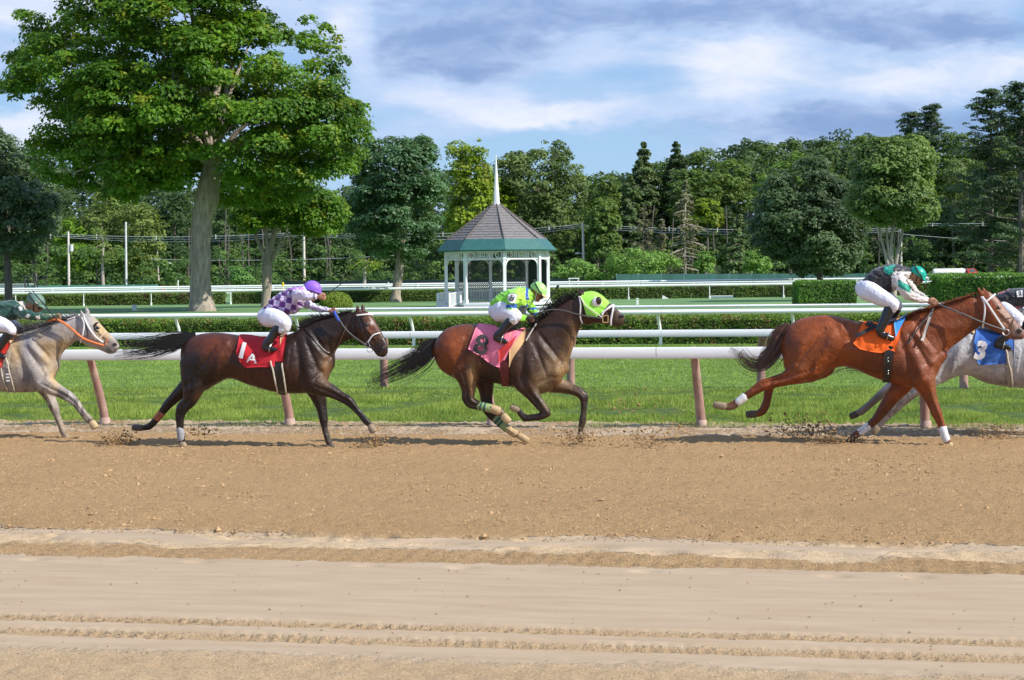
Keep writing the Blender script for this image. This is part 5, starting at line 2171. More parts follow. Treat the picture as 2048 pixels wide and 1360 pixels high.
def horse(H):
    v = H['v']
    s = v / F * 1.0 / 1.0
    sc = np.linalg.norm(T(H['cx'] + 1, 700, v) - T(H['cx'], 700, v))      # metres per photo pixel
    cxg = T(H['cx'], 890, v)
    root = empty('racehorse', (cxg[0], cxg[1], 0), H['label'], 'horse', 'racehorses galloping past')
    L = [loft([(*r[:5], 0) for r in H['torso']], v, 28, 4, .92), loft([(*r[:5], 0) for r in H['neck']], v, 22, 4, .95), loft([(*r[:5], 0) for r in H['head']], v, 20, 4, .9)]
    for lg in H['legs']:
        wm = .262 if lg['pts'][0][0] < H['W'][0] - 60 else .232
        L.append(loft(leg_stations(lg['pts'], lg['dv'], sc, lg.get('flat', .85), lg.get('dv2'), wm), v, 14, 3, 1.0))
    ex = []
    # ears
    for (bx, by, tx, ty, w, dv) in H['ears']:
        a, b = T(bx, by, v + dv), T(tx, ty, v + dv * 1.2)
        m_ = (a + b) / 2
        mb = MB()
        mb.tube([a, a * .6 + b * .4, a * .25 + b * .75, b], [w * sc * .75, w * sc, w * sc * .62, .006], 8, flat=.8)
        ex.append((np.vstack(mb.V), *[np.vstack(f) for f in mb.F.values()]))
    me = fuse(L, H.get('voxel', .0115), 3, ex)
    co = co_of(me)
    px, py = PIX(co)
    side = (co @ E2) - v
    # soften where limbs meet the trunk
    ed = np.zeros(len(me.edges) * 2, np.int32)
    me.edges.foreach_get('vertices', ed)
    ed = ed.reshape(-1, 2)
    nV = len(co)
    deg = np.bincount(ed.ravel(), minlength=nV)[:, None]
    yl = np.interp(px, [H['ST'][0], H['EL'][0]], [H['ST'][1] + 12, H['EL'][1] + 8])
    msk = (1 - sstep(py, yl - 22, yl + 4)) * (1 - .85 * sstep(px, H['TH'][0] - 20, H['TH'][0] + 5))
    for _ in range(22):
        acc = np.stack([np.bincount(ed[:, 0], co[ed[:, 1], k], nV) + np.bincount(ed[:, 1], co[ed[:, 0], k], nV) for k in range(3)], -1) / deg
        co = co + (acc - co) * (.55 * msk)[:, None]
    # muscle ridges and hollows, pushed in or out across the flank
    push = np.zeros(nV)
    for x0, y0, x1, y1, r_, amp in reliefs(H):
        ax, ay = x1 - x0, y1 - y0
        t = np.clip(((px - x0) * ax + (py - y0) * ay) / (ax * ax + ay * ay + 1e-6), 0, 1)
        d = np.hypot(px - x0 - t * ax, py - y0 - t * ay)
        push += 1.35 * amp * np.exp(-(d / r_) ** 2) * (.35 + .65 * np.sin(math.pi * np.clip(t * .8 + .1, 0, 1)))
    push += .010 * (fbm(px * .035 + 5, py * .035, H['cx'], 3) - .5) * msk
    wgt = np.clip(np.abs(side) / .09, 0, 1) ** 1.5
    co = co + E2 * (np.sign(side) * wgt * push)[:, None]
    me.vertices.foreach_set('co', co.astype(np.float32).ravel())
    me.update()
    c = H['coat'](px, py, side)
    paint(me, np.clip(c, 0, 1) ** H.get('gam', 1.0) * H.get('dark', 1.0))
    body = link('body', me, H['mat'], root)
    S = Surf(me, v)
    H['surf'] = S
    H['root'] = root
    H['sc'] = sc
    # hooves
    for lg in H['legs']:
        hp = lg.get('hoof')
        if hp:
            (x0, y0), (x1, y1), w0, w1, mt = hp
            mb = MB()
            d0 = lg.get('dv2', lg['dv'])
            V, f, t0, t1 = loft(leg_stations([(x0, y0, w0), ((x0 + x1) / 2, (y0 + y1) / 2, (w0 + w1) / 2 * .98), (x1, y1, w1 * .82)], d0, sc, .95), v, 14, 2, .8, True)
            mb.add(V, f, t0, t1)
            o = mb.build('hoof', mt, root)
        for wp in lg.get('wraps', ()):
            pts, mt = wp
            mb = MB()
            d0 = lg.get('dv2', lg['dv'])
            pts = [(x_, y_, w_ - (.9 if mt is wrap_tan else .4)) for x_, y_, w_ in pts]
            V, f, t0, t1 = loft(leg_stations(pts, d0 * .9 + lg['dv'] * .1, sc, .92), v, 14, 2, 1.0)
            mb.add(V, f, t0, t1)
            mb.build('leg_wrap', mt, root)
    # eye and nostril
    for (ex_, ey, r) in H['eye']:
        p = S.at(ex_, ey, -.006)
        mb = MB()
        mb.ell(p, (r * sc, r * sc * .8, r * sc * .8), 12, 8)
        mb.build('eye', eye_m, root)
        mb = MB()
        mb.tube([S.at(ex_ - r * 1.3, ey + r * .3, .0), S.at(ex_ - r * .3, ey - r * .9, .004), S.at(ex_ + r * 1.2, ey - r * .3, .0)], [.004, .009, .004], 6)
        mb.build('eyelid', H['lid'], root)
    for (nx, ny, r, ry) in H['nostril']:
        mb = MB()
        mb.ell(S.at(nx, ny, .000), (r * sc, r * sc * .5, ry * sc), 12, 8)
        mb.build('nostril', eye_m, root)
        mb = MB()
        ang = np.linspace(0, 2 * math.pi, 13)
        mb.tube([S.at(nx + math.cos(t) * r * 1.15, ny + math.sin(t) * ry * 1.15, .001) for t in ang], .006, 5, cap=False)
        mb.build('nostril_rim', H['lid'], root)
    # mouth
    if 'mouth' in H:
        strap(S, H['mouth'], .004, .0, mb=None).build('lips', eye_m, root)
    # tail
    if 'tail' in H:
        tl = H['tail']
        g = np.array(tl['guide'], float)          # px, py, spread px

        def fn(i, r):
            q, q2 = r.normal(0, .42), r.normal(0, .5)
            lock = int(r.integers(0, 9))
            q += (lock - 4) * .12
            lenf = r.uniform(.50, 1.0) if r.random() < .7 else r.uniform(.25, .6)
            k = max(3, int(round(len(g) * lenf)))
            out = []
            ph = r.uniform(0, 6)
            for j in range(k):
                x, y, w = g[j]
                t = j / (len(g) - 1)
                if j < len(g) - 1:
                    d = g[j + 1, :2] - g[j, :2]
                else:
                    d = g[j, :2] - g[j - 1, :2]
                d = d / (np.linalg.norm(d) + 1e-9)
                wob = q * (1 + .3 * t) + (.22 * math.sin(ph + t * 5) + .40 * math.sin(lock * 2.3 + t * 4.2)) * t
                xx, yy = x - d[1] * w * wob, y + d[0] * w * wob
                out.append(T(xx, yy + r.normal(0, .5), v + q2 * w * sc * .8))
            return out
        hair('tail', root, tl['mat'], None, fn, int(tl['n'] * .8), 31, .0046)
    if 'mane' in H:
        mn = H['mane']
        cr = np.array(mn['crest'], float)
        S2 = spline(cr, 12)

        def fn2(i, r):
            t = r.random()
            j = t * (len(S2) - 1)
            a = S2[int(j)] if int(j) >= len(S2) - 1 else S2[int(j)] * (1 - j % 1) + S2[int(j) + 1] * (j % 1)
            L_ = a[2] * r.uniform(.5, 1.15)
            an = math.radians(mn['ang'] + r.normal(0, 16))
            dv = r.normal(0, .018)
            fly = mn.get('drop', .3)
            o = []
            for q in (0, .35, .7, 1.0):
                o.append(T(a[0] + math.cos(an) * L_ * q, a[1] + 3 - math.sin(an) * L_ * q + fly * L_ * q * q, v + dv - mn.get('near', .05) * q))
            return o
        hair('mane', root, mn['mat'], None, fn2, mn['n'], 32, .0048)
    return root, S


def blobs(px, py, base, items):
    """coat colour with some shade and light painted in: base mixed with soft patches (px, py, rx, ry, colour, amount)"""
    c = np.tile(np.array(base, float), (len(px), 1))
    for x, y, rx, ry, cl, am in items:
        w = np.exp(-(((px - x) / rx) ** 2 + ((py - y) / ry) ** 2)) * am
        c = c * (1 - w[:, None]) + np.array(cl) * w[:, None]
    return c


def below(py, y0, y1):
    return sstep(py, y0, y1)[:, None]


def lerp(c, d, w):
    return c * (1 - w) + np.array(d) * w


bay_red, bay_dark, blk, dust = (.115, .034, .014), (.035, .016, .010), (.014, .010, .009), (.34, .23, .13)


def coat_1a(px, py, side):
    c = blobs(px, py, (.036, .015, .009), [(425, 692, 62, 30, (.19, .042, .012), 1.0), (520, 750, 70, 30, (.12, .030, .012), .7), (400, 745, 26, 36, (.014, .009, .008), .8), (388, 740, 24, 40, (.014, .008, .007), .8), (745, 655, 26, 40, (.20, .065, .03), .9), (757, 690, 14, 16, (.05, .03, .025), .8), (640, 660, 50, 30, (.030, .017, .013), .8), (654, 735, 12, 26, (.36, .19, .09), .85), (648, 762, 14, 12, (.22, .12, .06), .6), (400, 800, 12, 12, (.22, .10, .04), .7), (712, 622, 10, 8, (.14, .06, .03), .7)])  # near-black patches on the rear quarter are shade painted into the coat
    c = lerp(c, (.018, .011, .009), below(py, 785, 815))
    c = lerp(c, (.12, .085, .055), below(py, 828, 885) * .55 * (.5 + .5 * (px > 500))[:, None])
    return lerp(c, (.6, .55, .5), np.exp(-(((px - 743.5) / 2.6) ** 2 + ((py - 645) / 4.5) ** 2))[:, None] * (np.abs(side) < .2)[:, None])


def coat_8(px, py, side):
    c = blobs(px, py, (.060, .024, .013), [(912, 690, 52, 46, (.32, .075, .014), 1.0), (938, 700, 16, 14, (.05, .018, .010), .7), (900, 738, 28, 16, (.20, .055, .014), .8), (966, 660, 16, 14, (.26, .13, .08), .5), (975, 750, 50, 18, (.020, .011, .008), .9), (1060, 700, 40, 40, (.075, .036, .025), .7), (1122, 742, 26, 34, (.44, .26, .11), .9), (1150, 690, 12, 36, (.38, .22, .10), .9), (1095, 740, 10, 20, (.42, .30, .20), .6), (1115, 690, 12, 30, (.05, .027, .02), .8), (1090, 760, 30, 14, (.16, .09, .05), .6), (1240, 634, 12, 12, (.16, .10, .07), .8), (945, 750, 9, 30, (.40, .23, .10), .95), (947, 778, 5, 26, (.38, .22, .10), .9), (1083, 776, 11, 30, (.42, .28, .14), .8), (1075, 800, 10, 20, (.05, .03, .02), .5), (1075, 650, 30, 12, (.04, .022, .018), .6)])  # dark belly is painted shade; tan chest mixes dust with painted light
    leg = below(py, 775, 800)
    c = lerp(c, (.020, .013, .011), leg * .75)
    c = lerp(c, dust, (np.exp(-(((px - 1093) / 9) ** 2 + ((py - 800) / 24) ** 2)))[:, None] * .55)
    c = lerp(c, (.22, .16, .11), (((px > 1140)) * .35 * sstep(py, 770, 880))[:, None])
    c = lerp(c, (.30, .20, .11), ((px < 1070) * (px > 985) * sstep(py, 835, 880) * .8)[:, None])
    c = lerp(c, (.34, .23, .12), np.exp(-(((px - 1000) / 10) ** 2 + ((py - 824) / 9) ** 2))[:, None] * .8)
    return c


def coat_7(px, py, side):
    c = blobs(px, py, (.26, .060, .013), [(1640, 690, 60, 45, (.36, .085, .017), .8), (1658, 690, 16, 18, (.09, .022, .010), .85), (1600, 720, 30, 30, (.26, .08, .026), .7), (1760, 735, 70, 20, (.11, .035, .014), .8), (1850, 700, 40, 40, (.23, .078, .040), .8), (1800, 740, 26, 30, (.12, .036, .016), .7), (1870, 780, 10, 40, (.26, .09, .035), .8), (1930, 640, 50, 30, (.16, .052, .022), .6), (2010, 640, 16, 26, (.36, .20, .12), .8), (2035, 665, 16, 16, (.18, .14, .12), .95), (1575, 680, 12, 30, (.09, .03, .02), .6), (1960, 655, 16, 20, (.09, .03, .015), .7)])  # darker belly patch is shade painted into the chestnut
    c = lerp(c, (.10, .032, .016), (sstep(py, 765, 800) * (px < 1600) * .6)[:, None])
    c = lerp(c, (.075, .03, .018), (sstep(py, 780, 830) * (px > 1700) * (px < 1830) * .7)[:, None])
    c = lerp(c, (.22, .15, .09), (sstep(py, 800, 822) * (px < 1490))[:, None] * .8)
    c = lerp(c, (.20, .13, .08), (sstep(py, 862, 880) * (px < 1740) * (px > 1600))[:, None] * .8)
    c = lerp(c, (.45, .36, .25), (sstep(py, 876, 892) * (px > 1870))[:, None] * .8)
    # pale blaze down the face
    bl = np.exp(-((((px - 1990) * .80 - (py - 592) * .60 + 4) / 5.0) ** 2)) * ((px > 1978) & (px < 2036) & (py < 662))
    return lerp(c, (.5, .38, .30), bl[:, None] * .55)


def coat_grey(px, py, side):
    c = blobs(px, py, (.36, .325, .30), [(90, 700, 24, 40, (.46, .30, .125), 1.0), (30, 705, 16, 40, (.42, .28, .13), .9), (124, 690, 20, 26, (.46, .30, .13), .9), (56, 688, 12, 26, (.20, .20, .24), .85), (100, 668, 22, 14, (.31, .31, .35), .6), (75, 712, 14, 26, (.22, .22, .25), .55), (55, 755, 24, 26, (.14, .115, .115), .85), (108, 760, 14, 24, (.48, .32, .14), .95), (207, 652, 22, 32, (.52, .35, .15), 1.0), (172, 655, 14, 22, (.50, .49, .50), .8), (228, 692, 10, 12, (.26, .20, .16), .8), (218, 700, 7, 10, (.08, .07, .07), .8), (130, 645, 20, 12, (.55, .53, .52), .7), (95, 770, 18, 10, (.25, .22, .21), .6)])
    st = fbm(px * .05 + py * .02, py * .10 - px * .05, 77, 4)
    c = lerp(c, (.24, .235, .25), ((st > .55) * .30 * sstep(st, .5, .7))[:, None])
    c = lerp(c, (.27, .19, .12), below(py, 775, 860) * .8)
    stripe = sstep(fbm(px * .10 + 3, py * .04, 78, 3), .5, .62)
    return lerp(c, (.075, .06, .055), (stripe * sstep(py, 768, 790) * .75)[:, None])


def coat_grey3(px, py, side):
    c = blobs(px, py, (.48, .475, .49), [(1900, 720, 40, 26, (.36, .36, .39), .6), (1990, 765, 90, 16, (.20, .17, .165), .9), (1880, 700, 14, 50, (.58, .58, .60), .6), (1900, 740, 26, 12, (.40, .38, .38), .6), (2040, 740, 30, 40, (.36, .33, .32), .6)])  # dark patch along the belly is shade painted into the grey
    dap = sstep(fbm(px * .14, py * .14, 79, 3), .5, .65)
    c = lerp(c, (.34, .34, .37), (dap * .3)[:, None])
    c = lerp(c, (.16, .115, .09), below(py, 768, 800) * .85)
    return c


wrap_white = pmat('white_leg_wrap', (.70, .69, .68), .75, .1, 25, .002, 80, dirt=(.40, .30, .20), dirt_amt=.25, dscale=20)
wrap_grey = pmat('grey_leg_wrap', (.30, .30, .31), .6, .25, 25, .002, 80, dirt=(.30, .22, .15), dirt_amt=.3, dscale=20)
wrap_green = pmat('green_leg_wrap', (.25, .34, .14), .75, .15, 25, .002, 80, dirt=(.45, .33, .17), dirt_amt=.45, dscale=14)
wrap_dark = pmat('dark_green_band', (.02, .10, .07), .7, .2, 25)
wrap_tan = pmat('muddy_boot', (.48, .34, .18), .8, .2, 15, .002, 60)
wrap_red = pmat('red_leg_band', (.35, .10, .05), .7, .2, 25)

H1A = dict(dark=.62, W=(606, 655), SP=(655, 725), EL=(620, 772), HP=(450, 675), ST=(430, 755), BT=(372, 730), FL=(470, 700), TH=(708, 672), v=23.15, cx=500, label='dark bay horse with red 1A cloth and streaming black tail', mat=coat_material('dark_bay_coat', .40, .38), coat=coat_1a, lid=black_leather,
    torso=[(373, 683, 367, 735, .10), (385, 673, 374, 764, .21), (410, 666, 398, 786, .27), (440, 665, 430, 770, .285), (470, 669, 460, 757, .25), (500, 673, 494, 768, .265), (530, 676, 528, 779, .29), (560, 674, 562, 786, .295), (588, 664, 598, 787, .27), (606, 653, 632, 783, .23), (624, 656, 650, 770, .20), (643, 676, 661, 745, .14)],
    neck=[(598, 656, 656, 742, .17), (612, 650, 664, 722, .14), (628, 641, 673, 701, .115), (650, 634, 684, 688, .095), (678, 628, 698, 680, .085), (702, 622, 712, 677, .08)],
    head=[(714, 619, 707, 672, .085), (726, 619, 717, 683, .095), (741, 628, 729, 692, .09), (751, 643, 738, 695, .078), (760, 658, 745, 700, .062), (768, 674, 751, 708, .052), (775, 688, 756, 713, .052), (776, 699, 762, 714, .045)],
    legs=[dict(pts=[(392, 725, 34), (388, 762, 26), (386, 782, 20), (378, 803, 14), (365, 816, 12.5), (360, 832, 9.5), (360, 848, 7.5), (361, 865, 7), (363, 878, 7.2), (364, 886, 6.2)], dv=-.15, hoof=((364, 886), (369, 898), 6.2, 8.5, hoof_m), wraps=[([(360, 857, 7.6), (361.5, 868, 7.8), (362.5, 879, 7.8)], wrap_grey)]),
          dict(pts=[(405, 730, 30), (385, 765, 22), (366, 780, 15), (350, 795, 11.5), (335, 810, 9.5), (322, 827, 7.5), (309, 843, 6.8), (298, 853, 7), (286, 856, 5.5)], dv=.14, hoof=((284, 856), (266, 855), 6, 7, hoof_d), wraps=[([(324, 825, 8), (318, 832, 8), (313, 838, 7.8)], wrap_red)]),
          dict(pts=[(615, 750, 30), (630, 768, 24), (648, 776, 17.5), (664, 783, 13.5), (681, 793, 10.5), (697, 802, 10), (709, 815, 7), (721, 829, 6), (732, 842, 7), (740, 850, 5.6)], dv=-.13, hoof=((741, 852), (748, 864), 6, 8.5, hoof_m)),
          dict(pts=[(618, 755, 26), (632, 782, 18), (639, 800, 14), (644, 820, 10), (647, 838, 9), (649, 855, 6.2), (653, 870, 6), (657, 883, 6.5), (660, 888, 5.8)], dv=.13, hoof=((660, 888), (665, 898), 6, 7.5, hoof_d))],
    ears=[(716, 624, 714.5, 609, 4.5, -.05), (727, 622, 724, 607, 4.5, .05)], eye=[(733.5, 650.5, 3.4)], nostril=[(765.5, 697, 2.6, 3.4)], mouth=[(752, 704), (758, 707), (766, 708)],
    tail=dict(guide=[(392, 674, 5), (372, 677, 9), (350, 684, 13), (325, 689, 14), (300, 694, 15), (272, 697, 15), (245, 700, 13), (228, 703, 10)], n=520, mat=black_hair),
    mane=dict(crest=[(606, 654, 16), (625, 640, 20), (650, 632, 16), (680, 625, 10), (706, 619, 9)], ang=168, drop=-.1, n=420, mat=black_hair))

H8 = dict(dark=.70, W=(1059, 660), SP=(1122, 738), EL=(1062, 778), HP=(955, 655), ST=(955, 745), BT=(875, 715), FL=(985, 690), TH=(1160, 645), v=23.6, cx=1020, label='bay horse in bright green blinker hood with pink number 8 cloth', mat=coat_material('bay_coat', .40, .38), coat=coat_8, lid=black_leather,
    torso=[(869, 690, 869, 714, .08), (876, 675, 881, 738, .20), (893, 657, 899, 751, .265), (922, 648, 924, 762, .285), (952, 648, 950, 764, .27), (980, 652, 978, 764, .27), (1006, 656, 1008, 771, .29), (1032, 657, 1035, 777, .285), (1056, 657, 1064, 786, .25), (1078, 663, 1092, 786, .21), (1100, 685, 1116, 768, .175), (1120, 712, 1131, 748, .11)],
    neck=[(1052, 662, 1128, 752, .17), (1066, 651, 1137, 728, .14), (1084, 636, 1145, 702, .115), (1104, 620, 1152, 680, .10), (1124, 605, 1158, 662, .09), (1144, 594, 1162, 650, .085)],
    head=[(1156, 588, 1163, 646, .085), (1168, 585, 1174, 650, .095), (1184, 583, 1187, 648, .09), (1200, 589, 1199, 647, .08), (1214, 601, 1209, 648, .065), (1228, 614, 1218, 650, .055), (1241, 624, 1227, 652, .053), (1249, 633, 1235, 654, .045)],
    legs=[dict(pts=[(925, 710, 36), (930, 740, 29), (935, 762, 19), (937, 782, 14), (936, 797, 12.5), (943, 806, 11.5), (957, 811, 9), (972, 815, 8), (986, 818, 8), (998, 822, 8.5), (1006, 830, 7)], dv=-.15, hoof=((1007, 831), (1018, 844), 7, 8.5, wrap_tan), wraps=[([(958, 811.5, 9.2), (970, 814.3, 9), (982, 817, 9)], wrap_green), ([(961, 812, 9.6), (963.5, 812.8, 9.6)], wrap_dark), ([(968.5, 814, 9.5), (971, 814.6, 9.5)], wrap_dark), ([(984, 817.5, 9.5), (992, 820, 10), (999, 823, 9.5)], wrap_tan)]),
          dict(pts=[(950, 720, 30), (967, 755, 23), (972, 780, 15), (973, 800, 12), (976, 817, 12), (986, 832, 9.5), (999, 845, 8.2), (1012, 855, 8), (1026, 864, 8.5), (1036, 870, 6.5)], dv=.14, hoof=((1038, 871), (1056, 882), 6.5, 7.5, wrap_tan), wraps=[([(990, 836, 9), (1002, 847, 9), (1014, 857, 8.8)], wrap_green), ([(994, 840, 9.6), (996.5, 842.3, 9.6)], wrap_dark), ([(1000, 845.5, 9.5), (1002.5, 847.8, 9.5)], wrap_dark), ([(1016, 858, 9.3), (1025, 864, 9.5), (1032, 868, 9)], wrap_tan)]),
          dict(pts=[(1040, 745, 28), (1050, 768, 21), (1062, 785, 15), (1074, 801, 12), (1085, 815, 10.5), (1093, 827, 9.5), (1080, 833, 7.5), (1065, 835, 6.8), (1051, 836, 7.5), (1043, 829, 6.5), (1037, 821, 6)], dv=-.13, hoof=((1036, 820), (1022, 813), 6.5, 7.5, hoof_m)),
          dict(pts=[(1085, 755, 28), (1106, 768, 19), (1124, 772, 15), (1142, 778, 12), (1157, 784, 10.5), (1167, 794, 9.8), (1168, 808, 7), (1167, 826, 6.2), (1165, 843, 7.5), (1162, 856, 5.6), (1161, 864, 5.6)], dv=.12, hoof=((1161, 866), (1161, 884), 6, 6.5, hoof_m))],
    ears=[(1170, 592, 1147, 577, 4.8, -.05), (1174, 588, 1152, 575, 4.2, .05)], eye=[(1196, 603, 3.2)], nostril=[(1243, 632.5, 4.4, 2.8)], mouth=[(1222, 646), (1232, 648), (1241, 645)],
    tail=dict(guide=[(876, 682, 6), (862, 692, 12), (850, 706, 17), (835, 719, 18), (815, 732, 18), (795, 742, 17), (770, 752, 15), (745, 762, 14), (732, 766, 12)], n=520, mat=black_hair),
    mane=dict(crest=[(1062, 652, 14), (1085, 636, 20), (1108, 617, 24), (1130, 601, 22), (1152, 589, 14)], ang=125, drop=.15, n=560, mat=black_hair))

H7 = dict(dark=.80, W=(1812, 642), SP=(1872, 715), EL=(1845, 765), HP=(1680, 640), ST=(1625, 750), BT=(1570, 705), FL=(1705, 670), TH=(1955, 650), v=24.05, cx=1740, label='chestnut horse with orange cloth under the rider in black and green silks', mat=coat_material('chestnut_coat', .42, .34), coat=coat_7, lid=pmat('brown_lid', (.06, .03, .02), .4),
    torso=[(1567, 668, 1565, 712, .10), (1577, 651, 1571, 742, .20), (1599, 638, 1598, 762, .27), (1630, 631, 1628, 764, .29), (1660, 630, 1656, 744, .28), (1690, 636, 1685, 733, .26), (1720, 645, 1715, 741, .28), (1750, 648, 1745, 754, .295), (1780, 646, 1777, 765, .29), (1806, 638, 1808, 773, .26), (1828, 636, 1842, 774, .23), (1850, 652, 1868, 760, .19), (1872, 680, 1884, 728, .12)],
    neck=[(1806, 640, 1880, 735, .17), (1828, 625, 1889, 712, .14), (1856, 616, 1903, 696, .115), (1886, 607, 1922, 682, .10), (1916, 598, 1941, 667, .09), (1944, 589, 1958, 655, .085)],
    head=[(1962, 581, 1962, 650, .085), (1976, 582, 1974, 656, .095), (1992, 593, 1985, 660, .09), (2006, 609, 1998, 666, .08), (2018, 626, 2008, 672, .065), (2031, 641, 2018, 677, .056), (2043, 655, 2028, 680, .054), (2050, 667, 2037, 679, .045)],
    legs=[dict(pts=[(1612, 700, 42), (1608, 728, 36), (1594, 745, 23), (1571, 757, 15), (1548, 764, 12), (1526, 770, 12), (1509, 781, 9.5), (1494, 791, 8.2), (1478, 802, 8), (1464, 812, 8.5), (1452, 814, 6.8)], dv=-.15, hoof=((1450, 813), (1428, 809), 7.2, 8, hoof_m), wraps=[([(1491, 793, 8.8), (1483, 799, 8.8), (1475, 805, 8.8)], wrap_white)]),
          dict(pts=[(1650, 700, 30), (1645, 732, 26), (1612, 748, 18), (1575, 757, 14), (1546, 764, 12), (1538, 778, 9.5), (1535, 796, 8.2), (1531, 811, 8.8), (1524, 823, 8.5), (1513, 828, 7)], dv=.14, hoof=((1511, 828), (1493, 829), 7.2, 8, hoof_d)),
          dict(pts=[(1838, 735, 32), (1848, 762, 25), (1856, 782, 17.5), (1863, 800, 13), (1869, 815, 11.5), (1874, 828, 11), (1880, 843, 8.5), (1886, 858, 8), (1890, 871, 7.5), (1895, 883, 7.5), (1898, 888, 6.5)], dv=-.13, hoof=((1898, 889), (1903, 897), 7.2, 9, wrap_tan), wraps=[([(1885, 855, 8.8), (1888.5, 868, 8.6), (1893, 880, 8.6)], wrap_white)]),
          dict(pts=[(1815, 745, 30), (1800, 775, 20), (1785, 793, 15.5), (1770, 814, 13), (1756, 834, 10), (1743, 847, 8.3), (1728, 859, 7.8), (1714, 868, 7.8), (1707, 874, 7)], dv=.13, hoof=((1706, 875), (1694, 887), 7.2, 7, hoof_d), wraps=[([(1738, 851, 8.6), (1729, 858, 8.5), (1719, 865, 8.5)], wrap_white)])],
    ears=[(1961, 588, 1955, 572.5, 4.6, -.05), (1970, 586, 1965, 573, 4.2, .05)], eye=[(1997, 616.5, 3.6)], nostril=[(2038.5, 662, 4.2, 3.8)], mouth=[(2024, 673), (2032, 675), (2041, 673)],
    tail=dict(guide=[(1578, 650, 6), (1568, 662, 13), (1558, 682, 17), (1545, 706, 16), (1528, 724, 16), (1510, 730, 14), (1492, 722, 12), (1478, 706, 12), (1462, 694, 10)], n=560, mat=pmat('chestnut_tail', (.075, .035, .026), .4, .5, 20, 0, 1, .5)),
    mane=dict(crest=[(1812, 636, 14), (1835, 623, 16), (1865, 613, 13), (1905, 601, 12), (1955, 584, 11)], ang=160, drop=.3, n=480, mat=pmat('chestnut_mane', (.16, .05, .022), .42, .4, 20, 0, 1, .5), near=.09))

HG = dict(dark=.95, W=(44, 672), SP=(104, 735), EL=(72, 770), HP=(-110, 675), ST=(-130, 760), BT=(-180, 720), FL=(-85, 700), TH=(152, 680), v=24.1, cx=40, label='mud stained pale grey horse with orange reins entering at left', mat=coat_material('grey_coat', .5, .35), coat=coat_grey, lid=pmat('grey_lid', (.10, .09, .09), .5),
    torso=[(-186, 690, -186, 730, .10), (-172, 676, -174, 765, .22), (-145, 668, -148, 784, .27), (-112, 668, -112, 772, .28), (-80, 671, -84, 762, .26), (-50, 674, -52, 770, .28), (-20, 675, -20, 779, .29), (10, 672, 14, 784, .285), (34, 668, 45, 785, .26), (55, 664, 78, 782, .22), (80, 668, 104, 764, .17), (98, 688, 113, 745, .12)],
    neck=[(34, 670, 108, 752, .17), (50, 663, 116, 728, .145), (74, 655, 124, 709, .12), (102, 647, 134, 697, .10), (130, 639, 146, 687, .09), (152, 632, 154, 681, .085)],
    head=[(163, 628, 156, 681, .085), (177, 628, 168, 688, .095), (191, 636, 180, 694, .09), (202, 649, 191, 698, .078), (213, 661, 201, 701, .062), (223, 671, 210, 705, .055), (232, 680, 217, 708, .053), (238, 688, 224, 708, .045)],
    legs=[dict(pts=[(66, 745, 28), (86, 764, 22), (104, 775, 15.5), (121, 784, 12), (137, 793, 10.5), (150, 804, 8.5), (160, 817, 7), (169, 829, 7), (176, 837, 7.6), (183, 844, 6)], dv=-.13, hoof=((184, 845), (191, 856), 6.5, 8, wrap_tan)),
          dict(pts=[(78, 750, 26), (92, 778, 16), (101, 797, 10.5), (108, 815, 9.5), (114, 831, 6.6), (120, 847, 6), (126, 862, 6.5), (129, 869, 5.6)], dv=.13, hoof=((130, 870), (136, 880), 6, 7.5, hoof_m)),
          dict(pts=[(-160, 730, 34), (-168, 770, 20), (-182, 792, 13), (-195, 808, 12), (-200, 830, 8), (-205, 855, 7.5), (-206, 872, 7.5)], dv=-.15, hoof=((-206, 876), (-200, 888), 7, 9, hoof_m)),
          dict(pts=[(-150, 735, 30), (-180, 768, 16), (-205, 785, 12), (-228, 805, 9), (-248, 826, 8), (-262, 838, 7)], dv=.14, hoof=((-264, 838), (-278, 838), 7, 8, hoof_m))],
    ears=[(166, 634, 160.5, 619, 4.2, -.05), (177, 630, 171, 613, 5, .05)], eye=[(195, 656, 4.0)], nostril=[(229.5, 689, 3.6, 2.6)], mouth=[(215, 700), (222, 703), (231, 701)],
    tail=dict(guide=[(-182, 688, 5), (-205, 692, 10), (-235, 700, 14), (-265, 712, 14), (-300, 725, 12)], n=200, mat=black_hair),
    mane=dict(crest=[(40, 668, 26), (62, 657, 22), (90, 648, 14), (125, 640, 22), (158, 628, 16)], ang=165, drop=-.25, n=520, mat=pmat('grey_mane', (.085, .08, .085), .5, .5, 20, 0, 1, .4)))

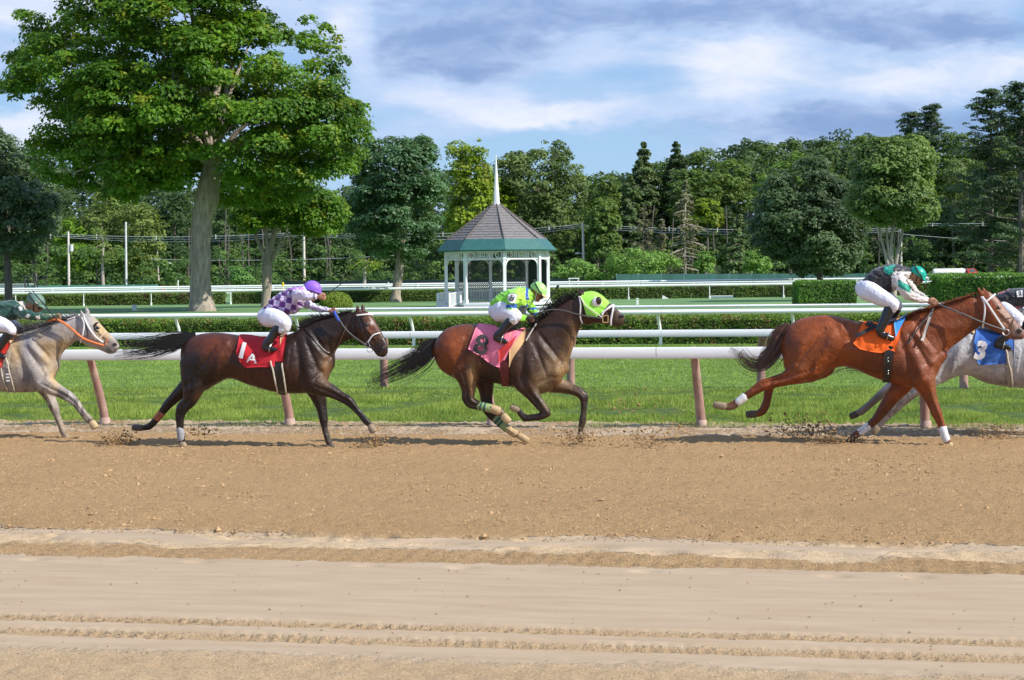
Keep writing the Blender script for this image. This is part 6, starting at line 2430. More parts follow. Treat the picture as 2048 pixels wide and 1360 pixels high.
H3 = dict(dark=.95, W=(2096, 660), SP=(2145, 725), EL=(2110, 765), HP=(1935, 660), ST=(1900, 750), BT=(1855, 715), FL=(1960, 690), TH=(2195, 665), v=25.15, cx=2000, label='pale grey horse with blue number 3 cloth behind the chestnut head', mat=coat_material('pale_grey_coat', .5, .35), coat=coat_grey3, lid=pmat('grey_lid', (.10, .09, .09), .5),
    torso=[(1846, 692, 1848, 735, .10), (1858, 676, 1856, 764, .20), (1880, 664, 1880, 768, .26), (1910, 657, 1905, 756, .28), (1940, 654, 1934, 750, .28), (1970, 656, 1966, 764, .28), (2005, 660, 2002, 772, .29), (2040, 660, 2040, 776, .29), (2075, 654, 2082, 776, .26), (2100, 650, 2120, 768, .22), (2125, 662, 2142, 748, .17), (2145, 685, 2152, 728, .11)],
    neck=[(2090, 655, 2150, 738, .16), (2115, 642, 2160, 712, .13), (2145, 628, 2178, 692, .10), (2180, 614, 2196, 676, .09)],
    head=[(2195, 606, 2200, 668, .085), (2214, 610, 2213, 674, .09), (2234, 626, 2228, 680, .08), (2255, 645, 2245, 686, .06), (2275, 663, 2262, 693, .05)],
    legs=[dict(pts=[(1880, 710, 34), (1862, 750, 26), (1840, 772, 16), (1822, 787, 12), (1804, 802, 11.5), (1790, 817, 9.5), (1777, 830, 8), (1765, 842, 7.8), (1756, 852, 7.6)], dv=-.15, hoof=((1755, 853), (1747, 866), 7, 8, hoof_m)),
          dict(pts=[(1880, 715, 30), (1850, 748, 20), (1818, 760, 13), (1788, 769, 11), (1770, 782, 9), (1752, 798, 8), (1737, 811, 7.2), (1724, 822, 7.8), (1714, 827, 6.8)], dv=.14, hoof=((1713, 828), (1700, 833), 7, 7, hoof_d)),
          dict(pts=[(2110, 740, 28), (2130, 775, 16), (2150, 800, 11), (2165, 820, 7), (2178, 840, 7)], dv=-.13, hoof=((2180, 843), (2190, 855), 7, 8, hoof_m)),
          dict(pts=[(2105, 750, 26), (2110, 785, 15), (2112, 815, 10), (2114, 845, 7), (2116, 865, 7)], dv=.13, hoof=((2116, 868), (2122, 880), 7, 8, hoof_m))],
    ears=[(2196, 610, 2190, 594, 4.6, -.05), (2204, 609, 2199, 594, 4.2, .05)], eye=[(2226, 642, 3.4)], nostril=[(2266, 678, 3.2, 2.4)],
    tail=dict(guide=[(1855, 684, 5), (1840, 690, 9), (1815, 700, 12), (1785, 715, 13), (1755, 730, 12), (1690, 735, 8), (1660, 748, 5)], n=240, mat=pmat('dark_grey_tail', (.10, .085, .08), .5, .5, 20, 0, 1, .4)))

HS = {}
for key, H in (('3', H3), ('7', H7), ('8', H8), ('1A', H1A), ('G', HG)):
    horse(H)
    HS[key] = H
# ------------------------------------------------------------------ tack
def cloth_mat(name, colr, **k):
    return pmat(name, colr, k.pop('rough', .75), .10, 8, .004, 26, .3, **k)


stirrup_m = pmat('stirrup_metal', (.55, .52, .48), .3, .1, metal=.9)
rubber = pmat('rein_rubber', (.06, .06, .062), .6, .2, 30)
rein_orange = pmat('orange_rein', (.62, .17, .05), .55, .15, 20, .002, 80)
elastic = pmat('worn_girth_white', (.55, .48, .38), .7, .2, 20, dirt=(.25, .18, .12), dirt_amt=.3, dscale=15)


def part(me, mat, parent, name, label=None):
    me.name = name
    o = link(name, me, mat, parent)
    if label:
        o['label'] = label
    return o


def tack_1a():
    H = HS['1A']
    S, r = H['surf'], H['root']
    red = cloth_mat('red_saddle_cloth', (.50, .018, .028), dirt=(.30, .03, .03), dirt_amt=.2)
    part(drape(S, [(479, 671), (500, 668), (530, 671), (552, 668), (575, 664)], [(474, 707), (479, 722), (490, 736), (512, 734), (532, 734), (565, 732)], 30, 18, .022, .008, .036, 1), red, r, 'saddle_cloth')
    part(drape(S, [(562, 668), (568, 662), (576, 662)], [(560, 706), (561, 690), (568, 676)], 6, 10, .030, .010), pmat('peach_pad', (.72, .42, .24), .8, .1), r, 'saddle_pad')
    S2 = S
    glyphs('1', S2, 487, 702, 30, white_tack, r, 'numeral', math.radians(-14), .02, .048, wide=1.35)
    glyphs('A', S2, 505.5, 717, 17, white_tack, r, 'numeral', math.radians(-8), .03, .048, wide=1.35)
    part(drape(S, [(541, 722), (566, 724)], [(556, 788), (574, 788)], 8, 16, .022, .008), black_leather, r, 'girth')
    for a, b in (((542, 722), (557, 787)), ((564, 726), (573, 786))):
        strap(S, [a, ((a[0] + b[0]) / 2, (a[1] + b[1]) / 2), b], .011, .034).build('girth_edge', elastic, r)
    sd = drape(S, [(545, 663), (565, 655), (598, 646)], [(548, 676), (570, 672), (592, 660)], 14, 8, .045, .03)
    part(sd, pmat('grey_saddle', (.10, .095, .09), .45, .2, 15), r, 'saddle')
    mb = strap(S, [(717, 631), (722, 652), (730, 674), (737, 689)], .0085, .010)
    strap(S, [(722, 628), (728, 645), (738, 675), (741, 687)], .0085, .010, mb=mb)
    strap(S, [(711, 628), (706, 650), (712, 676)], .008, .010, mb=mb)
    strap(S, [(736, 683), (745, 672), (755, 668)], .009, .010, mb=mb)
    strap(S, [(739, 690), (748, 697), (756, 702)], .006, .010, mb=mb)
    mb.build('bridle', black_leather, r)
    strap(S, [(714, 631), (724, 630), (738, 629), (744, 631)], .012, .014).build('browband', white_tack, r)
    strap(S, [(736, 684), (746, 670), (760, 666)], .010, .014).build('noseband', white_tack, r)
    mb = MB()
    c = S.at(735, 690, .02)
    ang = np.linspace(0, 2 * math.pi, 17)
    mb.tube([c + E1 * math.cos(t) * .035 + np.array([0, 0, 1]) * math.sin(t) * .035 for t in ang], .006, 6, cap=False)
    c = S.at(739, 700, .02)
    mb.tube([c + E1 * math.cos(t) * .042 + np.array([0, 0, 1]) * math.sin(t) * .036 for t in ang], .005, 6, cap=False)
    mb.build('bit', metal_m, r)
    free_line([(672, 624, 22.98), (682, 645, 22.98), (700, 667, 23.0), (733, 691, 23.02)], .011).build('rein', rubber, r)
    free_line([(668, 622, 22.97), (671, 630, 22.96), (678, 642, 22.97)], .017).build('rein_grip', pmat('blue_grip', (.03, .09, .45), .5), r)
    free_line([(668, 622, 23.3), (690, 640, 23.32), (736, 690, 23.2)], .009).build('rein', rubber, r)
    strap(S, [(610, 657), (628, 680), (648, 700), (663, 708)], .007, .012).build('breastplate', black_leather, r)
    strap(S, [(665, 706), (676, 690), (688, 664), (694, 650)], .006, .012).build('martingale', pmat('brown_strap', (.12, .06, .03), .6), r)


def tack_8():
    H = HS['8']
    S, r = H['surf'], H['root']
    pinkc = cloth_mat('pink_saddle_cloth', (.78, .20, .30), dirt=(.60, .12, .24), dirt_amt=.2)
    part(drape(S, [(958, 641), (975, 645), (1000, 660), (1035, 662), (1052, 655)], [(937, 698), (960, 712), (985, 730), (1004, 736), (1012, 716), (1022, 694)], 30, 20, .026, .008, .040, 4), pinkc, r, 'saddle_cloth')
    part(drape(S, [(1020, 668), (1040, 660), (1053, 652)], [(1018, 735), (1028, 712), (1050, 682)], 9, 14, .022, .010), pmat('tan_pad', (.62, .38, .18), .8, .12), r, 'saddle_pad')
    part(drape(S, [(998, 700), (1020, 684), (1034, 672)], [(1000, 726), (1008, 714), (1024, 690)], 9, 8, .040, .006, .01, 3), pmat('red_leather', (.55, .03, .02), .5), r, 'saddle_flap')
    glyphs('8', S, 963, 690, 39, pmat('black_numeral', (.02, .02, .022), .7), r, 'numeral', math.radians(-14), .012, .052, wide=1.05)
    part(drape(S, [(996, 718), (1017, 722)], [(1004, 770), (1018, 772)], 8, 14, .022, .008), pmat('dark_red_girth', (.11, .012, .015), .6), r, 'girth')
    part(drape(S, [(1004, 648), (1030, 645), (1050, 640)], [(1012, 668), (1034, 660), (1046, 656)], 14, 8, .05, .03), black_leather, r, 'saddle')
    lime = cloth_mat('lime_hood', (.36, .80, .10))
    hood = drape(S, [(1162, 592), (1172, 582), (1188, 581), (1204, 590), (1219, 606)], [(1174, 634), (1182, 635), (1192, 634), (1200, 629), (1206, 622)], 26, 18, .013, .008, .006, 2)
    part(hood, lime, r, 'blinker_hood')
    # blinker cup with its eye opening
    c = S.at(1194, 604, .016)
    mb = MB()
    mb.ell(c, (.066, .026, .066), 18, 10)
    mb.build('blinker_cup', white_tack, r)
    mb = MB()
    mb.ell(S.at(1197.5, 601, .030), (.040, .022, .055), 14, 8)
    mb.build('eye_opening', pmat('eye_socket_brown', (.05, .025, .015), .5), r)
    mb = MB()
    mb.ell(S.at(1199, 602.5, .046), (.016, .010, .022), 10, 8)
    mb.build('eye', eye_m, r)
    strap(S, [(1159, 593), (1162, 610), (1161, 632), (1165, 645)], .012, .018).build('cheek_strap', white_tack, r)
    strap(S, [(1161, 594), (1172, 612), (1188, 624), (1204, 634)], .010, .024).build('cheek_strap', pmat('cream_strap', (.60, .55, .42), .6), r)
    strap(S, [(1204, 630), (1206, 624), (1217, 616), (1226, 611)], .015, .018).build('noseband', white_tack, r)
    strap(S, [(1226, 612), (1225, 624), (1222, 640), (1222, 649)], .013, .018).build('noseband', white_tack, r)
    mb = MB()
    c = S.at(1211, 638, .022)
    q = [c + E1 * x + np.array([0, 0, z]) for x, z in ((-.036, .042), (.036, .05), (.032, -.045), (-.036, -.04), (-.036, .042))]
    for i in range(4):
        mb.tube([q[i], q[i + 1]], .009, 6)
    mb.build('bit', pmat('brass_bit', (.55, .38, .18), .35, .1, metal=.6), r)
    free_line([(1060, 636, 23.42), (1090, 622, 23.42), (1120, 620, 23.44), (1160, 630, 23.44), (1205, 637, 23.47)], .012).build('rein', rubber, r)
    strap(S, [(1052, 682), (1060, 668), (1074, 648)], .011, .02).build('yoke_strap', pmat('grey_strap', (.35, .33, .29), .7), r)


def tack_7():
    H = HS['7']
    S, r = H['surf'], H['root']
    org = cloth_mat('orange_saddle_cloth', (.85, .13, .012), dirt=(.62, .07, .01), dirt_amt=.2)
    part(drape(S, [(1726, 641), (1745, 645), (1775, 652), (1795, 640), (1812, 634)], [(1708, 688), (1720, 698), (1745, 704), (1765, 706), (1777, 698), (1790, 704)], 30, 18, .024, .008, .034, 6), org, r, 'saddle_cloth')
    part(drape(S, [(1792, 640), (1805, 630), (1822, 620)], [(1790, 676), (1798, 655), (1816, 632)], 8, 10, .036, .008), pmat('orange_tongue', (.85, .32, .06), .7), r, 'saddle_pad')
    part(drape(S, [(1789, 647), (1804, 639), (1822, 624)], [(1790, 676), (1794, 668), (1802, 656)], 9, 12, .046, .008), pmat('sky_blue_pad', (.05, .30, .72), .7), r, 'blue_pad')
    glyphs('7', S, 1733, 664, 36, pmat('black_numeral', (.02, .02, .022), .7), r, 'numeral', math.radians(-20), .05, .05, shear=.55, wide=1.0)
    part(drape(S, [(1771, 690), (1789, 694)], [(1766, 762), (1779, 764)], 8, 16, .022, .008), black_leather, r, 'girth')
    for y in (716, 722, 740, 746):
        mb = MB()
        mb.ell(S.at(1776.5, y, .034), (.012, .008, .008), 8, 6)
        mb.build('girth_buckle', metal_m, r)
    part(drape(S, [(1716, 638), (1722, 637), (1728, 640)], [(1717, 645), (1722, 646), (1727, 648)], 6, 5, .03, .02), pmat('tan_pad', (.62, .38, .18), .8, .12), r, 'pad_roll')
    part(drape(S, [(1730, 630), (1745, 636), (1770, 640), (1795, 630)], [(1732, 634), (1745, 641), (1770, 650), (1795, 645)], 14, 6, .05, .03), black_leather, r, 'saddle')
    strap(S, [(1963, 594), (1969, 606), (1970, 625), (1967, 645), (1966, 656)], .013, .016).build('cheek_strap', white_tack, r)
    strap(S, [(1965, 594), (1975, 608), (1992, 634), (2008, 657)], .013, .020).build('cheek_strap', white_tack, r)
    strap(S, [(1972, 604), (1981, 596), (1989, 590)], .013, .016).build('browband', white_tack, r)
    mb = strap(S, [(2000, 639), (2012, 637), (2025, 635)], .006, .012)
    strap(S, [(2026, 636), (2025, 646), (2020, 660), (2012, 668)], .006, .012, mb=mb)
    mb.build('noseband', pmat('brown_strap', (.12, .06, .03), .6), r)
    mb = MB()
    ang = np.linspace(0, 2 * math.pi, 17)
    c = S.at(2012, 664, .02)
    mb.tube([c + E1 * math.cos(t) * .040 + np.array([0, 0, 1]) * math.sin(t) * .040 for t in ang], .007, 6, cap=False)
    mb.build('bit', metal_m, r)
    free_line([(1876, 608, 23.88), (1898, 617, 23.86), (1930, 630, 23.85), (1965, 645, 23.86), (2010, 661, 23.92)], .013).build('rein', rubber, r)
    free_line([(1872, 606, 24.1), (1862, 625, 23.9), (1840, 652, 23.82), (1815, 688, 23.8)], .010).build('loose_rein', rubber, r)
    part(drape(S, [(1862, 622), (1868, 622)], [(1841, 680), (1846, 683)], 4, 14, .04, .005), pmat('grey_strap', (.35, .33, .29), .7), r, 'yoke_strap')


def tack_g():
    H = HS['G']
    S, r = H['surf'], H['root']
    part(drape(S, [(-5, 690), (10, 676), (24, 668)], [(3, 742), (8, 715), (20, 692)], 8, 12, .022, .008), pmat('red_leather', (.55, .03, .02), .5), r, 'saddle_flap')
    part(drape(S, [(20, 680), (30, 670), (36, 667)], [(21, 688), (28, 684), (35, 672)], 6, 6, .036, .008), pmat('peach_pad', (.72, .42, .24), .8, .1), r, 'saddle_pad')
    part(drape(S, [(-40, 678), (-20, 680), (5, 680)], [(-42, 735), (-25, 742), (0, 735)], 16, 10, .02, .008, .02, 8), cloth_mat('yellow_saddle_cloth', (.75, .52, .05)), r, 'saddle_cloth')
    part(drape(S, [(-2, 736), (16, 736)], [(14, 782), (30, 783)], 8, 12, .022, .008), pmat('grey_girth', (.28, .26, .24), .7), r, 'girth')
    for a, m_, b in (((2, 736), (9, 762), (17, 783)), ((12, 712), (20, 745), (30, 782))):
        strap(S, [a, m_, b], .010, .034).build('girth_edge', elastic, r)
    for y in (748, 754, 760):
        mb = MB()
        mb.box(S.at(17, y, .04), (.05, .01, .018))
        mb.build('girth_buckle', white_tack, r, False)
    strap(S, [(164, 634), (169, 648), (166, 670), (162, 684)], .012, .016).build('cheek_strap', white_tack, r)
    strap(S, [(167, 632), (178, 655), (192, 674), (207, 685)], .012, .018).build('cheek_strap', white_tack, r)
    strap(S, [(161, 630), (170, 640), (174, 655), (176, 674)], .008, .014).build('bridle', black_leather, r)
    strap(S, [(136, 640), (150, 635), (163, 632)], .010, .016).build('browband', white_tack, r)
    strap(S, [(199, 678), (206, 670), (212, 664)], .017, .014).build('noseband', pmat('tan_noseband', (.62, .46, .30), .8), r)
    c = S.at(197, 654, .004)
    mb = MB()
    ang = np.linspace(math.pi * .45, math.pi * 1.6, 10)
    mb.tube([c + E1 * (math.cos(t) * .055 + .0) + np.array([0, 0, 1]) * math.sin(t) * .062 - E2 * .012 for t in ang], [.006, .012, .016, .018, .018, .018, .018, .016, .012, .006], 6)
    mb.build('blinker_cup', black_leather, r)
    free_line([(96, 641, 24.0), (108, 639, 23.95), (119, 641, 23.94), (140, 655, 23.94), (165, 676, 23.95), (190, 686, 23.97), (207, 691, 24.0)], .019).build('rein', rein_orange, r)
    mb = free_line([(119, 641, 23.95), (105, 650, 23.92), (85, 664, 23.93), (76, 664, 23.95)], .006)
    mb.build('loose_rein', rubber, r)
    strap(S, [(207, 691), (213, 686), (215, 676)], .007, .014).build('bit', rein_orange, r)


def tack_3():
    H = HS['3']
    S, r = H['surf'], H['root']
    blue = cloth_mat('blue_saddle_cloth', (.055, .16, .50), dirt=(.03, .09, .32), dirt_amt=.25)
    part(drape(S, [(1953, 660), (1975, 663), (2005, 668), (2030, 664)], [(1946, 690), (1949, 712), (1958, 730), (1990, 728), (2026, 726)], 30, 18, .024, .008, .030, 9), blue, r, 'saddle_cloth')
    glyphs('3', S, 1961.5, 701, 38, white_tack, r, 'numeral', math.radians(-8), .05, .05, shear=.1, wide=1.05)
    part(drape(S, [(2010, 700), (2026, 700)], [(2015, 772), (2028, 774)], 8, 16, .026, .008), pmat('grey_girth', (.28, .26, .24), .7), r, 'girth')
    strap(S, [(2012, 700), (2020, 735), (2026, 772)], .012, .036).build('girth_edge', elastic, r)
    part(drape(S, [(1944, 657), (1950, 656)], [(1943, 666), (1949, 668)], 5, 5, .03, .02), pmat('tan_pad', (.62, .38, .18), .8, .12), r, 'pad_roll')
    part(drape(S, [(1955, 655), (1985, 660), (2020, 660)], [(1958, 660), (1985, 668), (2020, 672)], 12, 6, .05, .03), black_leather, r, 'saddle')


tack_1a()
tack_8()
tack_7()
tack_g()
tack_3()

# ------------------------------------------------------------------ riders
skin_a = pmat('tanned_skin', (.42, .215, .135), .55, .12, 14, .001, 60, .4)
skin_b = pmat('brown_skin', (.22, .10, .055), .55, .12, 14, .001, 60, .4)
breech = pmat('white_breeches', (.70, .70, .76), .7, .05, 6, .006, 14, .3)
boot_m = pmat('shiny_black_boot', (.012, .012, .013), .16, .2, 10, .006, 18, .6, dirt=(.05, .035, .025), dirt_amt=.15)
goggle_m = pmat('goggle_lens', (.03, .03, .035), .1, .05, spec=.9)
whip_m = pmat('whip_shaft', (.02, .02, .022), .4, .1)


def silk_mat(name, paint_attr='coat', rough=.42):
    mt = coat_material(name, rough, .4, .0)
    bs = mt.node_tree.nodes['Principled BSDF']
    bs.inputs['Sheen Weight'].default_value = .25
    return mt


def limb(pts, v, sc, flat=.95, n=14):
    """pts rows: px, py, half width px, offset across"""
    p = np.asarray(pts, float)
    t = np.gradient(p[:, :2], axis=0)
    t /= np.linalg.norm(t, axis=1)[:, None] + 1e-9
    nrm = np.stack([-t[:, 1], t[:, 0]], -1)
    st = [(*(p[i, :2] + nrm[i] * p[i, 2]), *(p[i, :2] - nrm[i] * p[i, 2]), p[i, 2] * sc * flat, p[i, 3]) for i in range(len(p))]
    return loft(st, v, n, 3, 1.0)


def hand_geo(px, py, dx, dy, v, dv, sc, near):
    """a fist closed round a rein: palm, four curled fingers and a thumb; dx,dy = direction of the forearm"""
    c = T(px, py, v + dv)
    f = dx * E1 - dy * np.array([0, 0, 1.0])
    f /= np.linalg.norm(f)
    up = np.cross(E2, f)
    up /= np.linalg.norm(up)
    if up[2] < 0:
        up = -up
    s = -1 if near else 1
    out = [ell_geo(c, [f * .045, E2 * .026, up * .042])]
    for i, ln in enumerate((.95, 1.0, .93, .8)):
        o = c + f * .030 + up * (.030 - .020 * i) + E2 * s * .012
        pts = [o - f * .01, o + f * .026 * ln, o + f * .034 * ln - E2 * s * .020, o + f * .012 - E2 * s * .036 * ln, o - f * .008 - E2 * s * .034]
        mb = MB()
        mb.tube(pts, [.0115, .0115, .0108, .010, .009], 8)
        out.append((np.vstack(mb.V), *[np.vstack(q) for q in mb.F.values()]))
    mb = MB()
    o = c - f * .012 + up * .028
    mb.tube([o, o + f * .022 + up * .018 - E2 * s * .01, o + f * .046 + up * .016 - E2 * s * .02, o + f * .060 + up * .006 - E2 * s * .026], [.013, .012, .011, .009], 8)
    out.append((np.vstack(mb.V), *[np.vstack(q) for q in mb.F.values()]))
    return out


def head_geo(px, py, v, sc, fdx, fdy, r=13.2):
    """skull, jaw, nose, ears; (fdx, fdy) = where the face points in the picture"""
    c = T(px, py, v)
    f = fdx * E1 - fdy * np.array([0, 0, 1.0])
    f /= np.linalg.norm(f)
    up = np.cross(E2, f)
    up = up / np.linalg.norm(up)
    if up[2] < 0:
        up = -up
    R = r * sc
    out = [ell_geo(c, [f * R * 1.05, E2 * R * .80, up * R * 1.0]), ell_geo(c + f * R * .42 - up * R * .62, [f * R * .62, E2 * R * .60, up * R * .66]), ell_geo(c + f * R * .80 - up * R * 1.05, [f * R * .27, E2 * R * .30, up * R * .24]),
           ell_geo(c + f * R * 1.08 - up * R * .34, [f * R * .24, E2 * R * .16, up * R * .30]), ell_geo(c + f * R * .98 - up * R * .78, [f * R * .14, E2 * R * .28, up * R * .10]), ell_geo(c + f * R * .95 + up * R * .05, [f * R * .14, E2 * R * .55, up * R * .12])]
    for s in (-1, 1):
        out.append(ell_geo(c - f * R * .02 - up * R * .25 + E2 * s * R * .80, [f * R * .17, E2 * R * .08, up * R * .28]))
        out.append(ell_geo(c + f * R * .62 - up * R * .45 + E2 * s * R * .40, [f * R * .25, E2 * R * .2, up * R * .22]))
    return out, c, f, up, R


def rider(J):
    v = J['v']
    sc = np.linalg.norm(T(J['cx'] + 1, 620, v) - T(J['cx'], 620, v))
    g = T(J['cx'], 640, v)
    root = empty('person', (g[0], g[1], g[2] * 0 + .9), J['label'], 'jockey', 'jockeys crouched on the racehorses')
    hx, hy = J['head']
    hg, hc, hf, hu, R = head_geo(hx, hy, v + J.get('hdv', 0), sc, *J['face'])
    skin = J['skin']
    body = []
    T_ = J['torso']
    body.append(loft([(r[0] * .88 + r[2] * .12, r[1] * .88 + r[3] * .12, r[2] * .88 + r[0] * .12, r[3] * .88 + r[1] * .12, r[4] * .86, 0) for r in T_], v, 18, 3, .95))
    nk = T_[-1]
    mx, my = (nk[0] + nk[2]) / 2, (nk[1] + nk[3]) / 2
    body.append(limb([(mx - 6, my, 9, 0), (mx + (hx - mx) * .5, my + (hy + 3 - my) * .5, 7.5, 0), (hx - 1, hy + 3, 7, 0)], v, sc))
    ex = list(hg)
    for arm, near in ((J['arm_near'], True), (J['arm_far'], False)):
        body.append(limb([(x, y, w * .78, d) for x, y, w, d in arm], v, sc))
        a, b = arm[-2], arm[-1]
        dx, dy = b[0] - a[0], b[1] - a[1]
        L_ = math.hypot(dx, dy)
        dx, dy = dx / L_, dy / L_
        body.append(limb([(b[0] - dx * 3, b[1] - dy * 3, 3.6, b[3]), (b[0] + dx * 3, b[1] + dy * 3, 3.3, b[3]), (b[0] + dx * 8, b[1] + dy * 8, 4, b[3])], v, sc))
        ex += hand_geo(b[0] + dx * 9, b[1] + dy * 9, dx, dy, v, b[3], sc, near)
    for leg in (J['leg_near'], J['leg_far']):
        body.append(limb([(x, y, w * .80, d) for x, y, w, d in leg], v, sc))
    for bt in (J['boot_near'], J['boot_far']):
        body.append(limb([(x, y, w * .72, d) for x, y, w, d in bt], v, sc))
    me = fuse(body, .0075, 1, ex)
    # hands are painted as gloves when the photograph shows gloves
    co = co_of(me)
    px, py = PIX(co)
    c = np.tile(np.array(J['skin_col']), (len(co), 1))
    if J.get('glove') is not None:
        for arm in (J['arm_near'], J['arm_far']):
            b = arm[-1]
            w = np.exp(-(((px - b[0] - 5) / 11) ** 4 + ((py - b[1] - 2) / 11) ** 4))[:, None]
            c = c * (1 - w) + np.array(J['glove']) * w
    paint(me, c)
    mt = MATS.get('skin_paint') or coat_material('skin_paint', .5, .4, .0)
    MATS['skin_paint'] = mt
    link('body', me, mt, root)
    # silks: jacket with sleeves
    jk = [loft([(*r[:5], 0) for r in T_], v, 22, 4, .92)]
    for arm in (J['arm_near'], J['arm_far']):
        k = len(arm) if not J.get('short_sleeve') else max(3, len(arm) - 1)
        jk.append(limb([(x, y, w, d) for x, y, w, d in arm[:k]], v, sc))
    me = fuse(jk, .009, 3)
    co = co_of(me)
    px, py = PIX(co)
    # loose cloth folds
    fold = (fbm(px * .13 + py * .06, py * .20 - px * .06, J['cx'], 3) - .5) * .042
    nm = np.zeros(len(co) * 3, np.float32)
    me.vertices.foreach_get('normal', nm)
    co2 = co + nm.reshape(-1, 3) * fold[:, None]
    me.vertices.foreach_set('co', co2.astype(np.float32).ravel())
    me.update()
    paint(me, J['silk'](px, py, (co @ E2) - v))
    part(me, silk_mat('silk_' + J['key']), root, 'jacket')
    JS = Surf(me, v)
    J['surf'] = JS
    # breeches
    br = [limb(leg, v, sc, 1.0, 16) for leg in (J['leg_near'], J['leg_far'])]
    a, b = J['leg_near'][0], J['leg_far'][0]
    br.append(limb([(a[0] - 2, a[1] - 1, a[2] * .96, 0), (a[0] + 10, a[1] - 2, a[2] * .92, 0), (a[0] + 20, a[1] - 6, a[2] * .75, 0)], v, sc, 1.25, 18))
    me = fuse(br, .009, 3)
    co = co_of(me)
    px, py = PIX(co)
    nm = np.zeros(len(co) * 3, np.float32)
    me.vertices.foreach_get('normal', nm)
    kn = J['leg_near'][-1]
    fd = (fbm(px * .14 + py * .10, py * .10 - px * .10, J['cx'] + 9, 3) - .5) * .016 * (.4 + np.exp(-((px - kn[0]) ** 2 + (py - kn[1]) ** 2) / 300))
    me.vertices.foreach_set('co', (co + nm.reshape(-1, 3) * fd[:, None]).astype(np.float32).ravel())
    me.update()
    part(me, breech, root, 'breeches')
    for bt in (J['boot_near'], J['boot_far']):
        me = fuse([limb(bt, v, sc, .85, 16)], .008, 2)
        o = part(me, boot_m, root, 'boot')
        x, y, w, d = bt[-2]
        # stirrup iron around the ball of the foot
        mb = MB()
        c = T(x + 1, y, v + d)
        ang = np.linspace(0, 2 * math.pi, 15)
        mb.tube([c + E1 * math.sin(t) * .018 + E2 * math.cos(t) * .062 + np.array([0, 0, 1]) * (math.sin(t) * .062 + .012) for t in ang], .007, 6, cap=False)
        mb.build('stirrup', stirrup_m, root)
    # helmet
    tilt = J.get('tilt', 0.0)
    u1 = hu * math.cos(tilt) + hf * math.sin(tilt)
    f1 = hf * math.cos(tilt) - hu * math.sin(tilt)
    hcen = hc + hu * R * .22 - hf * R * .05
    mb = MB()
    nu, nv = 24, 12
    V, Fc = [], []
    for i in range(nv + 1):
        ph = (math.pi * .56) * i / nv
        for j in range(nu):
            a = 2 * math.pi * j / nu
            fwd_ = math.cos(a)
            V.append(hcen + u1 * math.cos(ph) * R * 1.22 + (f1 * fwd_ * 1.36 + E2 * math.sin(a) * 1.12) * math.sin(ph) * R)
    for i in range(nv):
        for j in range(nu):
            Fc.append((i * nu + j, (i + 1) * nu + j, (i + 1) * nu + (j + 1) % nu, i * nu + (j + 1) % nu))
    mb.add(V, Fc)
    hm = mb.build('helmet', J['helmet'], root)
    sol = hm.modifiers.new('thick', 'SOLIDIFY')
    sol.thickness = .014
    # peak
    mb = MB()
    V, Fc = [], []
    k = 11
    for j in range(k):
        a = math.radians(-62 + 124 * j / (k - 1))
        base = hcen + u1 * math.cos(math.pi * .52) * R * 1.2 + (f1 * math.cos(a) * 1.36 + E2 * math.sin(a) * 1.12) * R
        ext = (f1 * math.cos(a) - u1 * .35) * R * J.get('peak', .55) * math.cos(a * 1.2)
        V += [base, base + ext, base + ext + u1 * .012, base + u1 * .014]
    for j in range(k - 1):
        for q in range(4):
            Fc.append((j * 4 + q, j * 4 + (q + 1) % 4, (j + 1) * 4 + (q + 1) % 4, (j + 1) * 4 + q))
    mb.add(V, Fc)
    mb.build('helmet_peak', J.get('peakm', J['helmet']), hm)
    # goggles strap and lens
    if J.get('goggles', True):
        ang = np.linspace(0, 2 * math.pi, 25)
        mb = MB()
        sl_ = J.get('strap_tilt', .5)
        mb.tube([hcen + (f1 * math.cos(t) * 1.41 + E2 * math.sin(t) * 1.17) * R * .96 + u1 * R * (.30 - sl_ * math.cos(t)) for t in ang], .010, 6, cap=False)
        mb.build('goggle_strap', J.get('strapm', black_leather), root)
        mb = MB()
        for s in (-1, 1):
            mb.ell(hc + hf * R * .98 + E2 * s * R * .34 - hu * R * .22, np.array([.014, .030, .024]), 12, 8, R=np.array([hf, E2, hu]).T)
        mb.tube([hc + hf * R * .96 + E2 * s * R * .62 - hu * R * .2 for s in (-1, 1)], .010, 6)
        mb.build('goggles', goggle_m, root)
    # chin strap
    mb = MB()
    for s in (-1, 1):
        mb.tube([hc + E2 * s * R * .84 + hu * R * .1 + hf * R * .1, hc + E2 * s * R * .74 - hu * R * .7 + hf * R * .35, hc + E2 * s * R * .2 - hu * R * 1.25 + hf * R * .62], .007, 6)
    mb.build('chin_strap', J.get('chin', black_leather), root)
    return root, JS


def whip(label, pts, flap=True, r=.008, flapm=None, v=None):
    a = T(*pts[0])
    root = empty('riding_whip', a, label, 'whip', 'whips held by the riders')
    mb = free_line(pts, r)
    mb.build('shaft', whip_m, root)
    q, p = np.array(pts[-1]), np.array(pts[-2])
    if flap:
        d = (q - p) / np.linalg.norm((q - p)[:2])
        mb = MB()
        A, B = T(*q), T(*(q + d * 9))
        mb.tube([A, A * .5 + B * .5, B], [.008, .018, .012], 8, flat=.35)
        mb.build('flap', flapm or whip_m, root)


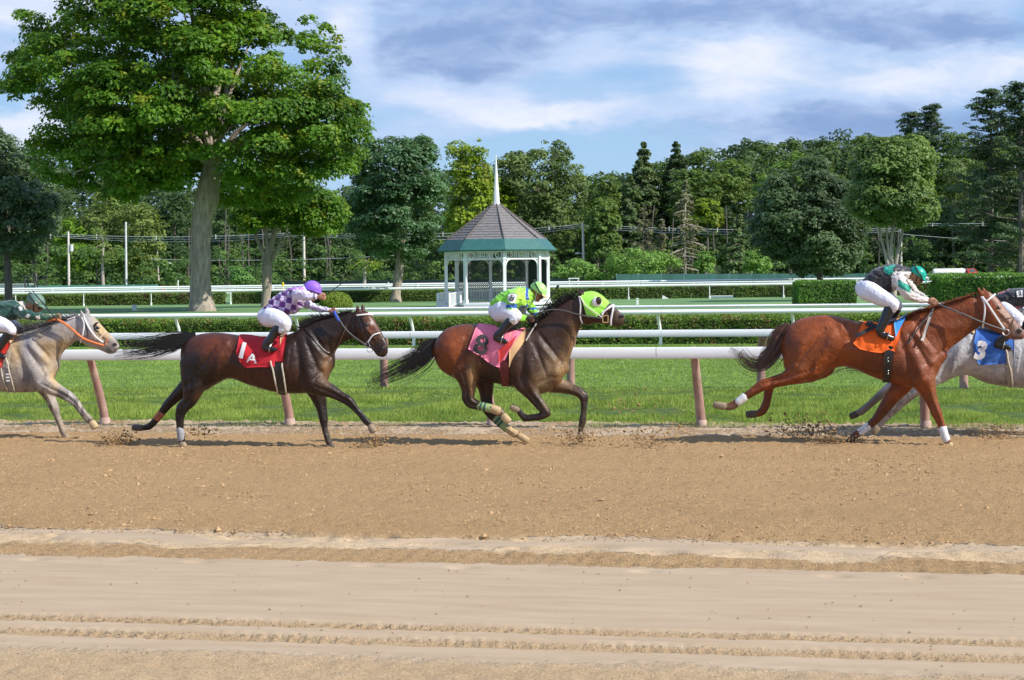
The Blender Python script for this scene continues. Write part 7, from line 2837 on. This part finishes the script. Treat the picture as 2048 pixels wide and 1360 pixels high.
def silk_purple(px, py, side):
    """white and purple diamonds on the body, pale lavender sleeve"""
    x, y = px - 560, py - 602
    a = math.radians(-33)
    u, w = (x * math.cos(a) - y * math.sin(a)), (x * math.sin(a) + y * math.cos(a))
    u, w = x * math.cos(a) + y * math.sin(a), -x * math.sin(a) + y * math.cos(a)
    p, q = u / 16 + w / 17, u / 16 - w / 17
    d = (np.floor(p) + np.floor(q)).astype(int) % 2
    c = np.where(d[:, None] == 1, np.array((.11, .018, .19)), np.array((.56, .44, .66)))
    lav = np.array((.66, .60, .80))
    sl = ((px > 584) & (py < 603) & (py > 578)) | ((px > 603) & (py < 606)) | (px > 618)
    c = np.where(sl[:, None], lav, c)
    cuff = (np.abs(px - 628) < 1.2) & (py < 601) | (np.abs(px - 580.5) < 1.0) & (py < 594) & (py > 580)
    c = np.where(cuff[:, None], np.array((.03, .02, .06)), c)
    knot = (py < 580) & (px > 575)
    pat = (fbm(px * .35, py * .35, 9, 2) > .52)
    return np.where((knot & pat)[:, None], np.array((.38, .10, .55)), c)


def silk_lime(px, py, side):
    c = np.tile(np.array((.22, .64, .035)), (len(px), 1))
    yel = np.exp(-(((px - 1046) / 18) ** 2 + ((py - 596) / 20) ** 2))[:, None]
    c = c * (1 - yel * .8) + np.array((.50, .74, .09)) * yel * .8
    blue = np.array((.02, .10, .42))
    b = (np.abs((px - 1021) * .10 + (py - 612.5)) < 3.6) & (px < 1034) & (side < .02)
    b |= (np.abs((py - 612) - .45 * (1052 - px)) < 3.0) & (px > 1038) & (px < 1056) & (py > 606)
    b |= (np.abs(py - 617.5) < 2.6) & (px > 1054) | (np.abs(py - 628) < 2.2) & (px > 1060)
    b |= (px > 1051) & (px < 1057) & (py < 600)
    return np.where(b[:, None], blue, c)


def silk_black_green(px, py, side):
    c = np.tile(np.array((.020, .019, .021)), (len(px), 1))
    grn = np.array((.0, .27, .19))
    wht = np.array((.60, .55, .52))
    sl = (px > 1783) & (py > 543) & (px > 1783 + (py - 570) * .15)
    sl &= ~((py < 545) & (px < 1790))
    c = np.where(sl[:, None], wht, c)
    gs = (px > 1796) & (np.abs((py - 571) - (px - 1806) * .55) < 7.5) & (px < 1822)
    c = np.where(gs[:, None], grn, c)
    st = (((px - 1779) / 8.5) ** 2 + ((py - 543) / 6.0) ** 2 < 1) | ((np.abs((py - 536) + (px - 1776) * .35) < 3.6) & (px > 1768) & (px < 1790) & (py < 542))
    return np.where(st[:, None], grn, c)


def silk_dark_green(px, py, side):
    c = np.tile(np.array((.012, .065, .042)), (len(px), 1))
    wht = np.array((.62, .60, .58))
    for x, y, rx, ry in ((41, 617, 4.2, 4.2), (56, 632, 4.2, 4.2), (76, 635, 4.6, 4.2), (37, 641, 7, 3.2), (-8, 620, 4.5, 4.5), (10, 640, 4, 4)):
        m_ = ((px - x) / rx) ** 2 + ((py - y) / ry) ** 2 < 1
        c = np.where(m_[:, None], wht, c)
    col_ = (px > 33) & (px < 62) & (py < 618) & (py > 598 + (px - 33) * .05) & (((px - 33) - (py - 600) * 1.1) > -2)
    return np.where(col_[:, None], np.array((.60, .50, .42)), c)


def silk_black_red(px, py, side):
    c = np.tile(np.array((.016, .015, .017)), (len(px), 1))
    red = np.array((.62, .03, .10))
    edge = (np.abs((py - 589) + (px - 1990) * .40) < 2.4) & (px < 2018) | (np.abs(py - 615) < 2.2) & (px > 2012) & (px < 2040)
    return np.where(edge[:, None], red, c)


helm_purple = pmat('purple_helmet_cover', (.27, .12, .60), .55, .12, 14, .006, 22, .4)
helm_lime = pmat('mint_helmet_cover', (.36, .74, .20), .45, .15, 5, .004, 20, .4)
helm_teal = pmat('teal_helmet_cover', (.0, .36, .25), .3, .08, 10, .003, 20, .5)
helm_grey = pmat('dusty_green_helmet', (.11, .20, .15), .55, .2, 10, .004, 20, .4, dirt=(.32, .30, .20), dirt_amt=.3, dscale=7)

J1A = dict(key='purple', v=23.15, cx=565, label='jockey in purple and white diamond silks with purple helmet raising a whip', skin=skin_a, skin_col=(.42, .20, .13), head=(624, 581), face=(.86, .50), hdv=.04,
    torso=[(533, 611, 540, 629, .13), (541, 600, 556, 631, .165), (556, 588, 574, 631, .185), (572, 578, 590, 626, .20), (588, 573, 602, 616, .19), (602, 573, 610, 604, .13)],
    arm_near=[(588, 588, 12.5, -.17), (600, 590, 11.5, -.23), (613, 592, 9.5, -.26), (625, 592.5, 7, -.27), (633, 593, 5.2, -.27)],
    arm_far=[(600, 596, 10, .17), (612, 606, 9, .20), (624, 613, 7.5, .18), (640, 618, 6.5, .12), (655, 621, 5.2, .08)],
    leg_near=[(533, 634, 20, -.12), (546, 636, 19.5, -.19), (560, 640, 17, -.25), (571, 648, 13, -.30), (570, 656, 10.5, -.30), (561, 660, 8.5, -.30)],
    leg_far=[(533, 634, 19, .12), (548, 634, 18, .19), (564, 638, 15, .25), (574, 646, 12, .29), (570, 656, 9.5, .29)],
    boot_near=[(558, 655, 10, -.30), (549, 666, 9.2, -.30), (541, 678, 8.2, -.31), (533, 688, 8.4, -.31), (530, 694, 7.8, -.31), (541, 698, 6.5, -.31), (551, 699, 4.5, -.31)],
    boot_far=[(563, 655, 9, .29), (554, 668, 8, .30), (545, 680, 7.5, .30), (540, 688, 7, .30), (550, 694, 6, .30), (556, 695, 4, .30)],
    silk=silk_purple, helmet=helm_purple, goggles=False, peak=.15, tilt=-.15)
J8 = dict(key='lime', v=23.6, cx=1020, label='jockey in bright lime green silks with number 8 armband and mint helmet', skin=skin_b, skin_col=(.30, .13, .07), head=(1075, 583), face=(.78, .62), glove=(.03, .02, .02),
    torso=[(985, 601, 994, 622, .13), (993, 593, 1008, 624, .165), (1006, 584, 1024, 623, .19), (1022, 577, 1040, 620, .205), (1038, 574, 1055, 616, .20), (1050, 575, 1064, 606, .15)],
    arm_near=[(1030, 588, 12.5, -.18), (1027, 600, 12, -.24), (1022, 612, 10.5, -.27), (1021, 622, 10, -.28), (1029, 631, 9.2, -.27), (1041, 636, 8, -.22), (1050, 637, 6, -.17)],
    arm_far=[(1052, 598, 11, .18), (1060, 612, 9, .22), (1066, 624, 8, .20), (1072, 634, 6.5, .12)],
    leg_near=[(996, 622, 21.5, -.12), (1008, 624, 20, -.19), (1022, 628, 17, -.25), (1033, 634, 12.5, -.30), (1026, 641, 10.5, -.31)],
    leg_far=[(996, 622, 20, .12), (1012, 622, 18, .19), (1030, 620, 14, .25), (1044, 623, 11, .29), (1042, 632, 9.5, .29)],
    boot_near=[(1022, 641, 10, -.31), (1012, 652, 9, -.31), (1003, 663, 8, -.32), (994, 671, 7.8, -.32), (992, 675, 7.2, -.32), (1004, 681, 6.2, -.32), (1013, 684, 4.2, -.32)],
    boot_far=[(1040, 632, 9, .29), (1028, 648, 8, .30), (1016, 662, 7, .31), (1010, 670, 7, .31), (1020, 677, 6, .31), (1026, 678, 4, .31)],
    silk=silk_lime, helmet=helm_lime, peakm=pmat('cream_peak', (.72, .62, .25), .5), strapm=black_leather, chin=pmat('mint_strap', (.45, .62, .45), .6), peak=.42, strap_tilt=.55)
J7 = dict(key='black_green', v=24.05, cx=1770, label='jockey in black and green silks with teal helmet on the chestnut horse', skin=skin_b, skin_col=(.34, .16, .095), head=(1834, 551), face=(.80, .60),
    torso=[(1729, 556, 1742, 579, .13), (1740, 544, 1757, 584, .17), (1757, 534, 1773, 586, .19), (1776, 529, 1786, 585, .205), (1794, 528, 1798, 579, .20), (1809, 532, 1809, 566, .15)],
    arm_near=[(1794, 552, 13.5, -.18), (1800, 565, 12.5, -.24), (1808, 578, 12, -.27), (1816, 588, 11.5, -.27), (1828, 595, 9.5, -.24), (1842, 599, 7.5, -.20), (1853, 601, 5.5, -.16)],
    arm_far=[(1806, 556, 12, .18), (1818, 572, 10, .22), (1832, 586, 8, .19), (1848, 597, 6.5, .12), (1858, 602, 5.5, .08)],
    leg_near=[(1728, 579, 20, -.12), (1743, 585, 20, -.18), (1760, 594, 17.5, -.24), (1776, 602, 15, -.28), (1789, 611, 12, -.30), (1787, 619, 9, -.30)],
    leg_far=[(1728, 579, 19, .12), (1745, 585, 18, .18), (1764, 594, 16, .24), (1784, 603, 13, .28), (1797, 613, 10, .29)],
    boot_near=[(1781, 612, 11, -.30), (1775, 626, 11, -.30), (1769, 640, 10, -.31), (1763, 653, 9.6, -.31), (1760, 662, 9.4, -.31), (1765, 669, 8, -.31), (1775, 673, 7, -.31), (1786, 678, 4.8, -.31)],
    boot_far=[(1794, 618, 9, .30), (1786, 634, 8, .30), (1778, 650, 7.5, .30), (1774, 662, 7, .31), (1782, 668, 6, .31), (1790, 671, 4, .31)],
    silk=silk_black_green, helmet=helm_teal, peak=.62, strap_tilt=.55)
JG = dict(key='dark_green', v=24.1, cx=0, label='jockey in dark green silks with white dots and dusty helmet at far left', skin=skin_a, skin_col=(.36, .20, .12), head=(71, 607), face=(.90, .42), glove=(.10, .09, .05),
    torso=[(-42, 622, -34, 650, .13), (-28, 612, -16, 648, .165), (-10, 605, 0, 646, .19), (10, 601, 18, 642, .205), (28, 600, 36, 640, .20), (43, 603, 47, 628, .15)],
    arm_near=[(36, 618, 12.5, -.18), (48, 626, 10.5, -.24), (62, 631, 8.5, -.27), (80, 633, 7.5, -.24), (96, 634, 6, -.18), (104, 634, 5, -.14)],
    arm_far=[(44, 618, 11, .18), (62, 626, 8.5, .22), (82, 632, 7, .18), (104, 635, 5.5, .10)],
    leg_near=[(-34, 646, 20, -.12), (-18, 646, 19, -.19), (0, 649, 16, -.25), (16, 655, 12.5, -.29), (24, 662, 9.5, -.30)],
    leg_far=[(-34, 646, 19, .12), (-16, 644, 18, .19), (8, 646, 14, .25), (30, 652, 10, .29), (40, 656, 7, .29)],
    boot_near=[(20, 664, 9.5, -.30), (10, 678, 8.8, -.30), (0, 692, 8, -.31), (-8, 703, 7.6, -.31), (-4, 710, 7, -.31), (8, 714, 5.5, -.31)],
    boot_far=[(36, 660, 8, .30), (22, 676, 7.5, .30), (10, 690, 7, .30), (4, 700, 7, .30), (16, 706, 5, .30)],
    silk=silk_dark_green, helmet=helm_grey, peak=.5, strap_tilt=.5)
J3 = dict(key='black_red', v=25.15, cx=2030, label='jockey in black silks with red edging cut by the right edge', skin=skin_a, skin_col=(.36, .20, .12), head=(2112, 590), face=(.85, .50),
    torso=[(1989, 593, 2000, 615, .13), (2000, 585, 2010, 618, .165), (2016, 579, 2024, 618, .19), (2036, 575, 2042, 616, .205), (2056, 574, 2062, 612, .20), (2078, 577, 2080, 600, .15)],
    arm_near=[(2056, 592, 12, -.18), (2072, 604, 11, -.24), (2088, 618, 9, -.26), (2104, 628, 7, -.20), (2116, 634, 5.5, -.16)],
    arm_far=[(2064, 592, 11, .18), (2082, 606, 9, .22), (2100, 620, 7, .18), (2122, 632, 5.5, .10)],
    leg_near=[(1998, 618, 18, -.12), (2010, 623, 18, -.19), (2024, 631, 16, -.25), (2037, 640, 13, -.29), (2034, 648, 10, -.30)],
    leg_far=[(1998, 618, 18, .12), (2016, 620, 17, .19), (2040, 628, 14, .25), (2060, 636, 10, .29)],
    boot_near=[(2034, 648, 10, -.30), (2024, 662, 9, -.30), (2010, 675, 8.5, -.31), (1997, 683, 8, -.31), (1992, 687, 7.5, -.31), (2006, 692, 6.8, -.31), (2020, 696, 4.6, -.31)],
    boot_far=[(2056, 642, 9, .30), (2044, 658, 8, .30), (2034, 672, 7, .30), (2040, 680, 6, .30), (2050, 682, 4, .30)],
    silk=silk_black_red, helmet=pmat('black_helmet', (.02, .02, .02), .3), peak=.5)

for J in (J3, J7, J8, J1A, JG):
    J['root'], J['surf'] = rider(J)

# number patches and small extras
S = J8['surf']
part(drape(S, [(1018, 590), (1027, 585), (1035, 590)], [(1014, 600), (1021, 607), (1030, 606)], 8, 8, .014, .004), white_tack, J8['root'], 'number_patch')
glyphs('8', S, 1024.5, 596.5, 13, pmat('black_numeral', (.02, .02, .022), .7), J8['root'], 'patch_number', math.radians(-18), .0, .026)
part(drape(S, [(1014, 638), (1022, 633), (1030, 640)], [(1014, 652), (1019, 653), (1028, 650)], 6, 6, .03, .004), pmat('red_cuff', (.70, .08, .03), .5), J8['root'], 'boot_cuff')
S = J3['surf']
part(drape(S, [(2033, 583), (2046, 580)], [(2035, 594), (2046, 594)], 8, 8, .014, .004), white_tack, J3['root'], 'number_patch')
glyphs('3', S, 2040, 587.5, 9, pmat('black_numeral', (.02, .02, .022), .7), J3['root'], 'patch_number', math.radians(0), .04, .026)

whip('raised dark whip held by the jockey in purple diamonds', [(640, 599, 22.87), (648, 593, 22.87), (690, 562, 22.9), (733, 530, 22.9)], flapm=whip_m, r=.0065)
whip('whip with black flap held by the jockey in lime green', [(1066, 638, 23.4), (1080, 622, 23.4), (1098, 598, 23.42), (1112, 578, 23.42)], r=.007)
whip('dark whip slanting up behind the dusty helmet of the rider at left', [(114, 640, 23.9), (104, 628, 23.9), (84, 604, 23.92), (70, 588, 23.92)], r=.009)
